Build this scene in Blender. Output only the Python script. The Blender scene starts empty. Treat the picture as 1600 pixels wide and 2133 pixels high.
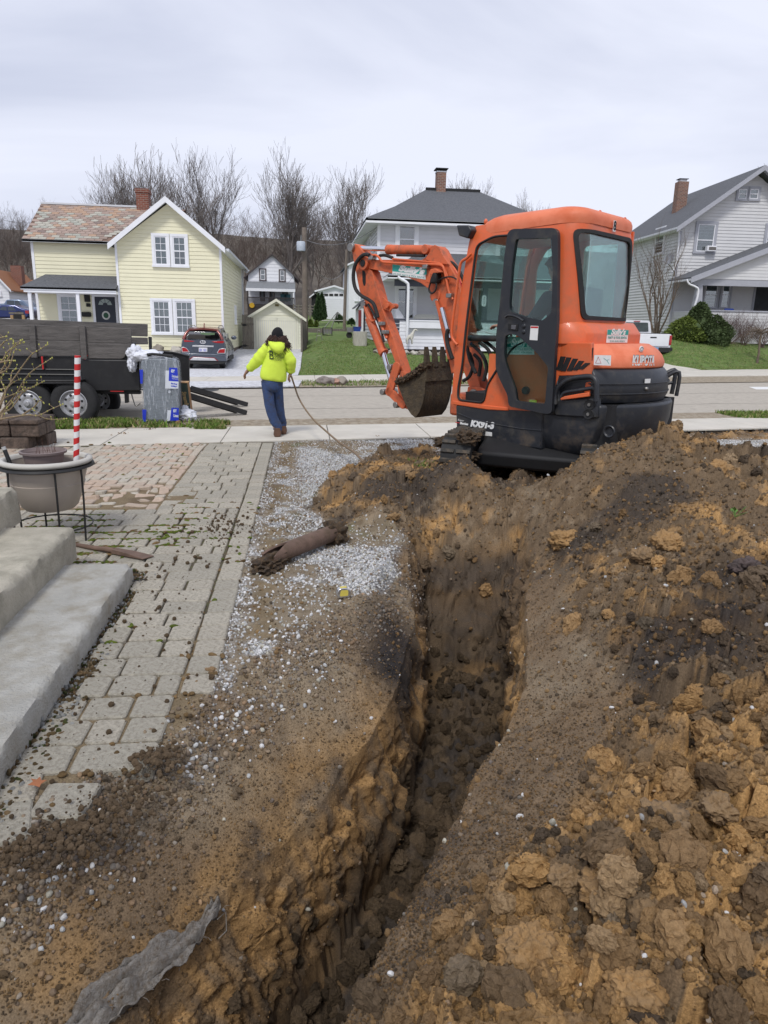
import bpy,bmesh,math,random
import numpy as np
from mathutils import Vector,Matrix,Euler,Quaternion
from mathutils.geometry import tessellate_polygon
R=math.radians
random.seed(7);np.random.seed(7)
S=bpy.context.scene
COL=S.collection
# camera
FPX=1480.0;EYE=1.62;PITCH=14.6;YAW=6.7;ROLL=1.2
RM=(Matrix.Rotation(R(-YAW),3,'Z')@Matrix.Rotation(R(90-PITCH),3,'X')@Matrix.Rotation(R(ROLL),3,'Z'))
cam_d=bpy.data.cameras.new('camera');cam=bpy.data.objects.new('camera',cam_d);COL.objects.link(cam)
cam.matrix_world=Matrix.Translation((0,0,EYE))@RM.to_4x4()
cam_d.sensor_fit='VERTICAL';cam_d.sensor_height=36;cam_d.lens=FPX/2133*36
cam_d.clip_start=0.05;cam_d.clip_end=1500
S.camera=cam
# world, sun, exposure
W=bpy.data.worlds.new('World');S.world=W;W.use_nodes=True
nt=W.node_tree;nt.nodes.clear()
SUN_EL,SUN_ROT=52,200
def N(nt,t,**k):
 n=nt.nodes.new(t)
 for a,b in k.items():
  if a=='inp':
   for i,v in b.items():n.inputs[i].default_value=v
  else:setattr(n,a,b)
 return n
sky=N(nt,'ShaderNodeTexSky',sky_type='NISHITA',sun_disc=False,sun_elevation=R(SUN_EL),sun_rotation=R(SUN_ROT),air_density=1.0,dust_density=2.0)
tc=N(nt,'ShaderNodeTexCoord')
mp=N(nt,'ShaderNodeMapping',inp={3:(1.0,1.0,3.2)})
n1=N(nt,'ShaderNodeTexNoise',inp={'Scale':1.1,'Detail':6,'Roughness':.52,'Distortion':.5})
rp=N(nt,'ShaderNodeValToRGB')
rp.color_ramp.elements[0].position=.36;rp.color_ramp.elements[0].color=(4.3,4.65,5.9,1)
rp.color_ramp.elements[1].position=.64;rp.color_ramp.elements[1].color=(6.9,7.15,8.2,1)
mx=N(nt,'ShaderNodeMix',data_type='RGBA',inp={0:.93})
bg=N(nt,'ShaderNodeBackground',inp={1:.1});wo=N(nt,'ShaderNodeOutputWorld')
L=nt.links.new
L(tc.outputs['Generated'],mp.inputs[0]);L(mp.outputs[0],n1.inputs['Vector']);L(n1.outputs[0],rp.inputs[0])
L(sky.outputs[0],mx.inputs[6]);L(rp.outputs[0],mx.inputs[7]);L(mx.outputs[2],bg.inputs[0]);L(bg.outputs[0],wo.inputs[0])
sd=bpy.data.lights.new('sun','SUN');sd.energy=1.5;sd.angle=R(12);sd.color=(1,.97,.92)
so=bpy.data.objects.new('sun',sd);COL.objects.link(so)
sdir=Vector((math.sin(R(SUN_ROT))*math.cos(R(SUN_EL)),math.cos(R(SUN_ROT))*math.cos(R(SUN_EL)),math.sin(R(SUN_EL))))
so.rotation_euler=sdir.to_track_quat('Z','Y').to_euler()
vs=S.view_settings;vs.view_transform='Standard';vs.look='None';vs.gamma=1;vs.use_curve_mapping=False;vs.exposure=0.36
S.cycles.max_bounces=6;S.cycles.transparent_max_bounces=12;S.cycles.use_denoising=True
# pixel -> place
def ray(px,py):
 return RM@Vector(((px-800)/FPX,-(py-1066.5)/FPX,-1))
def G(px,py,z=0.0):
 d=ray(px,py);t=(z-EYE)/d.z
 return Vector((d.x*t,d.y*t,z))
def At(px,py,Y):d=ray(px,py);t=Y/d.y;return Vector((d.x*t,Y,EYE+d.z*t))
class Frame:
 def __init__(s,o,yaw=0.0):
  s.o=Vector(o);s.yaw=R(yaw);s.Rm=Matrix.Rotation(s.yaw,3,'Z');s.Ri=s.Rm.transposed()
  s.c=s.Ri@(Vector((0,0,EYE))-s.o)
 def _d(s,px,py):return s.Ri@ray(px,py)
 def Y(s,px,py,y=0.0):
  d=s._d(px,py);t=(y-s.c.y)/d.y;p=s.c+d*t;return(p.x,p.z)
 def X(s,px,py,x=0.0):
  d=s._d(px,py);t=(x-s.c.x)/d.x;p=s.c+d*t;return(p.y,p.z)
 def Z(s,px,py,z=0.0):
  d=s._d(px,py);t=(z-s.c.z)/d.z;p=s.c+d*t;return(p.x,p.y)
 def W(s,p):return s.o+s.Rm@Vector(p)
 def thing(s,name,label,cat,group=None):
  e=bpy.data.objects.new(name,None);COL.objects.link(e);e.empty_display_size=.1
  e.location=s.o;e.rotation_euler=(0,0,s.yaw);tag(e,label,cat,group);return e
def tag(o,label=None,cat=None,group=None,kind=None):
 if label:o['label']=label
 if cat:o['category']=cat
 if group:o['group']=group
 if kind:o['kind']=kind
 return o
# materials
MATS={}
def mat(name,col,rough=.6,metal=0.0,var=.12,ns=6.0,bump=0.0,bs=60.0,col2=None,c2=.5,coat=0.0,spec=.5,stretch=None,detail=4,soft=.12,dirt=None):
 if name in MATS:return MATS[name]
 m=bpy.data.materials.new(name);m.use_nodes=True;t=m.node_tree;L=t.links.new
 b=t.nodes['Principled BSDF']
 b.inputs['Roughness'].default_value=rough;b.inputs['Metallic'].default_value=metal
 b.inputs['Coat Weight'].default_value=coat;b.inputs['Specular IOR Level'].default_value=spec
 tc=N(t,'ShaderNodeTexCoord');mp=N(t,'ShaderNodeMapping')
 if stretch:mp.inputs[3].default_value=stretch
 L(tc.outputs['Object'],mp.inputs[0])
 n=N(t,'ShaderNodeTexNoise',inp={'Scale':ns,'Detail':detail,'Roughness':.6});L(mp.outputs[0],n.inputs['Vector'])
 r=N(t,'ShaderNodeValToRGB');L(n.outputs[0],r.inputs[0])
 a=[c*(1-var)for c in col];z=[min(1,c*(1+var))for c in col]
 e=r.color_ramp.elements;e[0].position=.3;e[0].color=(*a,1);e[1].position=.7;e[1].color=(*z,1)
 out=r.outputs[0]
 if col2:
  n2=N(t,'ShaderNodeTexNoise',inp={'Scale':ns*1.7,'Detail':7,'Roughness':.68});L(mp.outputs[0],n2.inputs['Vector'])
  mr=N(t,'ShaderNodeMapRange',inp={1:1-c2-soft,2:1-c2+soft});L(n2.outputs[0],mr.inputs[0])
  mm=N(t,'ShaderNodeMix',data_type='RGBA');L(mr.outputs[0],mm.inputs[0]);L(out,mm.inputs[6]);mm.inputs[7].default_value=(*col2,1)
  out=mm.outputs[2]
 if dirt:
  sp=N(t,'ShaderNodeSeparateXYZ');L(tc.outputs['Object'],sp.inputs[0]);zr=N(t,'ShaderNodeMapRange',inp={1:dirt[0],2:dirt[1],3:.60,4:.38});L(sp.outputs[2],zr.inputs[0])
  n4=N(t,'ShaderNodeTexNoise',inp={'Scale':5,'Detail':12,'Roughness':.74});L(tc.outputs['Object'],n4.inputs['Vector']);ad=N(t,'ShaderNodeMath',operation='ADD');L(n4.outputs[0],ad.inputs[0]);L(zr.outputs[0],ad.inputs[1])
  m4=N(t,'ShaderNodeMapRange',inp={1:1.06,2:1.30,3:0,4:.6});L(ad.outputs[0],m4.inputs[0]);m5=N(t,'ShaderNodeMix',data_type='RGBA');L(m4.outputs[0],m5.inputs[0]);L(out,m5.inputs[6]);m5.inputs[7].default_value=(.20,.145,.095,1);out=m5.outputs[2]
  m6=N(t,'ShaderNodeMapRange',inp={1:1.02,2:1.16,3:rough,4:.95});L(ad.outputs[0],m6.inputs[0]);L(m6.outputs[0],b.inputs['Roughness'])
 L(out,b.inputs['Base Color'])
 if bump:
  n3=N(t,'ShaderNodeTexNoise',inp={'Scale':bs,'Detail':6,'Roughness':.65});L(mp.outputs[0],n3.inputs['Vector'])
  bp=N(t,'ShaderNodeBump',inp={'Strength':min(1,bump),'Distance':.02*max(1,bump)});L(n3.outputs[0],bp.inputs['Height']);L(bp.outputs[0],b.inputs['Normal'])
 MATS[name]=m;return m
def attr_mat(name,attr,rough=.9,bump=.5,bs=80,inst=False,speck=.25,ss=120,spec=.3,sc2=None):
 m=bpy.data.materials.new(name);m.use_nodes=True;t=m.node_tree;L=t.links.new
 b=t.nodes['Principled BSDF'];b.inputs['Roughness'].default_value=rough;b.inputs['Specular IOR Level'].default_value=spec
 a=N(t,'ShaderNodeAttribute',attribute_name=attr);a.attribute_type='INSTANCER' if inst else 'GEOMETRY'
 tc=N(t,'ShaderNodeTexCoord')
 n=N(t,'ShaderNodeTexNoise',inp={'Scale':ss,'Detail':5,'Roughness':.75});L(tc.outputs['Object'],n.inputs['Vector'])
 mr=N(t,'ShaderNodeMapRange',inp={1:.3,2:.7,3:1-speck,4:1+speck});L(n.outputs[0],mr.inputs[0])
 mm=N(t,'ShaderNodeVectorMath',operation='SCALE');L(a.outputs['Color'],mm.inputs[0]);L(mr.outputs[0],mm.inputs['Scale'])
 L(mm.outputs[0],b.inputs['Base Color'])
 n3=N(t,'ShaderNodeTexNoise',inp={'Scale':bs,'Detail':6,'Roughness':.7});L(tc.outputs['Object'],n3.inputs['Vector'])
 bp=N(t,'ShaderNodeBump',inp={'Strength':bump,'Distance':.02});L(n3.outputs[0],bp.inputs['Height']);L(bp.outputs[0],b.inputs['Normal'])
 MATS[name]=m;return m
def glass_mat(name,tint=(.8,.9,.88),refl=.12,rough=.02):
 m=bpy.data.materials.new(name);m.use_nodes=True;t=m.node_tree;L=t.links.new
 t.nodes.remove(t.nodes['Principled BSDF']);o=t.nodes['Material Output']
 tr=N(t,'ShaderNodeBsdfTransparent',inp={0:(*tint,1)});gl=N(t,'ShaderNodeBsdfGlossy',inp={0:(1,1,1,1),1:rough})
 lw=N(t,'ShaderNodeLayerWeight',inp={0:.25});mr=N(t,'ShaderNodeMapRange',inp={1:0,2:1,3:refl,4:min(1,refl+.6)})
 L(lw.outputs['Fresnel'],mr.inputs[0])
 mx=N(t,'ShaderNodeMixShader');L(mr.outputs[0],mx.inputs[0]);L(tr.outputs[0],mx.inputs[1]);L(gl.outputs[0],mx.inputs[2]);L(mx.outputs[0],o.inputs[0])
 MATS[name]=m;return m
# mesh builder
class MB:
 def __init__(s):s.v=[];s.f=[];s.mi=[]
 def add(s,vs,fs,mi=0):
  o=len(s.v);s.v.extend([tuple(v)for v in vs]);s.f.extend([tuple(i+o for i in f)for f in fs]);s.mi.extend([mi]*len(fs));return s
 def box(s,x0,x1,y0,y1,z0,z1,mi=0,M=None):
  v=[Vector((x,y,z))for z in(z0,z1)for x,y in((x0,y0),(x1,y0),(x1,y1),(x0,y1))]
  if M:v=[M@p for p in v]
  return s.add(v,[(0,3,2,1),(4,5,6,7),(0,1,5,4),(1,2,6,5),(2,3,7,6),(3,0,4,7)],mi)
 def prism(s,poly,a,b,axis='y',mi=0):
  n=len(poly)
  def P(p,d):
   return(p[0],d,p[1])if axis=='y' else((d,p[0],p[1])if axis=='x' else(p[0],p[1],d))
  v=[P(p,a)for p in poly]+[P(p,b)for p in poly]
  return s.add(v,[tuple(range(n)),tuple(range(2*n-1,n-1,-1))]+[(i,i+n,(i+1)%n+n,(i+1)%n)for i in range(n)],mi)
 def tube(s,path,r,n=8,mi=0,caps=True,squash=None):
  P=[Vector(p)for p in path];m=len(P)
  if m<2:return s
  rr=r if isinstance(r,(list,tuple))else[r]*m
  up=Vector((0,0,1));t0=(P[1]-P[0]).normalized()
  a=t0.cross(up)if abs(t0.z)<.95 else t0.cross(Vector((1,0,0)));a.normalize();vs=[]
  for i in range(m):
   t=((P[min(i+1,m-1)]-P[max(i-1,0)])).normalized()
   a=(a-t*a.dot(t));a=a.normalized()if a.length>1e-6 else t.orthogonal().normalized()
   b=t.cross(a)
   for k in range(n):
    an=2*math.pi*k/n;vs.append(P[i]+(a*math.cos(an)+b*math.sin(an))*rr[i])
  fs=[(i*n+k,i*n+(k+1)%n,(i+1)*n+(k+1)%n,(i+1)*n+k)for i in range(m-1)for k in range(n)]
  if caps:fs+=[tuple(range(n-1,-1,-1)),tuple((m-1)*n+k for k in range(n))]
  return s.add(vs,fs,mi)
 def cyl(s,p0,p1,r,n=16,mi=0):return s.tube([p0,p1],r,n,mi)
 def lathe(s,prof,c=(0,0,0),n=24,mi=0,closed=False,axis='z',sx=1,sy=1):
  vs=[];m=len(prof)
  for r,z in prof:
   for k in range(n):
    an=2*math.pi*k/n;x,y=r*math.cos(an)*sx,r*math.sin(an)*sy
    vs.append((c[0]+x,c[1]+y,c[2]+z)if axis=='z' else((c[0]+x,c[1]+z,c[2]+y)if axis=='y' else(c[0]+z,c[1]+x,c[2]+y)))
  fs=[(i*n+k,i*n+(k+1)%n,(i+1)*n+(k+1)%n,(i+1)*n+k)for i in range(m-1)for k in range(n)]
  return s.add(vs,fs,mi)
 def loft(s,rings,mi=0,caps=True,closed=True):
  n=len(rings[0]);vs=[p for r in rings for p in r]
  kk=n if closed else n-1
  fs=[(i*n+k,i*n+(k+1)%n,(i+1)*n+(k+1)%n,(i+1)*n+k)for i in range(len(rings)-1)for k in range(kk)]
  if caps:fs+=[tuple(range(n-1,-1,-1)),tuple((len(rings)-1)*n+k for k in range(n))]
  return s.add(vs,fs,mi)
 def blob(s,c,r,sub=2,amp=.2,fr=2.0,mi=0,seed=0):
  bm=bmesh.new();bmesh.ops.create_icosphere(bm,subdivisions=sub,radius=1)
  from mathutils import noise
  vs=[]
  for v in bm.verts:
   k=1+amp*noise.noise(v.co*fr+Vector((seed*3.1,seed*1.7,seed)))*2
   vs.append((c[0]+v.co.x*r[0]*k,c[1]+v.co.y*r[1]*k,c[2]+v.co.z*r[2]*k))
  fs=[tuple(v.index for v in f.verts)for f in bm.faces];bm.free();return s.add(vs,fs,mi)
 def build(s,name,mats,parent=None,smooth=None,bevel=0,seg=2,loc=None):
  me=bpy.data.meshes.new(name);me.from_pydata(s.v,[],s.f)
  for m in(mats if isinstance(mats,(list,tuple))else[mats]):me.materials.append(m)
  if any(s.mi):me.polygons.foreach_set('material_index',s.mi)
  bm=bmesh.new();bm.from_mesh(me);bmesh.ops.recalc_face_normals(bm,faces=bm.faces);bm.to_mesh(me);bm.free()
  if smooth is not None:
   me.polygons.foreach_set('use_smooth',[True]*len(me.polygons));me.set_sharp_from_angle(angle=R(smooth))
  me.update();return link(name,me,parent,bevel,seg,loc)
def link(name,me,parent=None,bevel=0,seg=2,loc=None):
 o=bpy.data.objects.new(name,me);COL.objects.link(o)
 if parent:o.parent=parent
 if loc is not None:o.location=loc
 if bevel:
  b=o.modifiers.new('b','BEVEL');b.width=bevel;b.segments=seg;b.limit_method='ANGLE';b.angle_limit=R(35)
  if len(me.polygons):me.polygons.foreach_set('use_smooth',[True]*len(me.polygons));me.set_sharp_from_angle(angle=R(50))
 return o
def copy_obj(o,parent=None,loc=None,name=None):
 c=o.copy();COL.objects.link(c)
 if parent is not None:c.parent=parent
 if loc is not None:c.location=loc
 return c
def copy_tree(o,parent=None):
 c=o.copy();COL.objects.link(c);c.parent=parent
 for ch in list(o.children):copy_tree(ch,c)
 return c
def npmesh(name,V,F,m,smooth=True,attr=None):
 me=bpy.data.meshes.new(name);V=np.asarray(V,dtype=np.float32);F=np.asarray(F,dtype=np.int32)
 k=F.shape[1]
 me.vertices.add(len(V));me.vertices.foreach_set('co',V.ravel())
 me.loops.add(F.size);me.loops.foreach_set('vertex_index',F.ravel())
 me.polygons.add(len(F));me.polygons.foreach_set('loop_start',np.arange(0,F.size,k,dtype=np.int32));me.polygons.foreach_set('loop_total',np.full(len(F),k,dtype=np.int32))
 me.polygons.foreach_set('use_smooth',np.full(len(F),smooth))
 if attr is not None:
  for nm,dat in attr.items():
   a=me.attributes.new(nm,'FLOAT_COLOR','POINT');a.data.foreach_set('color',np.asarray(dat,dtype=np.float32).ravel())
 me.update(calc_edges=True);me.validate();me.materials.append(m);return me
def wrap_panel(outer,holes,fn,thick,mats,name,parent,step=.06,smooth=40,bevel=0):
 """flat polygon with holes in (s,z) -> cut in slices -> mapped by fn(s,z,d) with real thickness"""
 loops=[[Vector((p[0],p[1],0))for p in lp]for lp in[outer]+holes]
 tri=tessellate_polygon(loops);flat=[p for lp in loops for p in lp]
 bm=bmesh.new();bv=[bm.verts.new(p)for p in flat]
 for t in tri:
  try:bm.faces.new([bv[i]for i in t])
  except ValueError:pass
 if step:
  s0=min(p.x for p in flat);s1=max(p.x for p in flat);k=s0+step
  while k<s1:
   bmesh.ops.bisect_plane(bm,geom=bm.verts[:]+bm.edges[:]+bm.faces[:],plane_co=(k,0,0),plane_no=(1,0,0),dist=1e-5);k+=step
 bm.verts.ensure_lookup_table();bm.verts.index_update()
 n=len(bm.verts);fl=[tuple(v.co[:2])for v in bm.verts]
 vs=[fn(a,b,thick/2)for a,b in fl]+[fn(a,b,-thick/2)for a,b in fl]
 fs=[tuple(v.index for v in f.verts)for f in bm.faces];fs+=[tuple(v.index+n for v in reversed(f.verts))for f in bm.faces]
 fs+=[(e.verts[0].index,e.verts[1].index,e.verts[1].index+n,e.verts[0].index+n)for e in bm.edges if len(e.link_faces)==1]
 bm.free();b=MB();b.add(vs,fs);return b.build(name,mats,parent,smooth=smooth,bevel=bevel)
def rnd_poly(poly,r,k=4):
 out=[];n=len(poly)
 for i in range(n):
  p=Vector(poly[i]).to_2d()if len(poly[i])>2 else Vector(poly[i]);a=Vector(poly[i-1]);b=Vector(poly[(i+1)%n])
  da=(a-p);db=(b-p);ra=min(r,da.length*.45);rb=min(r,db.length*.45)
  pa=p+da.normalized()*ra;pb=p+db.normalized()*rb
  for j in range(k+1):
   t=j/k;q=pa*(1-t)**2+p*2*t*(1-t)+pb*t*t;out.append((q.x,q.y))
 return out
def text_obj(name,s,size,M,parent,m,sx=1.0,extrude=.0008,shear=0,bold=0,align='CENTER'):
 c=bpy.data.curves.new(name,'FONT');c.body=s;c.size=size;c.align_x=align;c.align_y='CENTER';c.extrude=extrude;c.shear=shear;c.offset=bold
 o=bpy.data.objects.new(name,c);COL.objects.link(o)
 me=bpy.data.meshes.new_from_object(o);bpy.data.objects.remove(o)
 me.transform(M@Matrix.Diagonal((sx,1,1,1)));me.materials.clear();me.materials.append(m)
 return link(name,me,parent)
def basis(o,xa,ya):
 xa=Vector(xa).normalized();ya=Vector(ya);ya=(ya-xa*ya.dot(xa)).normalized();za=xa.cross(ya)
 M=Matrix((xa,ya,za)).transposed().to_4x4();M.translation=Vector(o);return M
def skin(name,V,E,Rr,m,parent,sub=2):
 me=bpy.data.meshes.new(name);me.from_pydata([tuple(v)for v in V],E,[]);o=link(name,me,parent)
 me.materials.append(m);md=o.modifiers.new('s','SKIN');md.use_smooth_shade=True
 for i,r in enumerate(Rr):
  sv=me.skin_vertices[0].data[i];sv.radius=r if isinstance(r,tuple)else(r,r);sv.use_root=(i==0)
 sb=o.modifiers.new('u','SUBSURF');sb.levels=sub;sb.render_levels=sub
 dg=bpy.context.evaluated_depsgraph_get();dg.update();ev=o.evaluated_get(dg);mm=bpy.data.meshes.new_from_object(ev)
 bpy.data.objects.remove(o);mm.name=name
 if not mm.materials:mm.materials.append(m)
 return link(name,mm,parent)
# noise
def _h(ix,iy,iz,seed):
 h=(ix.astype(np.uint32)*np.uint32(374761393)+iy.astype(np.uint32)*np.uint32(668265263)+iz.astype(np.uint32)*np.uint32(2246822519)+np.uint32((seed*3266489917)&0xffffffff))
 h=(h^(h>>np.uint32(13)))*np.uint32(1274126177);h=(h^(h>>np.uint32(16)))*np.uint32(2654435761);h=h^(h>>np.uint32(15))
 return(h&np.uint32(0xffffff)).astype(np.float64)/16777215.0
def vn(x,y,z=None,seed=0):
 if z is None:z=np.zeros_like(x)
 fx,fy,fz=np.floor(x),np.floor(y),np.floor(z);ix,iy,iz=fx.astype(np.int64),fy.astype(np.int64),fz.astype(np.int64)
 u,v,w=x-fx,y-fy,z-fz;u=u*u*(3-2*u);v=v*v*(3-2*v);w=w*w*(3-2*w)
 def c(a,b,d):return _h(ix+a,iy+b,iz+d,seed)
 r=0
 for d in(0,1):
  q=(c(0,0,d)*(1-u)+c(1,0,d)*u)*(1-v)+(c(0,1,d)*(1-u)+c(1,1,d)*u)*v
  r=r+q*(w if d else 1-w)
 return r*2-1
def fbm(x,y,z=None,o=4,seed=0,g=.5):
 a=1;s=0;t=0;k=1.0
 for i in range(o):
  s=s+a*vn(x*k+i*17.3,y*k-i*9.1,None if z is None else z*k,seed+i);t+=a;a*=g;k*=2.03
 return s/t
def worley(x,y,seed=0):
 fx,fy=np.floor(x),np.floor(y);ix,iy=fx.astype(np.int64),fy.astype(np.int64);zz=np.zeros_like(ix)
 d1=np.full(x.shape,9.0);d2=np.full(x.shape,9.0);idn=np.zeros(x.shape)
 for a in(-1,0,1):
  for b in(-1,0,1):
   px=fx+a+_h(ix+a,iy+b,zz,seed);py=fy+b+_h(ix+a,iy+b,zz,seed+51);rn=_h(ix+a,iy+b,zz,seed+97)
   d=np.hypot(px-x,py-y);m=d<d1
   d2=np.where(m,d1,np.minimum(d2,d));idn=np.where(m,rn,idn);d1=np.where(m,d,d1)
 return d1,d2,idn
def blocks(x,y,seed=0):
 """broken plates: each cell is a tilted facet at its own height, with cracks between"""
 fx,fy=np.floor(x),np.floor(y);ix,iy=fx.astype(np.int64),fy.astype(np.int64);zz=np.zeros_like(ix)
 d1=np.full(x.shape,9.0);d2=np.full(x.shape,9.0);h=np.zeros(x.shape);rr=np.zeros(x.shape)
 for a in(-1,0,1):
  for b in(-1,0,1):
   q=[_h(ix+a,iy+b,zz,seed+k)for k in range(5)];px=fx+a+q[0];py=fy+b+q[1];d=np.hypot(px-x,py-y);m=d<d1
   f=q[2]+1.5*((q[3]-.5)*(x-px)+(q[4]-.65)*(y-py));d2=np.where(m,d1,np.minimum(d2,d));h=np.where(m,f,h);rr=np.where(m,q[3],rr);d1=np.where(m,d,d1)
 return h,d2-d1,rr
def sst(a,b,x):t=np.clip((x-a)/(b-a),0,1);return t*t*(3-2*t)
def sdpoly(x,y,P):
 """signed distance, positive inside"""
 P=np.array([(p[0],p[1])for p in P]);d=np.full(x.shape,1e9);ins=np.zeros(x.shape,bool);n=len(P)
 for i in range(n):
  a=P[i];b=P[(i+1)%n];e=b-a;wx=x-a[0];wy=y-a[1]
  t=np.clip((wx*e[0]+wy*e[1])/(e@e+1e-12),0,1);d=np.minimum(d,np.hypot(wx-e[0]*t,wy-e[1]*t))
  c=(a[1]>y)!=(b[1]>y)
  with np.errstate(divide='ignore',invalid='ignore'):xx=e[0]*(y-a[1])/(e[1]if e[1]!=0 else 1e-12)+a[0]
  ins^=c&(x<xx)
 return np.where(ins,d,-d)
def scatter(name,P,sc,tint,m,sub=2,amp=.5,variants=5,ns=1.2,label=None,seed=1,flat=.0,smooth=False,parent=None):
 """loose pieces: one object, instances of a few irregular lumps on points"""
 me=bpy.data.meshes.new(name);P=np.asarray(P,dtype=np.float32);me.vertices.add(len(P));me.vertices.foreach_set('co',P.ravel())
 a=me.attributes.new('sc','FLOAT_VECTOR','POINT');a.data.foreach_set('vector',np.asarray(sc,dtype=np.float32).ravel())
 r=np.random.rand(len(P),3).astype(np.float32)*6.283;r[:,:2]=(r[:,:2]-3.14)*(1-flat)*.5
 a=me.attributes.new('rt','FLOAT_VECTOR','POINT');a.data.foreach_set('vector',r.ravel())
 t4=np.ones((len(P),4),dtype=np.float32);t4[:,:3]=tint
 a=me.attributes.new('tint','FLOAT_COLOR','POINT');a.data.foreach_set('color',t4.ravel())
 o=link(name,me,parent);tag(o,label,None,None,'stuff')
 g=bpy.data.node_groups.new(name+'_nodes','GeometryNodeTree');g.interface.new_socket('Geometry',in_out='INPUT',socket_type='NodeSocketGeometry');g.interface.new_socket('Geometry',in_out='OUTPUT',socket_type='NodeSocketGeometry')
 L=g.links.new;gi=N(g,'NodeGroupInput');go=N(g,'NodeGroupOutput');jn=N(g,'GeometryNodeJoinGeometry')
 for k in range(variants):
  ic=N(g,'GeometryNodeMeshIcoSphere');ic.inputs['Subdivisions'].default_value=sub;ic.inputs['Radius'].default_value=.5
  po=N(g,'GeometryNodeInputPosition');ad=N(g,'ShaderNodeVectorMath',operation='ADD');ad.inputs[1].default_value=(k*7.7+seed,k*3.3,k*5.1);L(po.outputs[0],ad.inputs[0])
  nz=N(g,'ShaderNodeTexNoise',inp={'Scale':ns*2,'Detail':6,'Roughness':.72});L(ad.outputs[0],nz.inputs['Vector'])
  sb=N(g,'ShaderNodeVectorMath',operation='SUBTRACT');sb.inputs[1].default_value=(.5,.5,.5);L(nz.outputs['Color'],sb.inputs[0])
  sl=N(g,'ShaderNodeVectorMath',operation='SCALE');sl.inputs['Scale'].default_value=amp;L(sb.outputs[0],sl.inputs[0])
  sp=N(g,'GeometryNodeSetPosition');L(ic.outputs[0],sp.inputs[0]);L(sl.outputs[0],sp.inputs['Offset'])
  sm=N(g,'GeometryNodeSetMaterial');sm.inputs['Material'].default_value=m;L(sp.outputs[0],sm.inputs[0])
  ss=N(g,'GeometryNodeSetShadeSmooth');ss.inputs['Shade Smooth'].default_value=smooth;L(sm.outputs[0],ss.inputs[0])
  gt=N(g,'GeometryNodeGeometryToInstance');L(ss.outputs[0],gt.inputs[0]);L(gt.outputs[0],jn.inputs[0])
 mp=N(g,'GeometryNodeMeshToPoints');L(gi.outputs[0],mp.inputs[0])
 io=N(g,'GeometryNodeInstanceOnPoints');L(mp.outputs[0],io.inputs['Points']);L(jn.outputs[0],io.inputs['Instance']);io.inputs['Pick Instance'].default_value=True
 rv=N(g,'FunctionNodeRandomValue',data_type='INT');rv.inputs[4].default_value=0;rv.inputs[5].default_value=variants-1;L(rv.outputs[2],io.inputs['Instance Index'])
 for nm,so_ in(('rt','Rotation'),('sc','Scale')):
  na=N(g,'GeometryNodeInputNamedAttribute',data_type='FLOAT_VECTOR');na.inputs[0].default_value=nm;L(na.outputs[0],io.inputs[so_])
 L(io.outputs[0],go.inputs[0]);md=o.modifiers.new('scatter','NODES');md.node_group=g
 return o
# MATERIALS
M_soil=attr_mat('soil','tint',rough=.93,bump=.55,bs=90,speck=.42,ss=140,spec=.2)
M_lump=attr_mat('loose_lump','tint',rough=.92,bump=.8,bs=12,inst=True,speck=.3,ss=7,spec=.2)
M_stone=attr_mat('loose_stone','tint',rough=.7,bump=.15,bs=8,inst=True,speck=.12,ss=5,spec=.3)
M_conc=mat('concrete_walk',(.56,.525,.455),.9,var=.12,ns=1.6,bump=.25,bs=120,col2=(.56,.53,.47),c2=.4,detail=8)
M_asph=mat('asphalt',(.38,.34,.285),.93,var=.24,ns=7,bump=.5,bs=60,col2=(.47,.43,.36),c2=.49,detail=12,stretch=(.6,1.6,1))
M_lawn=mat('lawn',(.10,.165,.035),.95,var=.35,ns=3.0,bump=.8,bs=40,col2=(.22,.21,.09),c2=.40,detail=9)
M_yard=mat('far_ground',(.12,.098,.075),.95,var=.3,ns=.6,bump=.6,bs=10,col2=(.085,.072,.055),c2=.5,detail=8)
M_gravel_far=mat('gravel_surface',(.60,.605,.63),.9,var=.30,ns=6,bump=.8,bs=30,col2=(.38,.36,.34),c2=.40,detail=12)
# FAR TERRAIN
ZR=[(-50,-.0),(24.6,0),(30,.42),(34,.85),(50,1.5),(65,2.3),(85,3.5),(110,8),(150,18),(260,24),(900,24)]
ZL=[(-50,-.0),(24.6,0),(28.6,-.05),(31.5,.28),(36,.40),(40,.42),(50,1.2),(65,2.3),(85,3.5),(110,8),(150,18),(260,24),(900,24)]
def zfar(x,y):
 x=np.asarray(x,float);y=np.asarray(y,float)
 w=sst(-.25,1.2,x);w=np.where(y>45,1,w)
 return np.interp(y,*zip(*ZR))*w+np.interp(y,*zip(*ZL))*(1-w)
_zf=zfar
def edge(p0,p1):
 a,b=G(*p0),G(*p1);k=(b.y-a.y)/(b.x-a.x);return lambda x:a.y+k*(x-a.x)
E6=edge((640,783),(1590,770))
def zfar(x,y):
 x=np.asarray(x,float);y=np.asarray(y,float);e=E6(np.clip(x,-10,40));z=_zf(x,y-np.where(x>0,(e-24.6)*np.clip((36-y)/8,0,1),0));q=y-e
 lawn_=np.interp(q,[0,.8,3.0,4.8,12],[0,.13,.98,1.34,1.6]);drive_=np.interp(q,[0,3,8,14],[0,.28,.6,.9]);r=drive_+(lawn_-drive_)*sst(17.0,18.4,x)
 k=sst(12.2,13.6,x)*(1-sst(46,62,y));return z*(1-k)+r*k
def gz(x,y):return float(zfar(np.array(x),np.array(y)))
xs=np.concatenate([np.linspace(-300,-40,27),np.linspace(-38,-6,17),np.linspace(-5,5,41),np.linspace(6,40,18),np.linspace(50,350,25)])
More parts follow.
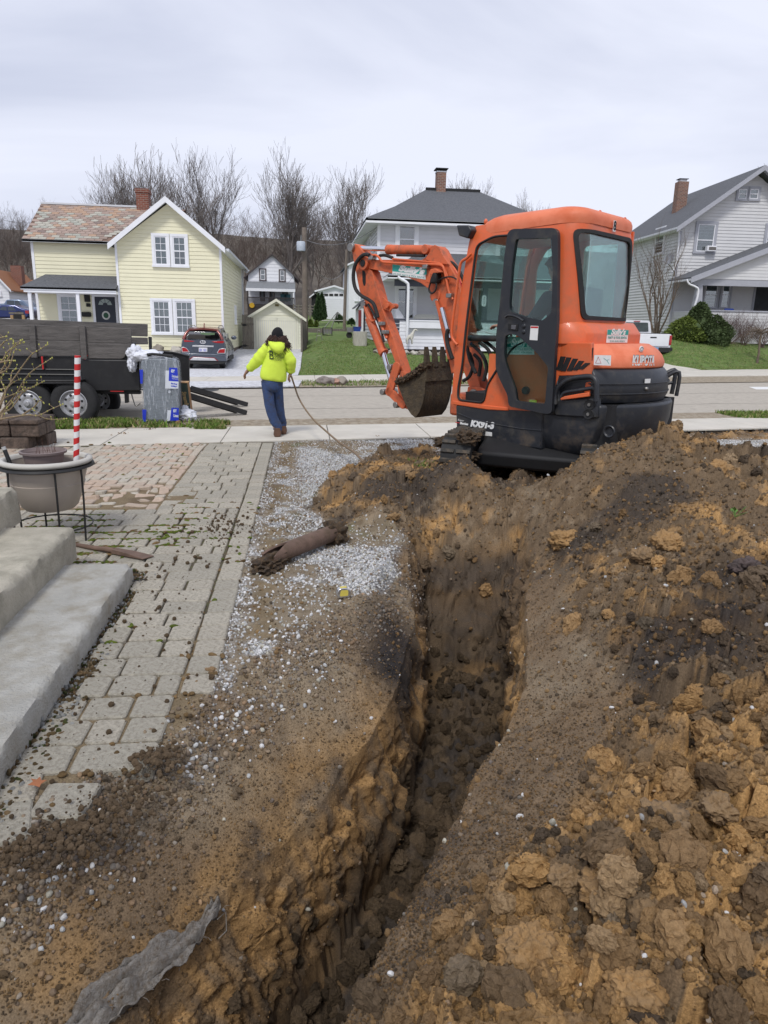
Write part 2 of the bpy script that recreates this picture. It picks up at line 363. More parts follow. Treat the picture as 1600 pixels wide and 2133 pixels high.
ys=np.concatenate([np.array([-60,-30,-10,-2,0,.4,3,6,9,9.9]),np.linspace(10.15,24.5,8),np.linspace(24.6,50,60),np.linspace(52,160,55),np.linspace(170,900,20)])
X,Y=np.meshgrid(xs,ys);Z=zfar(X,Y)+np.where(Y>70,.05*fbm(X*.5,Y*.5,seed=3),0)+np.where(Y>70,1.2*fbm(X*.03,Y*.03,seed=5),0)
Z=np.where((Y<24.55),-.06,Z-np.where(Y<68,np.where((Y>24.9)&(Y<50),.45,.12),0))
Z=np.where((Y<10.0)&(Y>.2)&(np.abs(X)<6.1),-2.2,Z)
def gridfaces(nr,nc):
 i=np.arange(nr-1)[:,None]*nc+np.arange(nc-1)[None,:];i=i.ravel()
 return np.stack([i,i+1,i+nc+1,i+nc],1)
V=np.stack([X,Y,Z],-1).reshape(-1,3)
tag(link('ground',npmesh('ground',V,gridfaces(*X.shape),M_yard)),kind='structure')
def sheet(name,poly,m,z=0.0,th=.08,kind='structure',fn=None,step=.8):
 """a slab traced on the ground; follows the terrain when fn is given"""
 P=[(p[0],p[1])for p in poly]
 f=(lambda a,b,d:(a,b,(fn(a,b)if fn else 0)+z+(0 if d>0 else-th)))
 o=wrap_panel(P,[],f,1.0,m,name,None,step=step,smooth=30);return tag(o,kind=kind)
def gp(*pts,z=0.0):return[tuple(G(a,b,z)[:2])for a,b in pts]
xl,xr=-45,60
def edge(p0,p1):
 a,b=G(*p0),G(*p1);k=(b.y-a.y)/(b.x-a.x);return lambda x:a.y+k*(x-a.x)
E1=edge((300,926),(1560,893))
E2=edge((300,893),(1560,871))
E3=edge((300,877),(1560,857))
E4=edge((640,806),(1590,795))
E5=edge((640,795),(1590,783))
E6=edge((640,783),(1590,770))
def strip(name,Ea,Eb,m,z,x0=xl,x1=xr,th=.1,n=1):
 return sheet(name,[(x0,Ea(x0)),(x1,Ea(x1)),(x1,Eb(x1)),(x0,Eb(x0))],m,z,th)
ROADZ=-.016
strip('road',lambda x:E3(x)-.3,lambda x:E4(x)+.3,M_asph,ROADZ,-120,140)
M_verge=mat('verge_soil',(.36,.31,.235),.95,var=.25,ns=5,bump=.8,bs=60,col2=(.20,.145,.085),c2=.46,detail=10)
strip('near_verge',lambda x:E2(x)+.003,lambda x:E3(x)-.025,M_verge,-.004)
strip('far_verge',lambda x:E4(x)+.025,lambda x:E5(x)-.003,M_verge,-.011)
M_kerb=mat('kerb_stone',(.36,.33,.28),.9,var=.2,ns=3,bump=.5,bs=70)
def pavement(name,Ea,Eb,z,slab,x0,x1,skew=0.0):
 root=sheet(name,[(x0,Ea(x0)+.01),(x1,Ea(x1)+.01),(x1,Eb(x1)-.01),(x0,Eb(x0)-.01)],M_kerb,z-.03,.1)
 x=x0;i=0
 while x<x1:
  a,b=x+.006,x+slab-.006;dz=random.uniform(-.003,.003)
  v=[]
  for zz in(z-.08,z):
   v+=[(a,Ea(a),zz+dz),(b,Ea(b),zz+dz),(b,Eb(b),zz+dz),(a,Eb(a),zz+dz)]
  m=MB();m.add(v,[(0,3,2,1),(4,5,6,7),(0,1,5,4),(1,2,6,5),(2,3,7,6),(3,0,4,7)])
  m.build('slab',M_conc,root,bevel=.006,seg=1);x+=slab
 return root
pavement('near_pavement',E1,E2,.012,1.55,-12,16)
pavement('far_pavement',E5,E6,.02,1.6,-30,40)
# LAWNS AND DRIVES BEYOND THE ROAD
XL0=G(622,782).x
def far_sheet(name,poly,m,z=.01,step=.6):
 """fine grid clipped to a polygon following the slope"""
 P=np.array(poly);x0,y0=P.min(0);x1,y1=P.max(0)
 gx=np.arange(x0,x1+step,step);gy=np.arange(y0,y1+step,step)
 bm=bmesh.new();tri=tessellate_polygon([[Vector((p[0],p[1],0))for p in poly]]);bv=[bm.verts.new((p[0],p[1],0))for p in poly]
 for t in tri:bm.faces.new([bv[i]for i in t])
 for k in gx[1:-1]:bmesh.ops.bisect_plane(bm,geom=bm.verts[:]+bm.edges[:]+bm.faces[:],plane_co=(k,0,0),plane_no=(1,0,0),dist=1e-5)
 for k in gy[1:-1]:bmesh.ops.bisect_plane(bm,geom=bm.verts[:]+bm.edges[:]+bm.faces[:],plane_co=(0,k,0),plane_no=(0,1,0),dist=1e-5)
 co=np.array([v.co[:]for v in bm.verts]);zz=zfar(co[:,0],co[:,1])+z+.02*fbm(co[:,0]*1.3,co[:,1]*1.3,seed=8)
 for v,q in zip(bm.verts,zz):v.co.z=q
 bmesh.ops.recalc_face_normals(bm,faces=bm.faces)
 for f in bm.faces:f.smooth=True
 me=bpy.data.meshes.new(name);bm.to_mesh(me);bm.free();me.materials.append(m)
 if me.polygons[0].normal.z<0:me.flip_normals()
 return tag(link(name,me),kind='structure')
dr0,dr1=13.4,G(1500,776).x
lawn_mid=[(XL0,E6(XL0)+.02),(dr0-.02,E6(dr0)+.02),(dr0-.02,41),(.1,41),(XL0+.15,33)]
lawn_right=[(dr1,E6(dr1)+.02),(60,E6(60)+.02),(60,62),(17.3,62),(17.2,36),(16.95,E6(17)+3.4),(17.2,E6(17)+1.4)]
far_sheet('lawn',lawn_mid,M_lawn);far_sheet('lawn',lawn_right,M_lawn)
far_sheet('lawn',[(-2.2,41),(34,41),(34,68),(-2.2,68)],M_lawn,.004,2.0)
far_sheet('concrete_drive',[(dr0,E6(dr0)+.02),(dr1-.02,E6(dr1)+.02),(17.18,E6(17)+1.4),(16.93,E6(17)+3.4),(17.18,36),(17.28,46),(dr0,46)],M_conc,.02)
far_sheet('gravel_drive',[(-12,E6(-12)+.02),(XL0-.02,E6(XL0)+.02),(XL0+.13,33),(.05,40),(-12,40)],M_gravel_far,.015)
xg=G(622,800).x
sheet('gravel_apron',[(-9,E4(-9)+.03),(xg,E4(xg)+.03),(xg+.1,E5(xg)+.3),(-9,E5(-9)+.35)],M_gravel_far,.027,.03)
# THE DUG YARD (fine mesh)
def CP(px,py,z):p=G(px,py,z);return(p.x,p.y,z)
ctrl=[CP(0,1770,0),CP(190,1640,0),CP(380,1500,0),CP(600,1330,0),CP(770,1240,0),CP(830,1130,.02),CP(640,1180,0),CP(560,1100,0),CP(640,950,0),CP(300,1000,0),CP(100,1400,0),CP(0,960,0),
CP(780,1330,-.12),CP(700,1450,-.16),CP(450,1650,-.16),CP(250,1850,-.17),CP(0,2050,-.22),
CP(905,1170,-.16),CP(890,1290,-.24),CP(875,1420,-.30),CP(800,1620,-.38),CP(650,1800,-.44),CP(520,2000,-.48),CP(470,2133,-.5),(-.55,1.1,-.5),(-.9,.4,-.5),(-1.6,.9,-.15),(-2,.2,-.1),(-2.2,2,0),(-3,5,0),(-5,9,0),(-6,2,0),
CP(1075,1185,-.14),CP(1082,1330,-.14),CP(1105,1430,-.12),CP(1060,1560,-.10),CP(990,1650,-.08),CP(930,1790,-.06),CP(820,1950,-.05),CP(690,2120,-.05),
CP(1000,1100,.02),CP(1000,1040,.1),CP(900,1075,.08),
CP(1160,1180,.05),CP(1190,1330,.05),CP(1300,1450,.08),CP(1200,1700,.06),CP(1000,1880,.06),CP(850,2020,.05),
CP(1200,980,.53),CP(1250,944,.65),CP(1290,930,.71),CP(1340,922,.75),CP(1400,917,.78),CP(1455,922,.76),CP(1500,958,.66),CP(1600,966,.64),(2.5,6.4,.3),(3.6,6.7,.15),(3.0,6.2,.5),(4.6,6.2,.3),(1.9,6.25,.25),
CP(1300,1050,.42),CP(1450,1100,.46),CP(1600,1100,.46),CP(1250,1180,.25),CP(1400,1300,.3),CP(1600,1300,.38),CP(1450,1500,.22),CP(1600,1600,.26),CP(1300,1700,.18),CP(1500,1900,.24),CP(1250,1950,.2),CP(1000,2050,.12),CP(1300,2133,.2),
(2.2,.3,.2),(1.0,.2,.1),(3.5,1.0,.3),(4,2.5,.35),(5,4,.4),(6,6,.15),(6.6,6.2,.1),(6.5,8,.02),(3.2,7.6,.12),(4.5,7.4,.05),(5,9.5,.0),(2,9.8,0),(0,9.9,0),(-1.5,8,0),
(8.5,5,.15),(8.5,9,0),(8,1,.2),(-6,6,0),(-6,-.5,0),
(1.6,7.2,.2),(2.4,6.7,.22),(2.6,8.2,.1),(1.2,8.6,.03),(3.2,6.9,.25),
CP(645,1060,.0),CP(700,1010,.14),CP(790,966,.33),CP(860,975,.32),CP(925,968,.42),CP(975,962,.45),CP(1010,1000,.30),CP(1100,1007,.28),CP(1165,1000,.36),CP(820,1060,.16),CP(740,1090,.04),CP(700,960,0),(.6,7.7,.02)]
C=np.array(ctrl)
def PG(pts):return[tuple(G(a,b,z)[:2])for a,b,z in pts]
groundL=PG([(0,1775,0),(190,1645,0),(380,1500,0),(520,1400,0),(640,1320,0),(780,1230,0),(850,1130,0),(780,1095,0),(700,1100,0),(640,1060,0),(700,1000,0),(780,945,0),(905,930,0)])+[(1.7,8.6),(3.6,8.1),(9,7.6),(9,10.6),(-9,10.6),(-9,-.5),(-1.9,1.2),(-1.3,1.9)]
PG0=groundL
def tps_fit(C,lam=2e-3):
 n=len(C);d=np.hypot(C[:,None,0]-C[None,:,0],C[:,None,1]-C[None,:,1]);K=d*d*np.log(d+1e-9)+lam*np.eye(n)
 P=np.c_[np.ones(n),C[:,:2]];A=np.block([[K,P],[P.T,np.zeros((3,3))]]);return np.linalg.solve(A,np.r_[C[:,2],0,0,0])
TW=tps_fit(C)
def tps(x,y):
 r=TW[-3]+TW[-2]*x+TW[-1]*y
 for(a,b,_),w in zip(C,TW):d2=(x-a)**2+(y-b)**2+1e-12;r=r+w*.5*d2*np.log(d2)
 return r
CY=[-.5,.5,1.2,1.75,2.3,3.25,4.2,5.0,5.8,10.4];CX=[-1.2,-.70,-.34,-.07,.25,.82,1.08,1.24,1.36,1.4]
HW=.30;YEND=4.98
def xc(y):return np.interp(y,CY,CX)*.5+.25*(np.interp(y-.25,CY,CX)+np.interp(y+.25,CY,CX))
def seg(a,b,st):return np.arange(a,b-1e-9,st)
vrow=np.concatenate([seg(.25,2.6,.0095),seg(2.6,4.4,.0115),seg(4.4,6.6,.014),seg(6.6,10.3,.032),seg(10.3,12.6,.2)])
ucol=np.concatenate([seg(-7.5,-3.2,.15),seg(-3.2,-1.6,.03),seg(-1.6,-HW-.27,.0115),seg(-HW-.27,-HW+.02,.0023),seg(-HW+.02,HW-.03,.013),seg(HW-.03,HW+.13,.0018),seg(HW+.13,2.4,.0105),seg(2.4,4.6,.022),seg(4.6,7.2,.09)])
U,YY=np.meshgrid(ucol,vrow)
wob=.035*fbm(YY*1.7,np.sign(U)*3.0+0*U,seed=21)+.012*fbm(YY*7,np.sign(U)*5.0+0*U,seed=22)
XX=xc(YY)+U+np.sign(U)*wob*np.clip(np.abs(U)/HW,0,1)*np.exp(-np.clip(np.abs(U)-HW,0,9)*2)
Z0=tps(XX,YY)
Z0=Z0*(1-sst(-.02,.10,sdpoly(XX,YY,PG0))*np.clip(sst(.9,.4,XX)+sst(5.9,5.2,YY),0,1))
Z0=np.where(YY>E1(XX)-.05,Z0-.06,Z0)
fz=-1.12+.10*sst(3,5.6,YY)+.12*sst(4.6,5.7,YY)
w1,w2,wid=worley(XX*7+.4*fbm(XX*9,YY*9,seed=2),YY*7,seed=3)
fl=fz+.05*fbm(XX*3,YY*3,seed=31)+.05*(np.clip(.6-w1,0,1))+.02*fbm(XX*22,YY*22,seed=33)
far_=sst(4.0,5.2,YY);aw=np.abs(U)-HW+.02+.02*fbm(YY*6,YY*0+U,seed=24);tw=np.where(U<0,np.clip(aw/(.09+.14*sst(3.4,1.6,YY)+.10*far_),0,1),np.clip(aw/(.08+.16*far_),0,1));tw=tw**.62*(3-tw**.62)/2;te=sst(0,.5,YY-YEND+.05*fbm(XX*5,YY*0,seed=4));t=np.maximum(tw,te)
ZZ=fl*(1-t)+Z0*t
wallm=4*t*(1-t)
# regions
spoil=PG([(1090,1000,.2),(1200,985,.33),(1290,925,.5),(1400,880,.7),(1600,900,.6)])+[(9,7.2),(9,-.5),(.5,-.5)]+PG([(720,2133,0),(850,2010,.05),(1000,1880,.05),(1200,1700,.05),(1280,1500,.05),(1260,1380,.1),(1180,1300,.05),(1150,1180,.05),(1090,1080,.05)])
mound=PG([(640,1070,0),(690,1005,.1),(780,950,.3),(960,960,.3),(1090,985,.2),(1100,1060,.08),(900,1110,.05),(780,1100,0),(700,1100,0)])
sd_sp=sdpoly(XX,YY,spoil)+.10*fbm(XX*2.2,YY*2.2,seed=41);sd_mo=sdpoly(XX,YY,mound)+.08*fbm(XX*4,YY*4,seed=42);sd_gl=sdpoly(XX,YY,groundL)+.09*fbm(XX*4,YY*4,seed=43)
k_sp=np.maximum(sst(-.06,.12,sd_sp),sst(-.03,.1,sd_mo));k_sp=np.maximum(k_sp,sst(4.95,5.2,YY)*sst(.02,-.08,sd_gl)*sst(-.1,.25,fbm(XX*3,YY*3,seed=44)+.35));k_gl=sst(-.03,.05,sd_gl)*(1-k_sp)*t
k_bank=(1-k_sp)*(1-k_gl)
# relief
def clod(s,seed,sharp=1.0):
 wx=.35*fbm(XX*s*.9,YY*s*.9,seed=seed+7);a,b,c=worley(XX*s+wx,YY*s+wx*.7,seed=seed)
 return np.clip(b-a,0,.8)**.6*(.35+1.1*c),c
c1,i1=clod(4.6,11);c2,i2_=clod(10.5,12);c3,i3=clod(24,13);c4,i4=clod(52,14)
wx,wy=.055*fbm(XX*5,YY*5,seed=16)+.012*fbm(XX*22,YY*22,seed=18),.055*fbm(XX*5,YY*5,seed=17)+.012*fbm(XX*22,YY*22,seed=19)
b1,e1,i1=blocks((XX+wx)*4.2,(YY+wy)*4.2,11);b2,e2,i2=blocks((XX+wx)*9.5,(YY+wy)*9.5,12);b3,e3,_=blocks((XX+wx)*23,(YY+wy)*23,13)
k1=sst(.0,.12,e1);k2=sst(0,.12,e2)
nearb=sst(.0,.35,fbm(XX*1.1,YY*1.1,seed=55)+.75*sst(2.9,1.7,YY)-.15)
disp_sp=nearb*.16*(b1-.45)*k1+.055*(b2-.45)*k2*(.30+.7*sst(-.3,.3,fbm(XX*2.3,YY*2.3,seed=56)))-.075*nearb*sst(.10,.0,e1)-.022*sst(.12,0,e2)+.022*(b3-.4)+.009*c4+.014*fbm(XX*40,YY*40,o=4,seed=58)+.05*fbm(XX*3,YY*3,seed=57)
disp_bk=.022*(c2-.3)*sst(-.25,.3,fbm(XX*2.6,YY*2.6,seed=67))+.028*fbm(XX*3.2,YY*3.2,o=4,seed=61)+.012*fbm(XX*13,YY*13,o=4,seed=62)+.010*c3*sst(-.2,.3,fbm(XX*5,YY*5,seed=63))+.004*c4
disp_gl=.012*fbm(XX*2,YY*2,seed=64)+.004*c4
flm=(1-t)
flr=.07*(b2-.4)*k2+.03*(b3-.4)+.03*fbm(XX*9,YY*9,seed=66)+.016*c3
ZZ=ZZ+disp_sp*k_sp*t+disp_bk*(k_bank*t)+disp_gl*k_gl+flr*flm
side=np.where(U<0,-1.0,1.0);sl=np.clip(wallm*1.3,0,1)
wb,we,_=blocks(YY*11+.5*fbm(YY*9,ZZ*9,seed=79),ZZ*8,23);hz=.055*(wb-.5)*sst(0,.15,we)+.03*np.abs(fbm(YY*34,ZZ*20,seed=78))+.07*fbm(YY*2.6,ZZ*2.2,None,seed=71)+.03*fbm(YY*9,ZZ*6,seed=72)+.014*fbm(YY*26,ZZ*3.5,seed=73)+.010*fbm(YY*60,ZZ*30,seed=74)
XX=XX+side*hz*sst(-1.1,-.9,ZZ)*sl*(1-te*.8);YY2=YY+4*te*(1-te)*(.10*fbm(XX*5,ZZ*4,seed=75)+.05*fbm(XX*16,ZZ*12,seed=76)+.02*fbm(XX*50,ZZ*40,seed=77))
V=np.stack([XX,YY2,ZZ],-1)
# soil colours; trench walls and floor get darker with depth
def mixc(a,b,k):return a*(1-k[...,None])+b*k[...,None]
cc=lambda*c:np.array(c)
OR,BR,DK,TN,BK,WG,ST=cc(.44,.262,.108),cc(.165,.116,.071),cc(.058,.048,.041),cc(.29,.228,.155),cc(.022,.021,.023),cc(.52,.525,.53),cc(.25,.19,.115)
n_a=fbm(XX*1.6,YY*1.6,ZZ*2,seed=81);n_b=fbm(XX*5,YY*5,ZZ*5,seed=82);n_c=fbm(XX*18,YY*18,ZZ*18,seed=83);n_d=fbm(XX*2.4+5,YY*2.4,ZZ*4,seed=84)
g_sp=sst(-.1,.3,n_d+.4*n_b-.05+.55*(i2-.5)+.25*sst(2.8,1.8,YY)-.20*sst(3.6,5,YY)*sst(6.0,5.2,YY))
spc=mixc(BR*1.0+0*V[...,:1],OR,g_sp);spc=mixc(spc,DK+0*spc,sst(.02,.30,fbm(XX*1.3+9,YY*1.3,seed=86)+.25*n_b-.08+.12*sst(2.4,3.4,YY)*sst(5.4,4.2,YY))*.85);spc=mixc(spc,TN+0*spc,sst(.25,.6,n_c+.5*n_a)*.4)
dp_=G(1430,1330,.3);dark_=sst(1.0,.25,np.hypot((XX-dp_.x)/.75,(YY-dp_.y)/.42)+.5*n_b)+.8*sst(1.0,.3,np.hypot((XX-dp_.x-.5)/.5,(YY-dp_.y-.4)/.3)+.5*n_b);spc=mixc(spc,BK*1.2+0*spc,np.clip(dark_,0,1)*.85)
gold=sst(1.0,.2,np.hypot((XX-.75)/1.0,(YY-1.55)/.75)+.35*n_d);spc=mixc(spc,OR*1.05+0*spc,gold*sst(-.25,.1,i2-.45+.5*n_b)*.85)
peak=sst(.35,.0,np.hypot(XX-G(1420,960,.6).x,(YY-G(1420,960,.6).y)*.8));spc=mixc(spc,OR*.95+0*spc,peak*.8)
bkc=mixc(BR*1.15+0*spc,TN*.85+0*spc,sst(-.3,.35,n_a+.4*n_b))
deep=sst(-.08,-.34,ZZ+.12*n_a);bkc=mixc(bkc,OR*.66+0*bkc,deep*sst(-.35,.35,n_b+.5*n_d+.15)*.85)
bkc=mixc(bkc,DK+0*bkc,sst(.16,.42,fbm(XX*2.6-3,YY*2.2,ZZ*3,seed=87)+.2*n_c)*.75)
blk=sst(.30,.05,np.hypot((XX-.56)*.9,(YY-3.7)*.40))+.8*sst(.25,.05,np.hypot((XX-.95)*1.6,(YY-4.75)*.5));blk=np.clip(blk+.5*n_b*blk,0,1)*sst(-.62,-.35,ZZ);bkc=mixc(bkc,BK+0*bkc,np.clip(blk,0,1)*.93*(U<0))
streak=fbm(YY*30,ZZ*2.5,seed=90);wc=mixc(BR*1.15+0*spc,OR*.95+0*spc,sst(-.45,.2,streak+.5*n_b));wc=mixc(wc,DK*1.2+0*wc,sst(3.9,4.8,YY)*sst(.05,-.2,ZZ)*.75);wc=mixc(wc,DK+0*wc,sst(.25,.55,fbm(YY*2,ZZ*1.5,seed=91)+.3*n_c)*.6)  # wall streaks, darker at the far end below the lip
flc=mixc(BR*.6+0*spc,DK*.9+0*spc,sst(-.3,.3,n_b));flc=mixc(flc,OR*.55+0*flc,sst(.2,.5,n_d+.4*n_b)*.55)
gv=mixc(WG*.50+0*spc,WG*.8+0*spc,sst(-.3,.4,n_c))
strw=sst(.34,.04,np.abs(XX+.22)+.12*n_b)*sst(-.2,.2,n_b+.3);strw=np.maximum(strw,.9*sst(-.02,.30,fbm(XX*1.8,YY*1.8,seed=93)+.25*n_c-.13+.10*sst(5,6.5,YY)));strw=strw*(1-sst(2.2,3.2,XX)*.8);strw=np.maximum(strw,sst(-.34,-.46,XX)*1.0)
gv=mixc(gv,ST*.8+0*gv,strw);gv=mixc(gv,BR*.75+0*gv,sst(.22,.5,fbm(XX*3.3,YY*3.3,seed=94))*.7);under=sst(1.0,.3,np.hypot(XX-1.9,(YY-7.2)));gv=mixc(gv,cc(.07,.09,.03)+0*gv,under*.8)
gv=mixc(gv,cc(.08,.10,.03)+0*gv,sst(.36,.6,fbm(XX*2.1+3,YY*1.3,seed=95))*.6*strw)
edgeb=sst(.22,.0,np.abs(sd_gl))*(1-k_sp)*t;
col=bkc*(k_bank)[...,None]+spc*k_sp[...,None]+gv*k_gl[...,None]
wc=mixc(wc,BK+0*wc,np.clip(blk*1.2,0,1)*.9*(U<0));wc=mixc(wc,DK*.9+0*wc,sst(-.62,-.95,ZZ)*.55)  # wall colour darker towards the trench foot
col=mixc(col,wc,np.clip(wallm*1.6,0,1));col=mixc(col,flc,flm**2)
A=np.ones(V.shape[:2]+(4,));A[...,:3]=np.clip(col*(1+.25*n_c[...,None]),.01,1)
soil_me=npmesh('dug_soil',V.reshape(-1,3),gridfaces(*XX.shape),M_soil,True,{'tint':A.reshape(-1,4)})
tag(link('dug_soil',soil_me),'dug brown and orange earth with a deep narrow trench running to the excavator',kind='structure')
# loose pieces
Vf=V.reshape(-1,3);ksp=(k_sp*t).ravel();kgl=k_gl.ravel();kbk=(k_bank*t).ravel();Af=A.reshape(-1,4)[:,:3]
nr,nc=XX.shape
cdx,cdy=np.clip(np.abs(np.gradient(XX,axis=1)).ravel(),.012,.2),np.clip(np.abs(np.gradient(YY,axis=0)).ravel(),.012,.2)
dA=np.abs(np.gradient(YY,axis=0))*np.abs(np.gradient(XX,axis=1));dA=dA.ravel()
dist=np.hypot(Vf[:,0],Vf[:,1]);inview=(Vf[:,1]>.6)&(np.abs(Vf[:,0]-.117*Vf[:,1])<.66*Vf[:,1]+1.0)
def pick(w,n,seed):
 r=np.random.RandomState(seed);p=w*dA*inview;p=p/p.sum();return r.choice(len(p),n,p=p)
def lumps(name,w,n,smin,smax,colf,m,seed,label,power=2.4,sub=2,flatn=.8,sink=.15,amp=.5,smooth=False,ns=1.2):
 i=pick(w,n,seed);r=np.random.RandomState(seed+1);s=smin+(smax-smin)*r.rand(n)**power
 sc=s[:,None]*(.75+.5*r.rand(n,3));sc[:,2]*=flatn
 P=Vf[i].copy();P[:,0]+=(r.rand(n)-.5)*cdx[i];P[:,1]+=(r.rand(n)-.5)*cdy[i];P[:,2]+=s*(.5*flatn-sink)
 return scatter(name,P,sc,colf(i,r),m,sub=sub,amp=amp,label=label,seed=seed,smooth=smooth,ns=ns)
def c_clod(i,r):
 b=Af[i];k=r.rand(len(i),1);o=np.where(k<.45,OR*1.05,np.where(k<.8,BR*1.1,np.where(k<.92,DK,TN)))
 return(b*.5+o*.5)*(.8+.45*r.rand(len(i),1))
def c_peb(i,r):
 k=r.rand(len(i),1);base=np.where(k<.3,cc(.26,.20,.14),np.where(k<.6,cc(.17,.13,.10),np.where(k<.8,cc(.30,.28,.25),np.where(k<.93,cc(.12,.11,.11),cc(.34,.22,.13)))));return(base*.65+Af[i]*.35)*(.6+.5*r.rand(len(i),1))
def c_white(i,r):
 k=r.rand(len(i),1);base=np.where(k<.42,cc(.63,.625,.62),np.where(k<.72,cc(.43,.435,.43),np.where(k<.86,cc(.42,.40,.33),cc(.24,.20,.155))));return base*(.75+.35*r.rand(len(i),1))
near=1/np.clip(dist,1.2,9)**1.2
lumps('earth_clods',ksp*near*(.3+nearb.ravel()),2300,.025,.115,c_clod,M_lump,101,'loose crumbly clods of orange and brown clay on the heap',3.6,sub=4,amp=.95,ns=1.5,smooth=False,sink=.28)
lumps('trench_clods',(flm.ravel()**2)*near,1500,.02,.10,lambda i,r:(BR*.6)*(.5+.8*r.rand(len(i),1)),M_lump,108,'dark clods of soil on the trench floor',2.2,sub=4,amp=.9,ns=1.5,sink=.2)
lumps('soil_crumbs',(ksp+.16*kbk)*near,90000,.004,.028,c_clod,M_lump,102,'small crumbs of soil over the spoil heap',4.2,sub=2,amp=.8)
lumps('soil_pebbles',(ksp*.8+kbk*.2)*near,17000,.004,.020,c_peb,M_stone,103,'brown and grey pebbles in the dug soil',3.2,sub=2,amp=.6,sink=.3)
lumps('soil_grains',(ksp*.6+kbk+.15*wallm.ravel())*near**1.6,150000,.0025,.010,c_clod,M_lump,109,'fine grains of loose soil on the banks of the trench',1.6,sub=1,amp=.6)
wpeb=(np.exp(-((sd_gl.ravel()+.10)/.13)**2)*(1-ksp)*(vn(XX*2.5,YY*2.5,seed=5).ravel()>-.25)+.03*ksp+.02*kbk)*near*t.ravel()
lumps('spilled_gravel',wpeb,2000,.006,.024,c_white,M_stone,104,'white gravel stones spilled down the trench bank',1.8,sub=2,amp=.6,sink=.25)
bpeb=np.exp(-((sd_gl.ravel()+.11)/.13)**2)*(1-ksp)*near*t.ravel()
lumps('brown_gravel',bpeb,9500,.005,.024,c_peb,M_stone,105,'brown river gravel along the lip of the bank',2.2,sub=2,amp=.55,sink=.25)
gw=kgl*(1-np.clip(strw.ravel(),0,1)*.93)*(Vf[:,0]>-.42)
lumps('white_gravel',gw*near,52000,.007,.022,c_white,M_stone,106,'white gravel covering the drive beside the pavers',1.5,sub=1,amp=.3,sink=.22)
lumps('dirt_crumbs',kgl*(Vf[:,0]>-.6)*near,5000,.006,.022,c_clod,M_lump,107,'brown crumbs of dirt over the gravel',2.5,sub=2)
def soil_z(x,y):
 i=np.argmin((Vf[:,0]-x)**2+(Vf[:,1]-y)**2);return float(Vf[i,2])
def soil_hit(px,py):
 """where the sight line through a pixel meets the dug ground"""
 d=ray(px,py);best=None
 dx,dy=d.x,d.y;n=math.hypot(dx,dy)
 ts=np.arange(1.0,9.5,.02)/n;q=np.stack([dx*ts,dy*ts,EYE+d.z*ts],1)
 zz=tps(q[:,0],q[:,1]);k=np.argmax(zz>q[:,2]);return Vector((q[k,0],q[k,1],float(zz[k])))
# PAVERS
M_pav=[mat('grey_paver_%d'%i,c,.92,var=.16,ns=30,bump=.8,bs=120,col2=(.24,.21,.165),c2=.42,detail=9)for i,c in enumerate([(.47,.43,.35),(.415,.385,.315),(.50,.46,.375),(.42,.39,.32)])]
M_red=[mat('red_paver_%d'%i,c,.92,var=.15,ns=22,bump=.4,bs=140,col2=(.30,.25,.20),c2=.36,detail=9)for i,c in enumerate([(.47,.36,.275),(.46,.40,.32),(.43,.345,.27),(.45,.41,.34)])]
M_bed=mat('paver_bed',(.10,.078,.05),.95,var=.3,ns=14,bump=.8,bs=90,col2=(.10,.12,.03),c2=.4,detail=9)
def paver_mesh(name,sx,sy,h,m,seed):
 r=random.Random(seed);b=bmesh.new();c=.012;pts=[]
 for(x,y)in((-1,-1),(1,-1),(1,1),(-1,1)):
  q=r.uniform(.008,.020)
  a=(x*(sx/2),y*(sy/2-q));d=(x*(sx/2-q),y*(sy/2));pts+=([d,a]if x*y<0 else[a,d])
 n=len(pts);V=[(p[0],p[1],-h)for p in pts]+[(p[0],p[1],-.007)for p in pts]+[(p[0]*(1-.012/sx),p[1]*(1-.012/sy),0)for p in pts]
 F=[tuple(range(n-1,-1,-1)),tuple(range(2*n,3*n))]+[(k*n+i,k*n+(i+1)%n,(k+1)*n+(i+1)%n,(k+1)*n+i)for k in(0,1)for i in range(n)]
 b.free();me=bpy.data.meshes.new(name);me.from_pydata(V,[],F);me.materials.append(m)
 bm=bmesh.new();bm.from_mesh(me);bmesh.ops.recalc_face_normals(bm,faces=bm.faces);bm.to_mesh(me);bm.free();return me
def pav_z(x,y):
 return.024+.010*math.sin(x*1.9+y*1.1)*math.cos(y*1.4)-.05*math.exp(-((x+1.62)**2*5+(y-6.75)**2*5))-.012*math.exp(-((x+1.25)/.2)**2)*(y>6.2)
def lay(root,lst,name,rnd,maxn=300):
 """lst: (x,y,mesh,rot); the nearest are objects, the rest one joined part"""
 lst.sort(key=lambda t:math.hypot(t[0],t[1]));rest=MB();rm=[]
 for k,(x,y,me,rz)in enumerate(lst):
  E=Euler((rnd.gauss(0,.012),rnd.gauss(0,.012),rz+rnd.gauss(0,.012)));loc=Vector((x+rnd.gauss(0,.002),y+rnd.gauss(0,.002),pav_z(x,y)+rnd.gauss(0,.0022)))
  dd=math.hypot(x+1.62,(y-6.75)*1.0)
  if dd<.42:E=Euler((rnd.gauss(0,.16),rnd.gauss(0,.13),rz+rnd.gauss(0,.10)));loc.z+=rnd.uniform(0,.02)
  if k<maxn:
   o=link(name,me,root);o.location=loc;o.rotation_euler=E
  else:
   Mx=Matrix.Translation(loc)@E.to_matrix().to_4x4();i=M_red.index(me.materials[0])if me.materials[0]in M_red else M_pav.index(me.materials[0])
   rest.add([Mx@v.co for v in me.vertices],[tuple(p.vertices)for p in me.polygons],i)
 if rest.v:tag(rest.build('distant_bricks',M_red if lst[0][2].materials[0]in M_red else M_pav,root),kind='stuff')
rnd=random.Random(5)
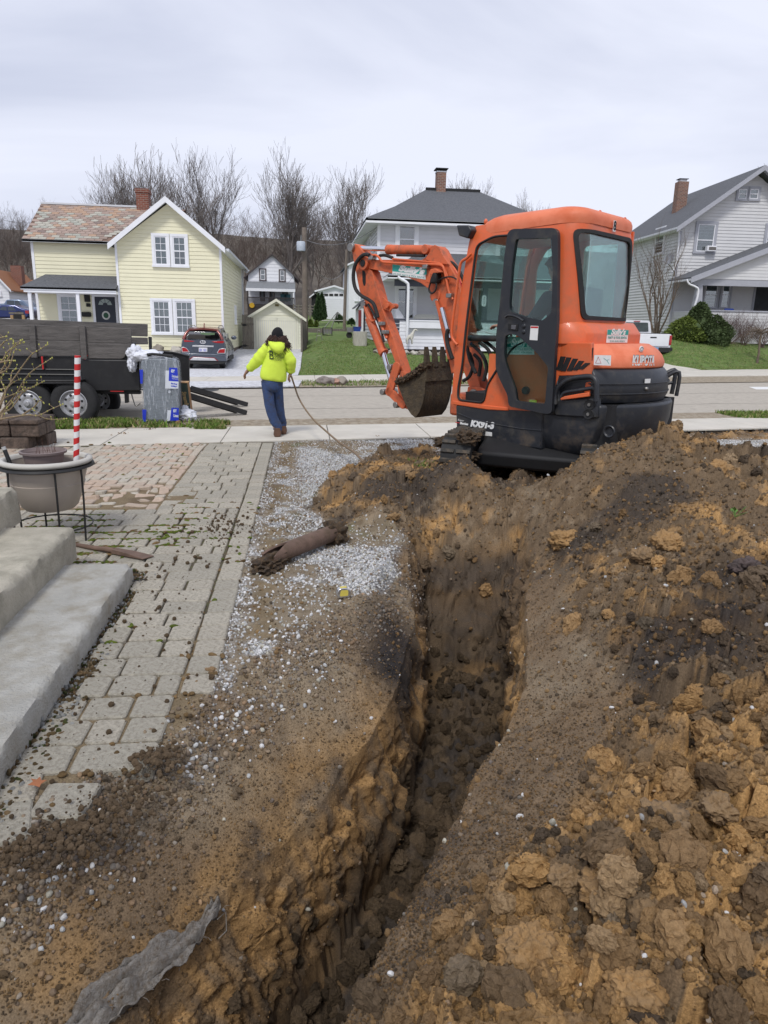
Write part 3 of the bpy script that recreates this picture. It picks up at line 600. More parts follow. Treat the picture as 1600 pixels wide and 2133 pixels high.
bed=lambda name,x0,x1,y0,y1:sheet(name,[(x0,y0),(x1,y0),(x1,y1),(x0,y1)],M_bed,.006,.05,fn=lambda a,b:pav_z(a,b)-.024,step=.2)
GW={}
def gmesh(w,d):
 w=round(w,2);k=(w,d,rnd.randrange(4))
 if k not in GW:GW[k]=paver_mesh('paver',w-.012,d-.011,.06,M_pav[k[2]],hash(k)%9999)
 return GW[k]
path=bed('paver_path',-1.08,-.56,2.75,6.33);bed('paver_bed',-3.3,-1.0,4.62,6.33);bed('paver_bed',-1.32,-.40,6.34,E1(-1)-.02)
lst=[];D=.185;y=2.02;row=0;yend=E1(-1)-.04
while y+D<yend:
 x0=-1.05 if y<4.5 else(-3.25 if y<6.25 else-1.30)
 if y<4.5:x0+=rnd.uniform(-.03,.05)
 x=x0;first=True
 while x<-.585:
  w=rnd.choice([.27,.27,.20,.14,.20])if not first else rnd.choice([.14,.20,.27])
  if-.565-(x+w)<.09:w=-.565-x
  if w>.34:w=.2
  first=False;skip=(y<2.38)or(y<2.75 and x+w/2>-.62)
  if not skip:lst.append((x+w/2,y+D/2,gmesh(w,D),0))
  x+=w
 if y>2.9:lst.append((-.565+.0825,y+D/2,gmesh(.16,D),0))
 y+=D;row+=1
lst+=[(-1.06,2.10,gmesh(.33,.22),.30),(-.83,2.24,gmesh(.2,.2),-.05),(-1.03,2.32,gmesh(.18,.18),.1)]
lay(path,lst,'paver',rnd)
patio=bed('brick_patio',-4.6,-1.335,6.34,E1(-1)-.02)
RW=[paver_mesh('brick',.192,.092,.06,M_red[i%4],100+i)for i in range(8)]
lst=[]
a=.1
for i in range(-60,60):
 for j in range(-60,60):
  k=(i-j)%4
  if k==0:cx,cy,rz=i*a+a,j*a+a/2,0
  elif k==3:cx,cy,rz=i*a+a/2,j*a+a,math.pi/2
  else:continue
  X_,Y_=cx-3.0,cy+8.2
  if-4.45<X_<-1.42 and 6.4<Y_<E1(X_)-.10:lst.append((X_,Y_,RW[rnd.randrange(8)],rz))
for i in range(22):
 yy=6.42+i*.2
 if yy<E1(-1.3)-.12:lst.append((-1.36,yy,RW[rnd.randrange(8)],math.pi/2))
lay(patio,lst,'brick',rnd)
MS=np.random.RandomState(9);n=11000
cx=np.r_[MS.uniform(-3.1,-.9,n),MS.uniform(-1.14,-.40,1500),MS.uniform(-4.2,-1.3,1200)];cy=np.r_[MS.normal(5.35,.55,n),MS.uniform(2.2,6.5,1500),MS.uniform(6.3,10,1200)]
jj=np.minimum(np.abs(((cy-2.02)%D)-D/2+D/2),D-np.abs(((cy-2.02)%D)));keep=(jj<.012)|(MS.rand(len(cx))<.02)
cl=fbm(cx*2.2,cy*2.2,seed=77);keep&=(cl>-.05)&(cy<10)&~((cx<-1.03)&(cy<4.66))
cx,cy=cx[keep],cy[keep];nn=len(cx);gr=(MS.rand(nn,1)<.62)&(cy[:,None]>3.4)
tint=np.where(gr,cc(.115,.15,.022),cc(.20,.13,.06))*(.7+.6*MS.rand(nn,1))
zz=np.array([pav_z(a_,b_)for a_,b_ in zip(cx,cy)])
scatter('moss',np.stack([cx,cy,zz-.003],1),np.stack([.025+.05*MS.rand(nn)*(cy>3.2),.018+.02*MS.rand(nn),.010+.012*MS.rand(nn)],1),tint,M_lump,sub=2,amp=.6,label='green moss and brown straw in the joints of the pavers',flat=1,smooth=True)
n=420;cx=MS.normal(-.85,.28,n);cy=MS.uniform(2.2,6.2,n);k=(cx>-1.1)&(cx<-.4);hx=np.r_[cx[k],MS.normal(-.62,.12,300)];hy=np.r_[cy[k],MS.normal(5.6,.25,300)]
s=.005+.024*MS.rand(len(hx))**6;scatter('paver_crumbs',np.stack([hx,hy,np.array([pav_z(a_,b_)for a_,b_ in zip(hx,hy)])+s*.3],1),s[:,None]*np.ones((1,3)),np.tile(BR*.8,(len(hx),1)),M_lump,sub=3,amp=.8,label='crumbs of wet soil dropped on the grey pavers')
n=5200;cx=MS.uniform(-1.18,-.98,n)-.0;cy=MS.uniform(1.2,4.6,n);s=.004+.02*MS.rand(n)**2.5
kk=MS.rand(n,1);t_=np.where(kk<.35,cc(.40,.40,.38),np.where(kk<.65,cc(.14,.10,.05),np.where(kk<.85,cc(.22,.15,.08),cc(.08,.09,.03))))*(.6+.6*MS.rand(n,1))
scatter('edge_litter',np.stack([cx+.02*MS.randn(n),cy,.012+s*.2+.02*(cx<-1.1)],1),np.stack([s*1.3,s,s*.7],1),t_,M_lump,sub=2,amp=.5,label='grit, pale stones and dead leaves along the foot of the concrete step')
for px_,py_,sz in((250,1700,.13),(175,1750,.10),(330,1600,.08),(60,1800,.12)):
 p=G(px_,py_,.0);n_=260;q=MS.randn(n_,2)*sz*.55;zz_=.03+.02*np.exp(-(q**2).sum(1)/sz**2)
 s_=.005+.02*MS.rand(n_)**3;scatter('spilled_soil',np.stack([p.x+q[:,0],p.y+q[:,1],zz_],1),s_[:,None]*np.ones((1,3)),BR*(.7+.6*MS.rand(n_,1)),M_lump,sub=2,amp=.8,label='soil spilled over the broken end of the pavers')
# CONCRETE STEPS
M_step=mat('step_concrete',(.45,.415,.335),.92,var=.2,ns=2.6,bump=.55,bs=60,col2=(.30,.28,.22),c2=.46,detail=9)
M_step2=mat('step_worn',(.46,.45,.41),.92,var=.16,ns=3.2,bump=.9,bs=60,col2=(.33,.30,.24),c2=.44,detail=10)
F=Frame(G(282,1215,0));st=F.thing('concrete_steps','weathered concrete porch steps at the left edge, lowest step patched pale','steps')
def step_mesh(name,x0,x1,y0,y1,z0,z1,m,seed):
 """block with rough worn edges"""
 bm=bmesh.new();nx,ny,nz=max(2,int((x1-x0)/.03)),int((y1-y0)/.03),max(2,int((z1-z0)/.03))
 def P(a,b,c):return(x0+(x1-x0)*a,y0+(y1-y0)*b,z0+(z1-z0)*c)
 VV=[];FF=[]
 def face(fn,na,nb):
  o=len(VV)
  for i in range(na+1):
   for j in range(nb+1):VV.append(fn(i/na,j/nb))
  for i in range(na):
   for j in range(nb):q=o+i*(nb+1)+j;FF.append((q,q+1,q+nb+2,q+nb+1))
 face(lambda a,b:P(a,b,1),nx,ny);face(lambda a,b:P(1,a,b),ny,nz);face(lambda a,b:P(a,1,b),nx,nz);face(lambda a,b:P(a,0,b),nx,nz)
 A_=np.array(VV);ex=np.minimum(np.abs(A_[:,0]-x1),.05);ez=np.abs(A_[:,2]-z1);ey=np.minimum(np.abs(A_[:,1]-y1),.05)
 e=np.exp(-ex/.012)*np.exp(-ez/.012)+np.exp(-ez/.012)*np.exp(-ey/.012)+np.exp(-ex/.012)*np.exp(-ey/.012)
 nz_=fbm(A_[:,0]*5,A_[:,1]*5,A_[:,2]*5,o=5,seed=seed);rag=np.clip(.010+.020*fbm(A_[:,1]*9,A_[:,2]*3,seed=seed+4),.002,.04)*e
 A_[:,0]-=rag;A_[:,2]-=rag;A_[:,1]-=rag*(ey<.02)
 A_[:,2]+=.004*nz_*(ez<.01);A_[:,0]+=.006*nz_*(ex<.01)
 bm.free();me=bpy.data.meshes.new(name);me.from_pydata([tuple(v)for v in A_],[],FF)
 b2=bmesh.new();b2.from_mesh(me);bmesh.ops.remove_doubles(b2,verts=b2.verts,dist=.0005);bmesh.ops.recalc_face_normals(b2,faces=b2.faces);b2.to_mesh(me);b2.free()
 me.materials.append(m);me.polygons.foreach_set('use_smooth',[True]*len(me.polygons));me.set_sharp_from_angle(angle=R(50));return link(name,me,st)
o=step_mesh('step',-1.0,0,-4.6,0,-.08,.145,M_step2,1);tag(o,'lowest step with a pale cement patch')
q2,q3=G(158,1095,.325)-F.o,G(38,1012,.535)-F.o
step_mesh('step',-1.9,q2.x,-4.6,max(q2.y,-.02),.11,.325,M_step,2);step_mesh('step',-3.2,q3.x,-4.6,q3.y,.29,.535,M_step,3)
# PLANTER ON ITS STAND
pc=G(95,1135,0);pc=Vector((G(96,958,.62).x,G(96,958,.62).y,0));F=Frame(pc)
M_pot=mat('pot_plastic',(.42,.365,.31),.55,var=.05,ns=4,bump=.05,bs=60,col2=(.36,.31,.27),c2=.35)
M_rim=mat('pot_rim',(.50,.48,.43),.6,var=.08,ns=6,bump=.1,bs=90)
M_iron=mat('black_iron',(.018,.018,.018),.5,var=.1)
M_pot2=mat('pot_mauve',(.20,.155,.145),.6,var=.08,ns=5)
r0=abs(F.Y(190,950)[0]-F.Y(0,950)[0])/2;zt=.63
pl=F.thing('planter_pot','big taupe plastic planter pot raised on a black wire stand','planter')
kq=r0/.325
m=MB();m.lathe([(a*kq,b_)for a,b_ in[(.0,zt-.37),(.175,zt-.37),(.20,zt-.345),(.245,zt-.22),(.262,zt-.17),(.256,zt-.167),(.272,zt-.11),(.285,zt-.05),(.29,zt-.02),(.275,zt-.02),(.25,zt-.14),(.23,zt-.15),(0,zt-.15)]],n=48);m.build('bowl',M_pot,pl,smooth=40)
m=MB();m.lathe([(.285*kq,zt-.028),(r0-.01,zt-.026),(r0,zt-.012),(r0-.004,zt+.004),(r0-.03,zt+.012),(.28*kq,zt+.002),(.272*kq,zt-.02),(.285*kq,zt-.028)],n=48);m.build('rim',M_rim,pl,smooth=60)
m=MB();m.lathe([(0,zt-.10),(.262*kq,zt-.10)],n=32);m.build('potting_soil',mat('potting_soil',(.05,.035,.025),.95,bump=1,bs=60),pl)
sd_=F.thing('plant_stand','black wire plant stand holding the taupe planter','stand');m=MB();m.lathe([(r0-.03,zt-.032),(r0+.006,zt-.034),(r0+.012,zt-.05),(r0-.02,zt-.062),(r0-.045,zt-.06),(r0-.03,zt-.032)],n=48);m.build('ring',M_iron,sd_,smooth=50)
rl=max(r0-.026,.297*kq)
for a_ in(-62,-22,118,158,230):
 c_,s_=math.cos(R(a_)),math.sin(R(a_));m=MB()
 m.tube([(c_*rl,s_*rl,zt-.04),(c_*(rl+.004),s_*(rl+.004),zt-.12),(c_*(rl+.002),s_*(rl+.002),zt-.3),(c_*(rl-.01),s_*(rl-.01),.02)],.0075,6);m.build('leg',M_iron,sd_,smooth=60)
m=MB();ring=[((rl-.008)*math.cos(k*.2618),(rl-.008)*math.sin(k*.2618),zt-.50)for k in range(25)];m.tube(ring,.006,6,caps=False);m.build('brace',M_iron,sd_,smooth=60)
F2=Frame(F.W((-.035,.06,0)));p2=F2.thing('flower_pot','small mauve flower pot set inside the big planter','flower pot')
m=MB();m.lathe([(0,zt-.1),(.12,zt-.1),(.143,zt+.03),(.162,zt+.034),(.165,zt+.05),(.152,zt+.052),(.146,zt+.03),(.12,zt-.02),(0,zt-.02)],n=40);m.build('pot',M_pot2,p2,smooth=40)
m=MB();rr_=random.Random(3)
for k in range(14):
 a_=rr_.uniform(0,6.28);x,y=.09*math.cos(a_)*rr_.random(),.09*math.sin(a_);m.tube([(x,y,zt-.03),(x+rr_.uniform(-.01,.01),y,zt+.03),(x+rr_.uniform(-.03,.03),y,zt+.03+rr_.uniform(.03,.11))],[.002,.0016,.0008],4)
m.build('dead_stems',mat('dead_stem',(.10,.045,.03),.9),p2)
F2=Frame(F.W((-.235,-.03,0)));m=MB();p0=(0,0,zt-.06)
t=F2.thing('garden_tool','dark tool handle with pale tip poking out of the planter','tool');MB().tube([(0,0,zt-.06),(-.035,0,zt+.07)],.015,10).build('handle',M_iron,t,smooth=50);MB().tube([(-.035,0,zt+.07),(-.042,0,zt+.092)],.015,10).build('grip_end',mat('grip',(.45,.45,.44),.5),t,smooth=50)
px_,pz=F.Y(153,945,.0),F.Y(160,741,.0);F2=Frame(F.W((px_[0],.02,0)))
M_str=bpy.data.materials.new('stripes');M_str.use_nodes=True;nt2=M_str.node_tree;b=nt2.nodes['Principled BSDF'];b.inputs['Roughness'].default_value=.55
tcn=N(nt2,'ShaderNodeTexCoord');sp=N(nt2,'ShaderNodeSeparateXYZ');L(tcn.outputs['Object'],sp.inputs[0]);at=N(nt2,'ShaderNodeMath',operation='ARCTAN2');L=nt2.links.new
L(tcn.outputs['Object'],sp.inputs[0]);L(sp.outputs[1],at.inputs[0]);L(sp.outputs[0],at.inputs[1])
ml=N(nt2,'ShaderNodeMath',operation='MULTIPLY_ADD',inp={1:-1/6.28318});L(at.outputs[0],ml.inputs[0]);m2=N(nt2,'ShaderNodeMath',operation='MULTIPLY',inp={1:1/.088});L(sp.outputs[2],m2.inputs[0]);L(m2.outputs[0],ml.inputs[2])
fr=N(nt2,'ShaderNodeMath',operation='FRACT');L(ml.outputs[0],fr.inputs[0]);gt=N(nt2,'ShaderNodeMath',operation='GREATER_THAN',inp={1:.5});L(fr.outputs[0],gt.inputs[0])
mm=N(nt2,'ShaderNodeMix',data_type='RGBA');mm.inputs[6].default_value=(.75,.74,.74,1);mm.inputs[7].default_value=(.55,.02,.02,1);L(gt.outputs[0],mm.inputs[0]);L(mm.outputs[2],b.inputs['Base Color'])
lean=pz[0]-px_[0];po=MB();po.tube([(0,0,zt-.12),(lean,0,pz[1])],.0205,20);o=po.build('striped_pole',M_str,None,smooth=50);o.location=F2.o;tag(o,'red and white spiral striped pole standing in the planter','pole')
a_,b_=G(170,1142,.03),G(310,1163,.03);F2=Frame(a_,math.degrees(math.atan2(b_.y-a_.y,b_.x-a_.x)));Ln=(b_-a_).length;t=F2.thing('hand_tool','rusty flat pry bar lying on the pavers beside the plant stand','pry bar')
M_rustw=mat('rusty_steel',(.15,.095,.07),.8,var=.25,ns=12,bump=.3,bs=60)
MB().tube([(-.15,.02,.015),(.1,.004,.015),(Ln*.5,0,.02)],[.014,.017,.02],10).build('shaft',M_rustw,t,smooth=50)
MB().loft([[(Ln*.48,-.022,.0),(Ln*.48,.022,.0),(Ln*.48,.022,.036),(Ln*.48,-.022,.036)],[(Ln*.75,-.036,.0),(Ln*.75,.04,.0),(Ln*.75,.04,.026),(Ln*.75,-.036,.026)],[(Ln*.97,-.045,.0),(Ln*1.02,.045,.0),(Ln*1.02,.045,.008),(Ln*.97,-.045,.008)]]).build('blade',M_rustw,t,bevel=.003)
rr_=random.Random(8);p=G(285,1240,.03);pts=[Vector((0,.25,.01)),Vector((-.10,.2,.015)),Vector((-.16,.06,.02))]
for k in range(26):an=k*.75;pts.append(Vector((-.13+.03*math.cos(an)*(1+.4*math.sin(k)),-.02-.0*k+.045*math.sin(an)+.01*math.sin(k*2.1),.012+.012*rr_.random())))
o=MB().tube(pts,.0035,5).build('wire_loop',M_iron,None,smooth=60);o.location=p;tag(o,'tangle of thin black wire on the litter beside the step','wire')
p=G(78,1637,.03);o=MB().prism([(-.03,0),(-.012,.013),(-.018,.03),(0,.02),(.012,.032),(.014,.012),(.032,.008),(.012,-.007),(.006,-.022),(-.01,-.008)],0,.0012,'z').build('fallen_leaf',mat('leaf_orange',(.32,.12,.05),.8,bump=.3),None);o.location=p+Vector((0,0,.01));o.rotation_euler=(.15,.1,.4);tag(o,'orange brown dry oak leaf in the litter by the step','leaf')
# CLAY PIPE, TAPE, FABRIC, SPROUT, BIG CLODS
a_,b_=G(560,1160,.09),G(690,1110,.09);F2=Frame((a_.x,a_.y,0),math.degrees(math.atan2(b_.y-a_.y,b_.x-a_.x)));Ln=(b_-a_).length+.06
M_clay=mat('clay_pipe',(.15,.095,.07),.75,var=.25,ns=8,bump=.4,bs=40,col2=(.09,.06,.035),c2=.42,detail=8)
t=F2.thing('clay_pipe','broken reddish clay sewer pipe filled with mud lying on the gravel','pipe');rr=.062
rings=[]
for i,x in enumerate([0,.04,.1,.16,.2,.3,.45,Ln]):
 open_=max(0,1.25-.35*i)if x<.2 else 0;rg=[]
 for k in range(28):
  an=math.pi/2+open_+(2*math.pi-2*open_)*k/27;rg.append((x+.02*math.sin(k*2.3)*(i==0),rr*math.cos(an),rr*math.sin(an)+.085))
 for k in range(27,-1,-1):
  an=math.pi/2+open_+(2*math.pi-2*open_)*k/27;rg.append((x,(rr-.014)*math.cos(an),(rr-.014)*math.sin(an)+.085))
 rings.append(rg)
MB().loft(rings).build('pipe_wall',M_clay,t,smooth=45)
MB().blob((.03,0,.05),(.16,.065,.05),4,.35,3.5,seed=3).build('mud_fill',mat('mud',(.11,.068,.034),.95,var=.3,ns=20,bump=1,bs=60,col2=(.05,.038,.028)),t,smooth=80)
MB().blob((-.05,-.02,.03),(.09,.07,.045),4,.4,3.5,seed=7).build('mud_clump',MATS['mud'],t,smooth=80)
MB().blob((Ln-.02,0,.08),(.09,.09,.085),4,.4,3,seed=9).build('mud_clump',MATS['mud'],t,smooth=80)
p=G(715,1243,.03);F2=Frame(p,12);t=F2.thing('tape_measure','small silver and yellow tape measure lying on the white gravel','tape measure')
MB().prism(rnd_poly([(-.04,0),(.04,0),(.045,.03),(.02,.062),(-.03,.062),(-.045,.03)],.02),-.02,.02,'y').build('case',mat('chrome_case',(.6,.6,.6),.2,metal=.8),t,bevel=.004)
MB().prism(rnd_poly([(-.028,.012),(.026,.012),(.026,.048),(-.02,.05)],.01),-.0215,-.0195,'y').build('label',mat('yellow_print',(.62,.52,.10),.5),t)
MB().box(-.02,.02,-.012,.012,.061,.063).build('label',MATS['yellow_print'],t)
M_fab=mat('dirty_fabric',(.27,.25,.225),.95,var=.2,ns=30,bump=.8,bs=160,col2=(.16,.125,.09),c2=.45,detail=9)
cl_=[(455,1905,22),(430,1935,30),(395,1975,45),(345,2010,70),(290,2050,80),(230,2100,85),(185,2150,80),(150,2200,75)]
gridv=[];rows=[]
for i in range(len(cl_)*6-5):
 k=i/6;j=int(k);f=k-j;q=cl_[j]if j>=len(cl_)-1 else tuple(cl_[j][c]*(1-f)+cl_[j+1][c]*f for c in range(3));rows.append(q)
nw=15
for i,(px1,py1,w)in enumerate(rows):
 rowp=[]
 for j in range(nw):
  s_=(j/(nw-1)-.5)*(1+.25*vn(np.array([i*.35]),np.array([j>nw/2 and 3.3 or 1.1]),seed=6)[0]);qx,qy=px1+s_*w*.85,py1+s_*w*.6
  h=soil_hit(qx,qy);h.z+=.024+.034*float(vn(np.array([i*.30]),np.array([j*.6]),seed=4)[0]);rowp.append(tuple(h))
 gridv.append(rowp)
b=MB();VVV=[p for r_ in gridv for p in r_];o0=VVV[len(VVV)//2];VVV=[(p[0]-o0[0],p[1]-o0[1],p[2]-o0[2])for p in VVV]
b.add(VVV,[(i*nw+j,i*nw+j+1,(i+1)*nw+j+1,(i+1)*nw+j)for i in range(len(gridv)-1)for j in range(nw-1)])
o=b.build('torn_fabric',M_fab,None,smooth=180);o.location=o0;sm=o.modifiers.new('s','SUBSURF');sm.render_levels=1;so_=o.modifiers.new('t','SOLIDIFY');so_.thickness=.004;tag(o,'torn strip of grey landscape fabric sticking out of the trench bank','fabric')
fr_=MB();rr_=random.Random(2)
for k in range(60):
 i=rr_.randrange(len(gridv));j=rr_.choice([0,nw-1]);p=Vector(VVV[i*nw+j]);d_=Vector((rr_.uniform(-1,1),rr_.uniform(-1,1),rr_.uniform(-.1,.8)))*.03
 fr_.tube([p,p+d_*.6,p+d_+Vector((0,0,-.01))],.0008,3)
c_=[Vector(VVV[(3)*nw+nw-1]),Vector(VVV[3*nw+nw-1])+Vector((.03,.01,.02)),Vector(VVV[3*nw+nw-1])+Vector((.035,-.03,-.02)),Vector(VVV[3*nw+nw-1])+Vector((.01,-.05,-.03))]
fr_.tube(c_,.002,5);tag(fr_.build('loose_threads',M_fab,o),kind='stuff')
p=soil_hit(1530,1085);lm=mat('sprout_green',(.10,.20,.035),.7);m=MB();rr_=random.Random(4)
for k in range(9):
 a_=rr_.uniform(0,6.28);d_=Vector((math.cos(a_),math.sin(a_),rr_.uniform(.6,1.6))).normalized()*rr_.uniform(.05,.10)
 m.tube([(0,0,0),d_*.5,d_],[.002,.0015,.001],4);e_=d_;s_=Vector((-d_.y,d_.x,0)).normalized()*.012
 m.add([d_*.6,d_*.85+s_,d_*1.1,d_*.85-s_],[(0,1,2,3)])
o=m.build('weed_sprout',lm,None);o.location=p+Vector((0,0,.02));tag(o,'small green weed growing out of the spoil heap','weed')
CLM=[mat('clay_%d'%i,c,.93,var=.30,ns=7,bump=1.0,bs=26,col2=c2_,c2=.46,detail=10)for i,(c,c2_)in enumerate([((.40,.235,.095),(.24,.15,.07)),((.31,.20,.10),(.17,.115,.065)),((.11,.08,.075),(.07,.055,.05))])]
big=[(1180,865+265,.12,0,'ochre clay lump beside the dark hollow on the heap'),(1395,1140,.11,0,'ochre clay lump below the crack in the heap'),(1345,1165,.08,1,'smaller ochre lump left of the larger one'),(1560,1195,.09,2,'plum coloured slab of clay at the right edge'),(1270,1285,.04,0,'little orange clod on the black soil'),(1370,1745,.10,1,'large clay lump over the hollow near the bottom right'),(1290,1890,.10,0,'broad flaking clay slab at the bottom right'),(1400,1960,.09,1,'rounded clay lump right of the flaking slab'),(1110,2020,.08,0,'tan clay lump near the lower trench edge'),(1330,2090,.07,0,'clay lump at the bottom edge'),(1190,1850,.06,1,'knobbly clod above the dark gap'),(1500,1700,.06,1,'brown clod beside grey stones'),(1445,940,.13,0,'cracked ochre block left of the split on top of the heap'),(1500,985,.12,0,'cracked ochre block right of the split on top of the heap'),(440,1400,.028,1,'dark dirt clod dropped on the pavers'),(840,965+25,.10,1,'brown clay block on the loose mound'),(780,985,.08,0,'ochre block at the tip of the loose mound'),(1450,1400+45,.045,0,'orange clod right of the dark soil'),(1190,1170,.05,1,'mid brown clod above the trench'),(1080,2095,.035,1,'clod by the white stones')]
for k,(px1,py1,s_,mi,lb)in enumerate(big):
 h=soil_hit(px1,py1);me_=MB();me_.blob((0,0,0),(s_,s_*.85,s_*.62),5,.17,1.5,seed=k+3)
 A_=np.array(me_.v);nrm=A_/np.linalg.norm(A_,axis=1)[:,None];q=A_/s_;dsp=.22*np.abs(fbm(q[:,0]*2.6,q[:,1]*2.6,q[:,2]*2.6,o=5,seed=k))+.10*fbm(q[:,0]*8,q[:,1]*9,q[:,2]*9,o=4,seed=k+60)
 me_.v=[tuple(v)for v in A_-nrm*(dsp*s_*2.2)[:,None]]
 o=me_.build('clay_clod',CLM[mi],None,smooth=180);o.location=h+Vector((0,.3*s_,s_*.12));o.rotation_euler=(0,.2*math.sin(k*2),k*1.3);tag(o,lb,'clod','clay lumps lying on the spoil')
# EXCAVATOR
c_=Vector((math.sin(R(YAW)),math.cos(R(YAW))));r_=Vector((c_.y,-c_.x));oo=c_*7.2+r_*1.63
F=EX=Frame((oo.x,oo.y,.22),130)
ex=F.thing('excavator','orange and black compact tracked excavator with raised arm, parked behind the trench','excavator')
M_or=mat('orange_paint',(.72,.13,.035),.42,var=.09,ns=3,bump=.06,bs=30,col2=(.56,.14,.055),c2=.44,detail=10,coat=.12,dirt=(.5,1.5))
M_orf=mat('faded_orange',(.76,.21,.10),.55,var=.06,ns=3,bump=.04,bs=30,col2=(.68,.15,.055),c2=.45,detail=8)
M_orr=mat('worn_orange',(.62,.13,.045),.6,var=.12,ns=6,bump=.12,bs=40,col2=(.20,.085,.05),c2=.39,detail=10)
M_blk=mat('black_plastic',(.020,.022,.027),.42,var=.15,ns=4,bump=.06,bs=60,col2=(.062,.057,.048),c2=.37,detail=8,dirt=(.3,.95))
M_rub=mat('rubber',(.02,.02,.02),.75,var=.2,ns=10,bump=.2,bs=60)
M_dkm=mat('dark_metal',(.012,.012,.013),.7,var=.2)
M_chr=mat('chrome',(.75,.76,.80),.12,metal=1.0,var=.03)
M_stl=mat('steel',(.32,.31,.29),.4,metal=.9,var=.15,ns=20)
M_mudb=mat('muddy_bucket',(.085,.062,.035),.85,var=.25,ns=7,bump=.9,bs=32,col2=(.045,.035,.025),c2=.45,detail=10)
M_mud=MATS['mud']
M_whp=mat('white_print',(.78,.78,.76),.5,var=.04,ns=30)
M_teal=mat('teal_print',(.02,.36,.30),.5,var=.06,ns=20)
M_txt=mat('teal_letters',(.03,.30,.27),.5)
M_glz=glass_mat('cab_glass',(.74,.88,.85),.035,.02)
def c4(*p,ox=900,oy=410,k=3.077):return[(ox+a/k,oy+b/k)for a,b in p]
def c7(*p):return[(680+a/5.08,480+b/5.08)for a,b in p]
def trY(pts,y):return[F.Y(a,b,y)for a,b in pts]
def plate(name,pts,y,th,m,bevel=.006,parent=None):b=MB();b.prism(trY(pts,y),y,y-th,'y');return b.build(name,m,parent or ex,bevel=bevel)
def tubeY(name,pts,y,r,m,n=8,parent=None,rpx=False):b=MB();b.tube([(q[0],y,q[1])for q in trY(pts,y)],r,n);return b.build(name,m,parent or ex,smooth=60)
def smooth_path(P,k=4):
 P=[Vector(p)for p in P];out=[]
 for i in range(len(P)-1):
  a,b,c,d=P[max(i-1,0)],P[i],P[i+1],P[min(i+2,len(P)-1)]
  for j in range(k):
   t=j/k;out.append(.5*((2*b)+(c-a)*t+(2*a-5*b+4*c-d)*t*t+(3*b-a-3*c+d)*t**3))
 return out+[P[-1]]
def hose(name,pts3,r,m,parent=None,n=8):b=MB();b.tube(smooth_path(pts3),r,n);return b.build(name,m,parent or ex,smooth=60)
# superstructure plan path
YS=.70;RT=1.155
def plan(rt,ys,xf=.60,n=26):
 x0=-math.sqrt(max(rt*rt-ys*ys,.01));a0=math.atan2(ys,x0);P=[(xf-.03,ys-.03),(xf-.10,ys)]+[(xf-.1+(x0-xf+.1)*k/6,ys)for k in range(1,6)]
 P+=[(rt*math.cos(a0+(2*math.pi-2*a0)*k/n),rt*math.sin(a0+(2*math.pi-2*a0)*k/n))for k in range(n+1)]
 P+=[(xf-.1+(x0-xf+.1)*k/6,-ys)for k in range(5,0,-1)]+[(xf-.10,-ys),(xf-.03,-ys+.03)]
 return P
def ringz(z,rt,ys,xf):return[(x,y,z)for x,y in plan(rt,ys,xf)]
zb=F.Y(1120,940,YS)[1];zc=F.Y(1150,834,YS)[1];zr=F.Y(1250,770,YS)[1];zh=F.Y(1180,715,YS)[1];zs=F.Y(960,843,YS)[1]
b=MB();b.loft([ringz(zb,RT*.84,YS*.86,-.16),ringz(zb+.05,RT*.90,YS*.94,-.16),ringz(zb+.17,RT*.965,YS,-.16),ringz(zb+.30,RT*.99,YS,-.16),ringz(zc-.02,RT,YS+.004,-.16),ringz(zc,RT*.985,YS-.012,-.16)])
o=b.build('counterweight',M_blk,ex,bevel=.010)
b=MB();b.loft([ringz(zc+.002,RT*.93,YS-.02,-.25),ringz(zc+.06,RT*.955,YS-.004,-.25),ringz(zr-.10,RT*.95,YS-.004,-.25),ringz(zr-.03,RT*.925,YS-.012,-.25),ringz(zr,RT*.90,YS-.03,-.25)]);b.build('engine_cover_lower',M_blk,ex,bevel=.008)
for dz in(.085,.17):
 b=MB();P_=plan(RT*.958,YS+.002,-.34);b.tube([(x,y,zc+dz)for x,y in P_[6:-3]],.006,6);b.build('cover_rib',M_blk,ex,smooth=60)
b=MB();b.loft([ringz(zr+.002,RT*.90,YS-.03,-.10),ringz(zr+.05,RT*.905,YS-.012,-.10),ringz(zr+.11,RT*.88,YS-.016,-.10),ringz(zh-.045,RT*.84,YS-.03,-.10),ringz(zh,RT*.77,YS-.07,-.10)]);b.build('engine_hood',M_orf,ex,bevel=.012)
p=F.Y(1232,740,YS)
b=MB();b.box(p[0]-.003,p[0]+.003,YS-.02,YS-.009,zr+.0,zh-.03);b.build('seam',M_dkm,ex)
sk=c4((150,1335),(155,1480),(180,1530),(215,1562),(330,1588),(430,1592),(560,1600),(702,1622),(715,1395),(790,1405),(790,1340),(520,1345))
b=MB();P_=trY(sk,YS+.012);b.prism(P_,YS+.012,YS-.30,'y');b.build('front_skirt',M_blk,ex,bevel=.018,seg=3)
b=MB();b.prism(P_,-.30,-YS,'y');b.build('front_skirt',M_blk,ex,bevel=.018,seg=3)
a1=c4((160,1385),(260,1425),(420,1460),(560,1485),(702,1498));tubeY('skirt_rib',a1,YS+.012,.007,M_blk)
b=MB();b.box(-1.0,.55,-YS+.05,YS-.05,zb+.06,zc);b.build('revolving_frame',M_dkm,ex)
gd=c4((800,1170),(815,1260),(815,1300),(1000,1290),(1062,1290),(1062,1420),(790,1405),(770,1370),(775,1260))
plate('side_guard',gd,YS+.03,.07,M_blk,.014)
hd=trY(c4((790,1330),(790,1260),(820,1210),(880,1170),(960,1155),(1025,1155),(1052,1185),(1055,1240),(1055,1310)),YS+.05);hose('loop_handle',[(x,YS+.05,z)for x,z in hd],.024,M_blk)
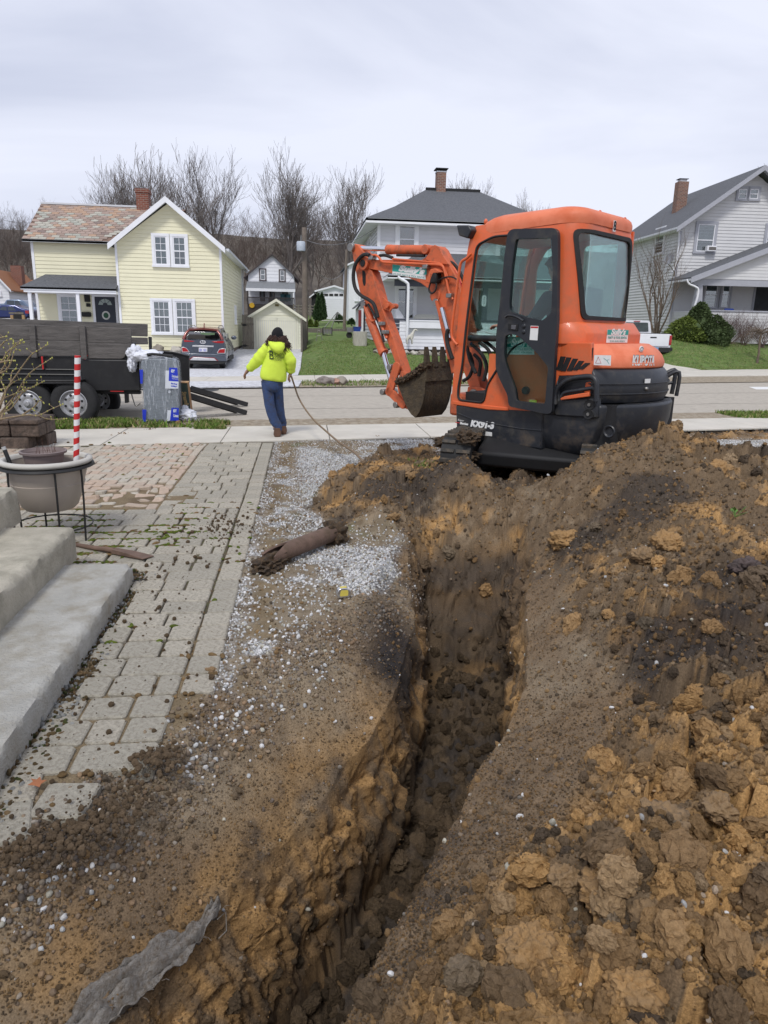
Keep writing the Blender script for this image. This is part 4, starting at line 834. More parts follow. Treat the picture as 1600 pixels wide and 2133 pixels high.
hd=trY(c4((825,1285),(850,1255),(940,1240),(1030,1225)),YS+.05);hose('loop_handle',[(x,YS+.045,z)for x,z in hd],.017,M_blk)
plate('red_latch',c4((822,1290),(850,1278),(940,1262),(1005,1252),(1005,1280),(822,1304)),YS+.06,.03,M_or,.006)
for cx,cy in((1010,1332),(1003,1393)):
 x,z=trY(c4((cx,cy)),YS+.03)[0];MB().lathe([(0,.001),(.032,.001),(.040,.005),(.044,.001)],(x,YS+.03,z),20,axis='y',sx=1.2).build('recess_ring',M_dkm,ex,smooth=60);MB().cyl((x,YS+.02,z),(x,YS+.045,z),.014,10).build('bolt',M_stl,ex,smooth=40)
vp=c4((790,935),(1022,935),(1022,1140),(785,1150));plate('vent_panel',vp,YS-.004,.05,M_or,.006)
for k,(x0,w,yt,yb_)in enumerate([(800,26,1022,1112),(830,34,1028,1118),(868,38,1036,1116),(904,42,1050,1112),(940,46,1064,1106)]):
 pts=c4((x0+w*.9,yt),(x0+w*.9+32,yt+2),(x0+26,yb_),(x0-6,yb_-2));b=MB();b.prism(trY(pts,YS+.003),YS+.003,YS-.02,'y');b.build('louvre_shade',M_dkm,ex)  # dark plates on the panel paint the shade of open slots
b=MB();mq=trY(c4((780,1150),(985,1150),(985,1290),(780,1330)),YS-.02);b.prism(mq,YS-.03,YS-.05,'y');b.build('intake_backing',M_dkm,ex)
b=MB();x0,x1=mq[1][0],mq[0][0];z0,z1=mq[2][1],mq[0][1];lo,hi=min(x0,x1),max(x0,x1)
for k in range(-14,26):
 for s_ in(1,-1):
  xa=lo+k*.018;pts=[]
  for t_ in np.linspace(0,1,9):
   xx=xa+s_*t_*(z1-z0)*.7*1.0;zz_=z0+t_*(z1-z0)
   if lo<=xx<=hi:pts.append((xx,YS-.024,zz_))
  if len(pts)>1:b.tube(pts,.0022,4)
tag(b.build('intake_mesh',mat('mesh_metal',(.05,.05,.055),.5),ex),kind='stuff')
plate('vent_strut',c4((985,1190),(1018,1186),(1012,1255),(975,1255)),YS+.0,.03,M_or,.004)
# cab: side + rear wall in one wrapped skin with rounded corner
XR=-.60;YC=YS;YR=-.36;RC=.20;XF=.60
ztop=F.Y(1165,452,YC)[1];zbot=F.Y(1165,715,YC)[1]
Ls=(XF-(XR+RC));La=RC*math.pi/2;Lr=(YC-RC)-(YR+RC)
def cabfn(s,z,d,tuck=1.0):
 k=max(0,(z-(ztop-.22))/.22);inn=.03*k*k
 if s<=Ls:x,y,nx,ny=XF-s,YC,0,1
 elif s<=Ls+La:
  a=(s-Ls)/RC;nx,ny=-math.sin(a),math.cos(a);x,y=XR+RC+nx*RC,YC-RC+ny*RC
 elif s<=Ls+La+Lr:x,y,nx,ny=XR,YC-RC-(s-Ls-La),-1,0
 else:
  a=(s-Ls-La-Lr)/RC;nx,ny=-math.cos(a),-math.sin(a);x,y=XR+RC+nx*RC,YR+RC+ny*RC
 return(x+nx*(d-inn),y+ny*(d-inn),z)
def sY(px,py):x,z=F.Y(px,py,YC);return(XF-x,z)
def sX(px,py):y,z=F.X(px,py,XR);return(Ls+La+(YC-RC)-y,z)
outer=[sY(942,842),sY(949,751),sY(960,621),sY(973,540),sY(981,492),sY(990,470)]
stop=Ls+La+Lr+La*.9
outer+=[(XF-.0-.42,ztop),(Ls+La,ztop),(stop,ztop),(stop,zbot-.02),(Ls+.02,zbot-.02),(Ls-.0,zbot-.02)]
zlow=F.Y(1150,858,YC)[1]
sdr=sY(1168,800)[0];outer+=[(sdr,zbot-.02),(sdr,zlow),sY(1060,853)]
hole=rnd_poly([sY(957,832),sY(957,808),sY(966,760),sY(972,700),sY(979,640),sY(991,545),sY(996,512),sY(1030,494),sY(1150,484),sY(1156,560),sY(1156,700),sY(1110,704),sY(1072,722),sY(1040,765),sY(1018,800),sY(1010,838)],.05)
rw=[sX(1212,478),sX(1311,497),sX(1308,668),sX(1212,664)]
zt_,zb_=(rw[0][1]+rw[1][1])/2,(rw[2][1]+rw[3][1])/2;rw=[(rw[0][0],zt_),(rw[1][0],zt_),(rw[2][0]+.01,zb_),(rw[3][0],zb_)]
stop2=max(stop,rw[1][0]+.06)
outer=[(stop2 if abs(a-stop)<1e-9 else a,b_)for a,b_ in outer]
rwh=rnd_poly(rw,.06)
cab=wrap_panel(outer,[hole,rwh],cabfn,.03,M_or,'cab_shell',ex,step=.04,smooth=40)
def offs(poly,d):
 c=Vector((sum(p[0]for p in poly)/len(poly),sum(p[1]for p in poly)/len(poly)));return[tuple(c+(Vector(p)-c)*(1+d/(Vector(p)-c).length))for p in poly]
wrap_panel(offs(rwh,.012),[offs(rwh,-.035)],lambda s,z,d:cabfn(s,z,d+.020),.022,M_rub,'rear_window_seal',ex,step=.04,smooth=40)
wrap_panel(offs(rwh,-.02),[],lambda s,z,d:cabfn(s,z,d+.014),.006,M_glz,'rear_window',ex,step=.04,smooth=60)
b=MB();hp=offs(hole,.004);b.tube([cabfn(s,z,.018)for s,z in hp+hp[:2]],.011,6,caps=False);b.build('opening_seal',M_rub,ex,smooth=60)
b=MB();zw=zbot
def wr(z,o_,xf):
 P_=[(xf,YC+o_*.2)];P_+=[(XR+RC+(RC+o_)*math.cos(a),YC-RC+(RC+o_*.3)*math.sin(a))for a in np.linspace(math.pi/2,math.pi,8)];P_+=[(XR-o_,YR-.05),(XR,YR-.1),(xf,YR-.1)]
 return[(x,y,z)for x,y in P_]
b.loft([wr(zw-.01,.10,-.18),wr(zw+.09,.10,-.18),wr(zw+.17,.035,-.18),wr(zw+.19,.01,-.18)]);b.build('cab_waist',M_or,ex,bevel=.01)
def fr(name,p,q,w,m=M_or):b=MB();b.tube([p,q],w,8);return b.build(name,m,ex,smooth=50)
pf=[trY([(949,751)],YC)[0],trY([(973,540)],YC)[0],trY([(990,470)],YC)[0]]
hose('front_pillar',[(pf[0][0]+.0,YR,zs),(pf[0][0],YR,pf[0][1]),(pf[1][0],YR,pf[1][1]),(pf[2][0],YR,pf[2][1])],.03,M_or)
ysx=YR-.0
outer_r=[(a,b_)for a,b_ in[(XF-.0,zs),(pf[1][0],pf[1][1]),(pf[2][0]-.05,ztop-.02),(XR+.05,ztop-.02),(XR+.05,zs)]]
hole_r=rnd_poly([(XF-.13,zs+.62),(pf[1][0]-.10,pf[1][1]),(pf[2][0]-.13,ztop-.12),(XR+.62,ztop-.12),(XR+.62,zs+.62)],.05)
hole_r2=rnd_poly([(XR+.55,zs+.62),(XR+.55,ztop-.12),(XR+.16,ztop-.12),(XR+.16,zs+.62)],.05)
wrap_panel(outer_r,[hole_r,hole_r2],lambda s,z,d:(s,YR+d,z),.03,M_or,'right_wall',ex,step=None)
wrap_panel(offs(hole_r,.01),[],lambda s,z,d:(s,YR+d,z),.005,M_glz,'side_window',ex,step=None)
wrap_panel(offs(hole_r2,.01),[],lambda s,z,d:(s,YR+d,z),.005,M_glz,'side_window',ex,step=None)
b=MB();b.add([(pf[0][0],YC-.05,zs+.55),(pf[0][0],YR+.05,zs+.55),(pf[1][0],YR+.05,pf[1][1]),(pf[1][0],YC-.05,pf[1][1]),(pf[2][0]-.02,YC-.05,ztop-.05),(pf[2][0]-.02,YR+.05,ztop-.05)],[(0,1,2,3),(3,2,5,4)]);o=b.build('windscreen',M_glz,ex);q=o.modifiers.new('t','SOLIDIFY');q.thickness=.005
b=MB();b.box(-.1,XF-.02,YR,YC-.03,zs-.05,zs+.02);b.build('cab_floor',M_or,ex)
b=MB();x,z=F.Y(985,826,.6);b.box(x-.10,x+.10,.35,.6,zs+.022,zs+.03);b.build('floor_mat',M_rub,ex);b=MB();b.prism([(x-.05,zs+.03),(x+.07,zs+.03),(x+.06,zs+.06),(x-.03,zs+.10)],.40,.52,'y');b.build('pedal',M_rub,ex,bevel=.004)
plate('sill',c4((130,1305),(345,1335),(490,1350),(490,1372),(360,1366),(135,1332)),YC+.022,.05,M_or,.008)
plate('seat_base_cover',c4((350,1330),(355,1260),(372,1190),(400,1140),(430,1105),(450,1090),(488,1200),(490,1372),(345,1360)),YC+.012,.03,mat('bright_orange',(.80,.11,.012),.35,var=.04,dirt=(.4,1.0)),.008)
def rr_ring(cx,cy,hx,hy,rad,z,n=7):
 P_=[]
 for sx,sy,a0 in((1,1,0),(-1,1,90),(-1,-1,180),(1,-1,270)):
  for k in range(n):a=R(a0+90*k/(n-1));P_.append((cx+sx*(hx-rad)+rad*math.cos(a),cy+sy*(hy-rad)+rad*math.sin(a),z))
 return P_
xf_=pf[2][0]+.02;cx=(xf_+XR)/2;hx=(xf_-XR)/2;cyy=(YC+YR)/2;hy=(YC-YR)/2;zrt=F.Y(1150,431,.15)[1]
def tilt(rg,k):return[(x,y,z-(max(0,x-cx)/hx)**2*k)for x,y,z in rg]
zrt-=.075
b=MB();rg_=[]
for k in range(9):
 t_=k/8;a=t_*math.pi/2;ins=.42*(1-math.cos(a))**1.6;zz_=ztop-.05+(zrt-ztop+.05)*math.sin(a)**.9
 rg_.append(tilt(rr_ring(cx,cyy,hx+.004-ins*.72,hy+.004-ins*.62,.215-.12*t_,zz_),.05+.03*(1-t_)))
b.loft(rg_)
b.build('roof',M_orf,ex,smooth=60)
for px1,py1,yy in((1297,463,None),(1245,449,None)):
 y_,z_=F.X(px1,py1,XR+.12);hose('lifting_eye',[(XR+.10,y_-.035,z_-.04),(XR+.10,y_-.03,z_+.01),(XR+.10,y_,z_+.035),(XR+.10,y_+.03,z_+.01),(XR+.10,y_+.035,z_-.04)],.009,M_or)
x,z=F.Y(1012,462,.3);MB().blob((x,.3,z),(.02,.02,.03),2,0).build('roof_bolt',M_or,ex,smooth=60)
mp_=trY([(957,470),(983,470),(989,480),(981,498),(962,492)],YC+.03);b=MB();b.prism(mp_,YC+.08,YC-.04,'y');b.build('mirror_housing',M_blk,ex,bevel=.012)
YD=YC+.085
dout=rnd_poly([q for q in trY(c4((492,232),(520,208),(790,200),(814,225),(815,330),(810,800),(795,1010),(775,1385),(740,1392),(500,1342),(492,1270),(440,1165),(416,1100),(420,880),(442,700),(470,400)),YD)],.03,3)
h1=rnd_poly(trY(c4((545,272),(775,265),(782,500),(772,748),(712,795),(604,768),(508,735),(503,690),(520,450)),YD),.025,3)
h2=rnd_poly(trY(c4((478,888),(520,880),(560,890),(680,1000),(752,1090),(732,1328),(548,1308),(540,1240),(475,1060),(468,1000)),YD),.025,3)
door=wrap_panel(dout,[h1,h2],lambda s,z,d:(s,YD+d,z),.045,M_blk,'door',ex,step=None,bevel=.009)
for nm,hh in(('upper',h1),('lower',h2)):wrap_panel(offs(hh,.01),[],lambda s,z,d:(s,YD+d,z),.005,M_glz,'pane',door,step=None)
b=MB();q=trY(c4((470,775),(490,760),(540,768),(585,795),(575,802),(530,785),(485,790)),YD+.05);b.tube(smooth_path([(x,YD+.05,z)for x,z in q[:4]],3),.012,6);b.build('door_handle',M_blk,door,smooth=60)
b=MB();q=trY(c4((488,812),(550,815),(548,860),(486,852)),YD+.03);b.prism(q,YD+.034,YD+.02,'y');b.build('latch',M_dkm,door,bevel=.004);b=MB();q=trY(c4((508,820),(538,822),(532,852),(505,848)),YD+.04);b.prism(q,YD+.040,YD+.03,'y');b.build('latch_lever',mat('grey_lever',(.10,.10,.11),.4),door,bevel=.003)
for cx_,cy_ in((588,828),(586,865)):x,z=trY(c4((cx_,cy_)),YD+.025)[0];MB().lathe([(0,.006),(.013,.006),(.02,.0),(.024,-.01)],(x,YD+.028,z),14,axis='y').build('knob',M_blk,door,smooth=60)
b=MB();q=trY(c4((632,826),(682,828),(675,920),(625,917)),YD+.026);b.prism(q,YD+.0262,YD+.022,'y');b.build('warning_label',M_whp,door)
b=MB();q=trY(c4((633,830),(680,831),(679,842),(632,841)),YD+.028);b.prism(q,YD+.0275,YD+.0262,'y');b.build('label_stripe',mat('red_print',(.5,.02,.02),.5),door)
b=MB();b.box(XR+.05,.30,YC-.10,YC-.06,zs-.04,zbot-.12);b.build('tank_panel',mat('tank_orange',(.72,.16,.045),.55,var=.1,ns=5,bump=.1,bs=30),ex)  # plain orange paint of the tank panel
wrap_panel(rnd_poly(trY(c4((540,1290),(560,1230),(600,1140),(640,1118),(680,1125),(690,1150),(650,1290),(620,1310)),YC-.03),.02),[],lambda s,z,d:(s,YC-.03+d,z),.05,MATS['tank_orange'],'tank_recess',ex,step=None,bevel=.01)
x,z=trY(c4((612,1240)),YC+.0)[0];MB().lathe([(0,.05),(.032,.05),(.036,.04),(.036,.012),(.048,.0)],(x,YC,z),18,axis='y').build('fuel_cap',M_blk,ex,smooth=50)
def sticker(pts,y,name,m,parent=ex,t=.0016):b=MB();b.prism(trY(pts,y),y,y-t,'y');return b.build(name,m,parent)
def ltext(s,p0,p1,h_px,y,m,parent=ex,name='letters',shear=0,bold=0,fit=True):
 a=F.Y(*p0,y);b_=F.Y(*p1,y);c=((a[0]+b_[0])/2,(a[1]+b_[1])/2);w=math.hypot(a[0]-b_[0],a[1]-b_[1]);hh=h_px/1480*6.6
 Mx=basis((c[0],y+.0012,c[1]),(b_[0]-a[0],0,b_[1]-a[1]),(0,0,1))
 o=text_obj(name,s,hh*1.4,Mx,parent,m,shear=shear,bold=bold,extrude=.0005)
 xs_=[v.co for v in o.data.vertices]
 if fit and xs_:
  Mi=Mx.inverted();ww=max((Mi@v).x for v in xs_)-min((Mi@v).x for v in xs_);k=w/ww;Sx=Mx@Matrix.Diagonal((k,1,1,1))@Mi;o.data.transform(Sx)
 return o
yq=YC-.055+.036
wrap_panel(trY(c4((480,895),(650,905),(655,1012),(480,1010)),YC+.02),[],lambda s,z,d:(s,YC+.018+d,z),.002,M_whp,'decal',ex,step=None)
wrap_panel(trY(c4((480,895),(650,905),(652,965),(480,962)),YC+.021),[],lambda s,z,d:(s,YC+.021+d,z),.002,M_teal,'decal_band',ex,step=None)
T1,T2=c4((505,935),(630,938));ltext("Sully's",T1,T2,15,YC+.023,M_whp,shear=.25,bold=.004)
T1,T2=c4((487,976),(645,979));ltext("PARTY & TOOL RENTAL",T1,T2,5,YC+.021,M_txt);T1,T2=c4((495,996),(640,999));ltext("645-0555  434-0566",T1,T2,4,YC+.021,M_txt)
sticker(c4((652,1070),(705,1076),(702,1116),(648,1110)),YC+.004,'fuel_label',M_whp);T=c4((658,1082),(698,1086),(660,1094),(696,1098),(662,1106),(694,1110))
for k,s_ in enumerate(('DIESEL','FUEL','ONLY')):ltext(s_,T[2*k],T[2*k+1],2.6,YC+.0045,M_txt)
sticker(c4((625,1300),(672,1304),(668,1324),(622,1320)),YC+.06,'caution_label',mat('yellow_label',(.75,.62,.03),.5))
def wrapdecal(name,pxs,rt,z_lift,m,d,parent=ex):
 """sticker following the round tail: pixel corners projected on the cylinder rt"""
 pts=[]
 for a,b_ in pxs:
  dd=F._d(a,b_);o_=F.c;A_=dd.x**2+dd.y**2;B_=2*(o_.x*dd.x+o_.y*dd.y);C_=o_.x**2+o_.y**2-rt*rt;D_=B_*B_-4*A_*C_;t_=(-B_-math.sqrt(max(D_,0)))/(2*A_);p=o_+dd*t_
  pts.append((math.atan2(p.y,p.x)%(2*math.pi),p.z))
 return pts
RH=RT*.905
lab=wrapdecal('',c4((1278,1018),(1428,1010),(1435,1082),(1275,1080)),RH,0,M_whp,0)
def tail_text(s,pxl,rt,m,hgt,name='letters',bold=.006,dz=0):
 a0,z0=wrapdecal('',[pxl[0]],rt,0,m,0)[0];a1,z1=wrapdecal('',[pxl[1]],rt,0,m,0)[0]
 o=text_obj(name,s,1.0,Matrix.Identity(4),ex,m,bold=bold,extrude=.001);co=[v.co.copy()for v in o.data.vertices];x0=min(c.x for c in co);x1=max(c.x for c in co);y0=min(c.y for c in co);y1=max(c.y for c in co)
 for v in o.data.vertices:
  t_=(v.co.x-x0)/(x1-x0);an=a0+(a1-a0)*t_;rr2=rt+.004+v.co.z;v.co=Vector((rr2*math.cos(an),rr2*math.sin(an),z0+(z1-z0)*t_+((v.co.y-y0)/(y1-y0)-.5)*hgt+dz))
 return o
tail_text('KUBOTA',c4((1284,1049),(1425,1050)),RT*.897,mat('letter_edge',(.20,.20,.21),.5),.10,bold=.075,name='letter_outline')
tail_text('KUBOTA',c4((1284,1049),(1425,1050)),RT*.900,M_whp,.088,bold=.035)
a0,z0=wrapdecal('',c4((1342,975)),RT*.86,0,M_whp,0)[0];rr2=RT*.86
Mx=basis((rr2*math.cos(a0),rr2*math.sin(a0),z0),(-math.sin(a0),math.cos(a0),0),(0,0,1));b=MB();b.lathe([(0,.004),(.030,.004),(.034,0)],n=20,sy=.75);o=b.build('emblem',M_whp,ex);o.data.transform(Mx);b=MB();b.lathe([(.018,.007),(.022,.0075),(.022,.004)],n=20,sy=.75);o=b.build('emblem_ring',MATS['letter_edge'],ex);o.data.transform(Mx)
sticker(c4((1040,1014),(1148,1016),(1145,1082),(1037,1078)),YS-.0095,'hazard_label',M_whp);T=trY(c4((1048,1066),(1066,1026),(1084,1066)),YS-.0085);b=MB();b.tube([(x,YS-.0085,z)for x,z in T+T[:2]],.0022,4);b.build('hazard_triangle',MATS['red_print'],ex)
T=trY(c4((1100,1034),(1120,1048),(1138,1040),(1120,1048),(1136,1072)),YS-.0085);b=MB();b.tube([(x,YS-.0085,z)for x,z in T],.002,4);b.build('hazard_figure',M_txt,ex)
q=[F.X(a,b_,XR-.02)for a,b_ in c4((1072,815),(1208,822),(1204,936),(1072,930))];zt2,zb2=(q[0][1]+q[1][1])/2,(q[2][1]+q[3][1])/2;ya,yb2=q[0][0],q[1][0];zmid=zt2-(zt2-zb2)*.55
b=MB();b.box(XR-.1045,XR-.1025,yb2,ya,zb2+.0,zt2-.045);b.build('decal',M_whp,ex)
b=MB();b.box(XR-.1065,XR-.1046,yb2,ya,zmid-.002,zt2-.046);b.build('decal_band',M_teal,ex)
def rtext(s,yc_,zc_,h_,w_,m,shear=0,bold=0):
 Mx=basis((XR-.1068,yc_,zc_),(0,-1,0),(0,0,1));o=text_obj('letters',s,h_*1.4,Mx,ex,m,shear=shear,bold=bold,extrude=.0005);Mi=Mx.inverted();xx=[(Mi@v.co).x for v in o.data.vertices];k=w_/(max(xx)-min(xx));o.data.transform(Mx@Matrix.Diagonal((k,1,1,1))@Mi)
wd=abs(ya-yb2);rtext("Sully's",(ya+yb2)/2,(zmid+zt2-.045)/2,.05,wd*.7,M_whp,.25,.003);rtext('PARTY & TOOL RENTAL',(ya+yb2)/2,zmid-.028,.022,wd*.9,M_txt);rtext('330-645-0555',(ya+yb2)/2,zmid-.058,.012,wd*.7,M_txt)
y_,z_=F.X(*c4((1157,185))[0],XR-.0);Mx=basis((XR-.022,y_,z_),(0,-1,0),(0,0,1));b=MB();b.box(XR-.022,XR-.018,y_-.022,y_+.022,z_-.05,z_+.04);b.build('number_plate',M_whp,ex);text_obj('number','8',.10,basis((XR-.0235,y_,z_-.005),(0,-1,0),(0,0,1)),ex,M_dkm,bold=.003)
T=c4((245,1452),(398,1470));ltext('KX91-3',T[0],T[1],13,YS+.0135,M_whp,shear=.2,bold=.006)
T=c4((165,1428),(205,1436));ltext('Super',T[0],T[1],4,YS+.0135,M_whp,shear=.2);T=c4((178,1450),(232,1458));ltext('Series',T[0],T[1],4.5,YS+.0135,M_whp,shear=.2,bold=.002)
T=c4((150,1446),(176,1449));b=MB();q=trY(T,YS+.014);b.tube([(x,YS+.014,z)for x,z in q],.004,4);b.build('red_stripe',MATS['red_print'],ex)
T=c4((258,1492),(272,1494),(282,1496),(384,1510),(384,1534),(330,1530),(292,1528),(270,1522),(262,1520));b=MB();q=trY(T,YS+.014);b.prism(q,YS+.0142,YS+.010,'y');b.build('worn_decal',M_whp,ex)
a0,z0=wrapdecal('',c4((1135,1505)),RT,0,M_dkm,0)[0]
x,z=F.Y(*c4((1135,1505))[0],YS);MB().lathe([(0,-.01),(.03,-.01),(.036,.004),(.047,.008),(.055,.001)],(x,YS+.0,z),24,axis='y').build('lug_ring',M_blk,ex,smooth=60)
x,z=F.Y(*c4((1370,1230))[0],.3);rr2=RT*.955;a0,z0=wrapdecal('',c4((1372,1230)),rr2,0,M_dkm,0)[0];MB().blob((rr2*math.cos(a0),rr2*math.sin(a0),z0),(.02,.02,.02),2,0).build('lock',M_stl,ex,smooth=60)
a0,z0=wrapdecal('',c4((1378,1180)),rr2,0,M_dkm,0)[0];Mx=basis(((rr2+.008)*math.cos(a0),(rr2+.008)*math.sin(a0),z0),(-math.sin(a0),math.cos(a0),0),(0,0,1));o=MB().box(-.035,.035,-.018,.018,-.006,.002).build('small_label',M_whp,ex);o.data.transform(Mx)
gq=[]
for px1,py1 in c4((1462,1158),(1500,1136),(1512,1150),(1508,1290),(1475,1295)):
 a_,z_=wrapdecal('',[(px1-22,py1)],RT*1.0,0,None,0)[0];gq.append(z_)
aR=math.atan2(-.62,-.78)%(2*math.pi);d3=Vector((math.cos(aR),math.sin(aR),0));t3=Vector((0,0,1));bz=zc+.02
hose('light_guard',[d3*(RT*.93)+t3*(zr-.10),d3*(RT*1.03)+t3*(zr-.04),d3*(RT*1.04)+t3*(zr-.12),d3*(RT*1.03)+t3*(bz)],.022,M_blk);hose('light_guard',[d3*(RT*.93)+t3*(zr-.19),d3*(RT*1.03)+t3*(zr-.16)],.015,M_blk)
aR2=math.atan2(-.50,-.95)%(2*math.pi);d4=Vector((math.cos(aR2),math.sin(aR2),0));hose('light_guard',[d4*(RT*.93)+t3*(zr-.10),d4*(RT*1.03)+t3*(zr-.05),d4*(RT*1.03)+t3*(bz)],.018,M_blk)
# interior: seat, console
b=MB();b.box(-.42,.08,-.1,.42,zs+.42,zs+.54);b.build('seat',mat('seat_vinyl',(.03,.03,.032),.7),ex,bevel=.04,seg=3)
b=MB();b.box(-.46,-.34,-.08,.40,zs+.52,zs+1.12);b.build('seat_back',MATS['seat_vinyl'],ex,bevel=.04,seg=3)
b=MB();b.box(-.50,.05,-.15,.47,zs,zs+.42);b.build('seat_box',M_or,ex)
b=MB();b.box(-.2,.22,.42,.52,zs+.5,zs+.66);b.build('console',M_blk,ex,bevel=.02);hose('control_lever',[(.18,.47,zs+.66),(.20,.47,zs+.78),(.20,.46,zs+.88)],.012,M_blk);MB().blob((.20,.46,zs+.90),(.03,.03,.05),2,0).build('lever_grip',M_blk,ex,smooth=60)
q=trY(c4((240,905),(420,908)),.45);b=MB();b.tube([(q[0][0],.45,q[0][1]),(q[1][0],.45,q[1][1])],.03,8);b.build('front_bar',M_blk,ex,smooth=50)
q=trY(c4((240,885),(360,880)),.35);b=MB();b.box(min(q[0][0],q[1][0]),max(q[0][0],q[1][0]),.1,.35,q[0][1]-.01,q[0][1]);b.build('shelf',M_whp,ex)
# undercarriage
tk_yaw=-40+0
ud=bpy.data.objects.new('undercarriage',None);COL.objects.link(ud);ud.parent=ex;ud.location=(0,0,0);wy=180+90-29
ud.rotation_euler=(0,0,R(wy-130))
MB().lathe([(.0,zb+.08),(.36,zb+.08),(.38,zb+.04),(.36,zb-.04),(0,zb-.04)],n=32).build('swing_ring',M_dkm,ud,smooth=40)
b=MB();b.prism([(-.95,.30),(-.5,.42),(.5,.42),(.95,.30),(.9,.16),(-.9,.16)],-.48,.48,'y');b.build('car_body',M_dkm,ud,bevel=.03)
def track(y0):
 LX,H,r=.90,.46,.215;P_=[];
 for k in range(13):a=math.pi/2-math.pi*k/12;P_.append((LX+r*math.cos(a),r+.02+r*math.sin(a)))
 for k in range(13):a=-math.pi/2-math.pi*k/12;P_.append((-LX+r*math.cos(a),r+.02+r*math.sin(a)))
 P2=[(x*.93,(z-.235)*.84+.235)for x,z in P_]
 b=MB();rings=[]
 vs=[(x,y0-.14,z)for x,z in P_]+[(x,y0+.14,z)for x,z in P_]+[(x,y0+.14,z)for x,z in P2]+[(x,y0-.14,z)for x,z in P2];n=len(P_);fs=[]
 for q in range(4):
  for i in range(n):fs.append((q*n+i,q*n+(i+1)%n,((q+1)%4)*n+(i+1)%n,((q+1)%4)*n+i))
 b.add(vs,fs);t_=b.build('track',[M_rub],ud,smooth=30)
 lg=MB();per=[];tot=0
 for i in range(n):per.append(math.hypot(P_[(i+1)%n][0]-P_[i][0],P_[(i+1)%n][1]-P_[i][1]))
 L_=sum(per);N_=58
 for k in range(N_):
  s_=k*L_/N_;i=0
  while s_>per[i]:s_-=per[i];i+=1
  a_,b_=Vector((P_[i][0],P_[i][1])),Vector((P_[(i+1)%n][0],P_[(i+1)%n][1]));p=a_+(b_-a_)*(s_/per[i]);tg=(b_-a_).normalized();nn=Vector((-tg.y,tg.x));c0=Vector((0,.235));
  if nn.dot(p-Vector((max(-LX,min(LX,p.x)),.235)))<0:nn=-nn
  for ya_,yb_ in((-.138,-.012),(.012,.138)):
   off=.0 if ya_<0 else 0
   A1,A2=p-tg*.020,p+tg*.020;B1,B2=A1+nn*.022+tg*.005,A2+nn*.022-tg*.005
   v=[(A1.x,y0+ya_,A1.y),(A2.x,y0+ya_,A2.y),(B2.x,y0+ya_,B2.y),(B1.x,y0+ya_,B1.y),(A1.x,y0+yb_,A1.y),(A2.x,y0+yb_,A2.y),(B2.x,y0+yb_,B2.y),(B1.x,y0+yb_,B1.y)]
   lg.add(v,[(0,1,2,3),(4,7,6,5),(0,4,5,1),(1,5,6,2),(2,6,7,3),(3,7,4,0)])
 tag(lg.build('track_lugs',mat('track_rubber',(.045,.042,.036),.8,var=.3,ns=12,bump=.3,bs=50,col2=(.11,.085,.06),c2=.46,detail=8),ud),kind='stuff')
 for x in(-LX*.9,LX*.9):b=MB();b.cyl((x,y0-.10,.235),(x,y0+.10,.235),.17,24);b.build('track_wheel',M_dkm,ud,smooth=40)
 for x in(-.5,-.25,0,.25,.5):b=MB();b.cyl((x,y0-.10,.10),(x,y0+.10,.10),.07,16);b.build('roller',M_dkm,ud,smooth=40)
 b=MB();b.box(-.65,.65,y0-.05,y0+.05,.12,.36);b.build('track_frame',M_dkm,ud)
track(-.62);track(.62)
b=MB();b.prism([(-1.32,.0),(-1.28,.0),(-1.25,.17),(-1.30,.36),(-1.34,.36),(-1.30,.17)],-.77,.77,'y');b.build('dozer_blade',M_blk,ud,bevel=.01)
for y_ in(-.33,.33):b=MB();b.tube([(-1.28,y_,.12),(-.7,y_,.25)],.05,6);b.build('blade_arm',M_dkm,ud)
rr_=random.Random(6);b=MB()
for k in range(7):b.blob((.95+rr_.uniform(-.12,.16),-.62+rr_.uniform(-.16,.16),.42-.09*k+rr_.uniform(0,.05)),(.07,.09,.05),4,.5,3,seed=k)
b.build('caked_mud',M_mud,ud,smooth=80)
# boom (plane of the boom: near face at y=yb)
yb=.09;bw=.16
bo=[(765,548),(771,541),(818,541),(877,542),(886,536),(893,528),(896,519),(901,512),(909,512),(916,519),(923,533),(936,552),(948,572),(957,596),(964,622),(971,665),(980,715),(990,765),(1003,812),(1004,830),(990,832),(975,800),(962,762),(950,722),(938,688),(926,656),(912,634),(903,620),(893,602),(877,590),(850,578),(818,570),(790,564),(769,560)]
plate('boom',bo,yb,bw,M_orr,.006)
plate('cylinder_bracket',[(886,540),(895,524),(897,514),(905,510),(914,514),(921,530),(935,551),(905,548)],yb+.02,.02,M_orr,.003);plate('cylinder_bracket',[(886,540),(895,524),(897,514),(905,510),(914,514),(921,530),(935,551),(905,548)],yb-bw,.02,M_orr,.003)
boss=lambda px1,py1,y,r,w,m=M_orr,nm='pin_boss':(lambda q:MB().cyl((q[0],y+w,q[1]),(q[0],y-w,q[1]),r,20).build(nm,m,ex,bevel=.004))(F.Y(px1,py1,y))
b=MB();b.box(.50,1.10,yb-.30,yb+.12,.48,.72);b.build('swing_bracket',M_orr,ex,bevel=.03);q=F.Y(992,822,yb);MB().cyl((q[0],yb+.05,q[1]),(q[0],yb-.25,q[1]),.06,20).build('boom_pin',M_stl,ex,smooth=40)
for yy in(yb+.035,yb-bw-.02):b=MB();b.prism([(q[0]+.09,q[1]+.08),(q[0]-.09,q[1]+.08),(.55,.70),(.55,.5),(1.1,.5),(q[0]+.12,q[1]-.12)],yy,yy-.03,'y');b.build('swing_bracket',M_orr,ex,bevel=.006)
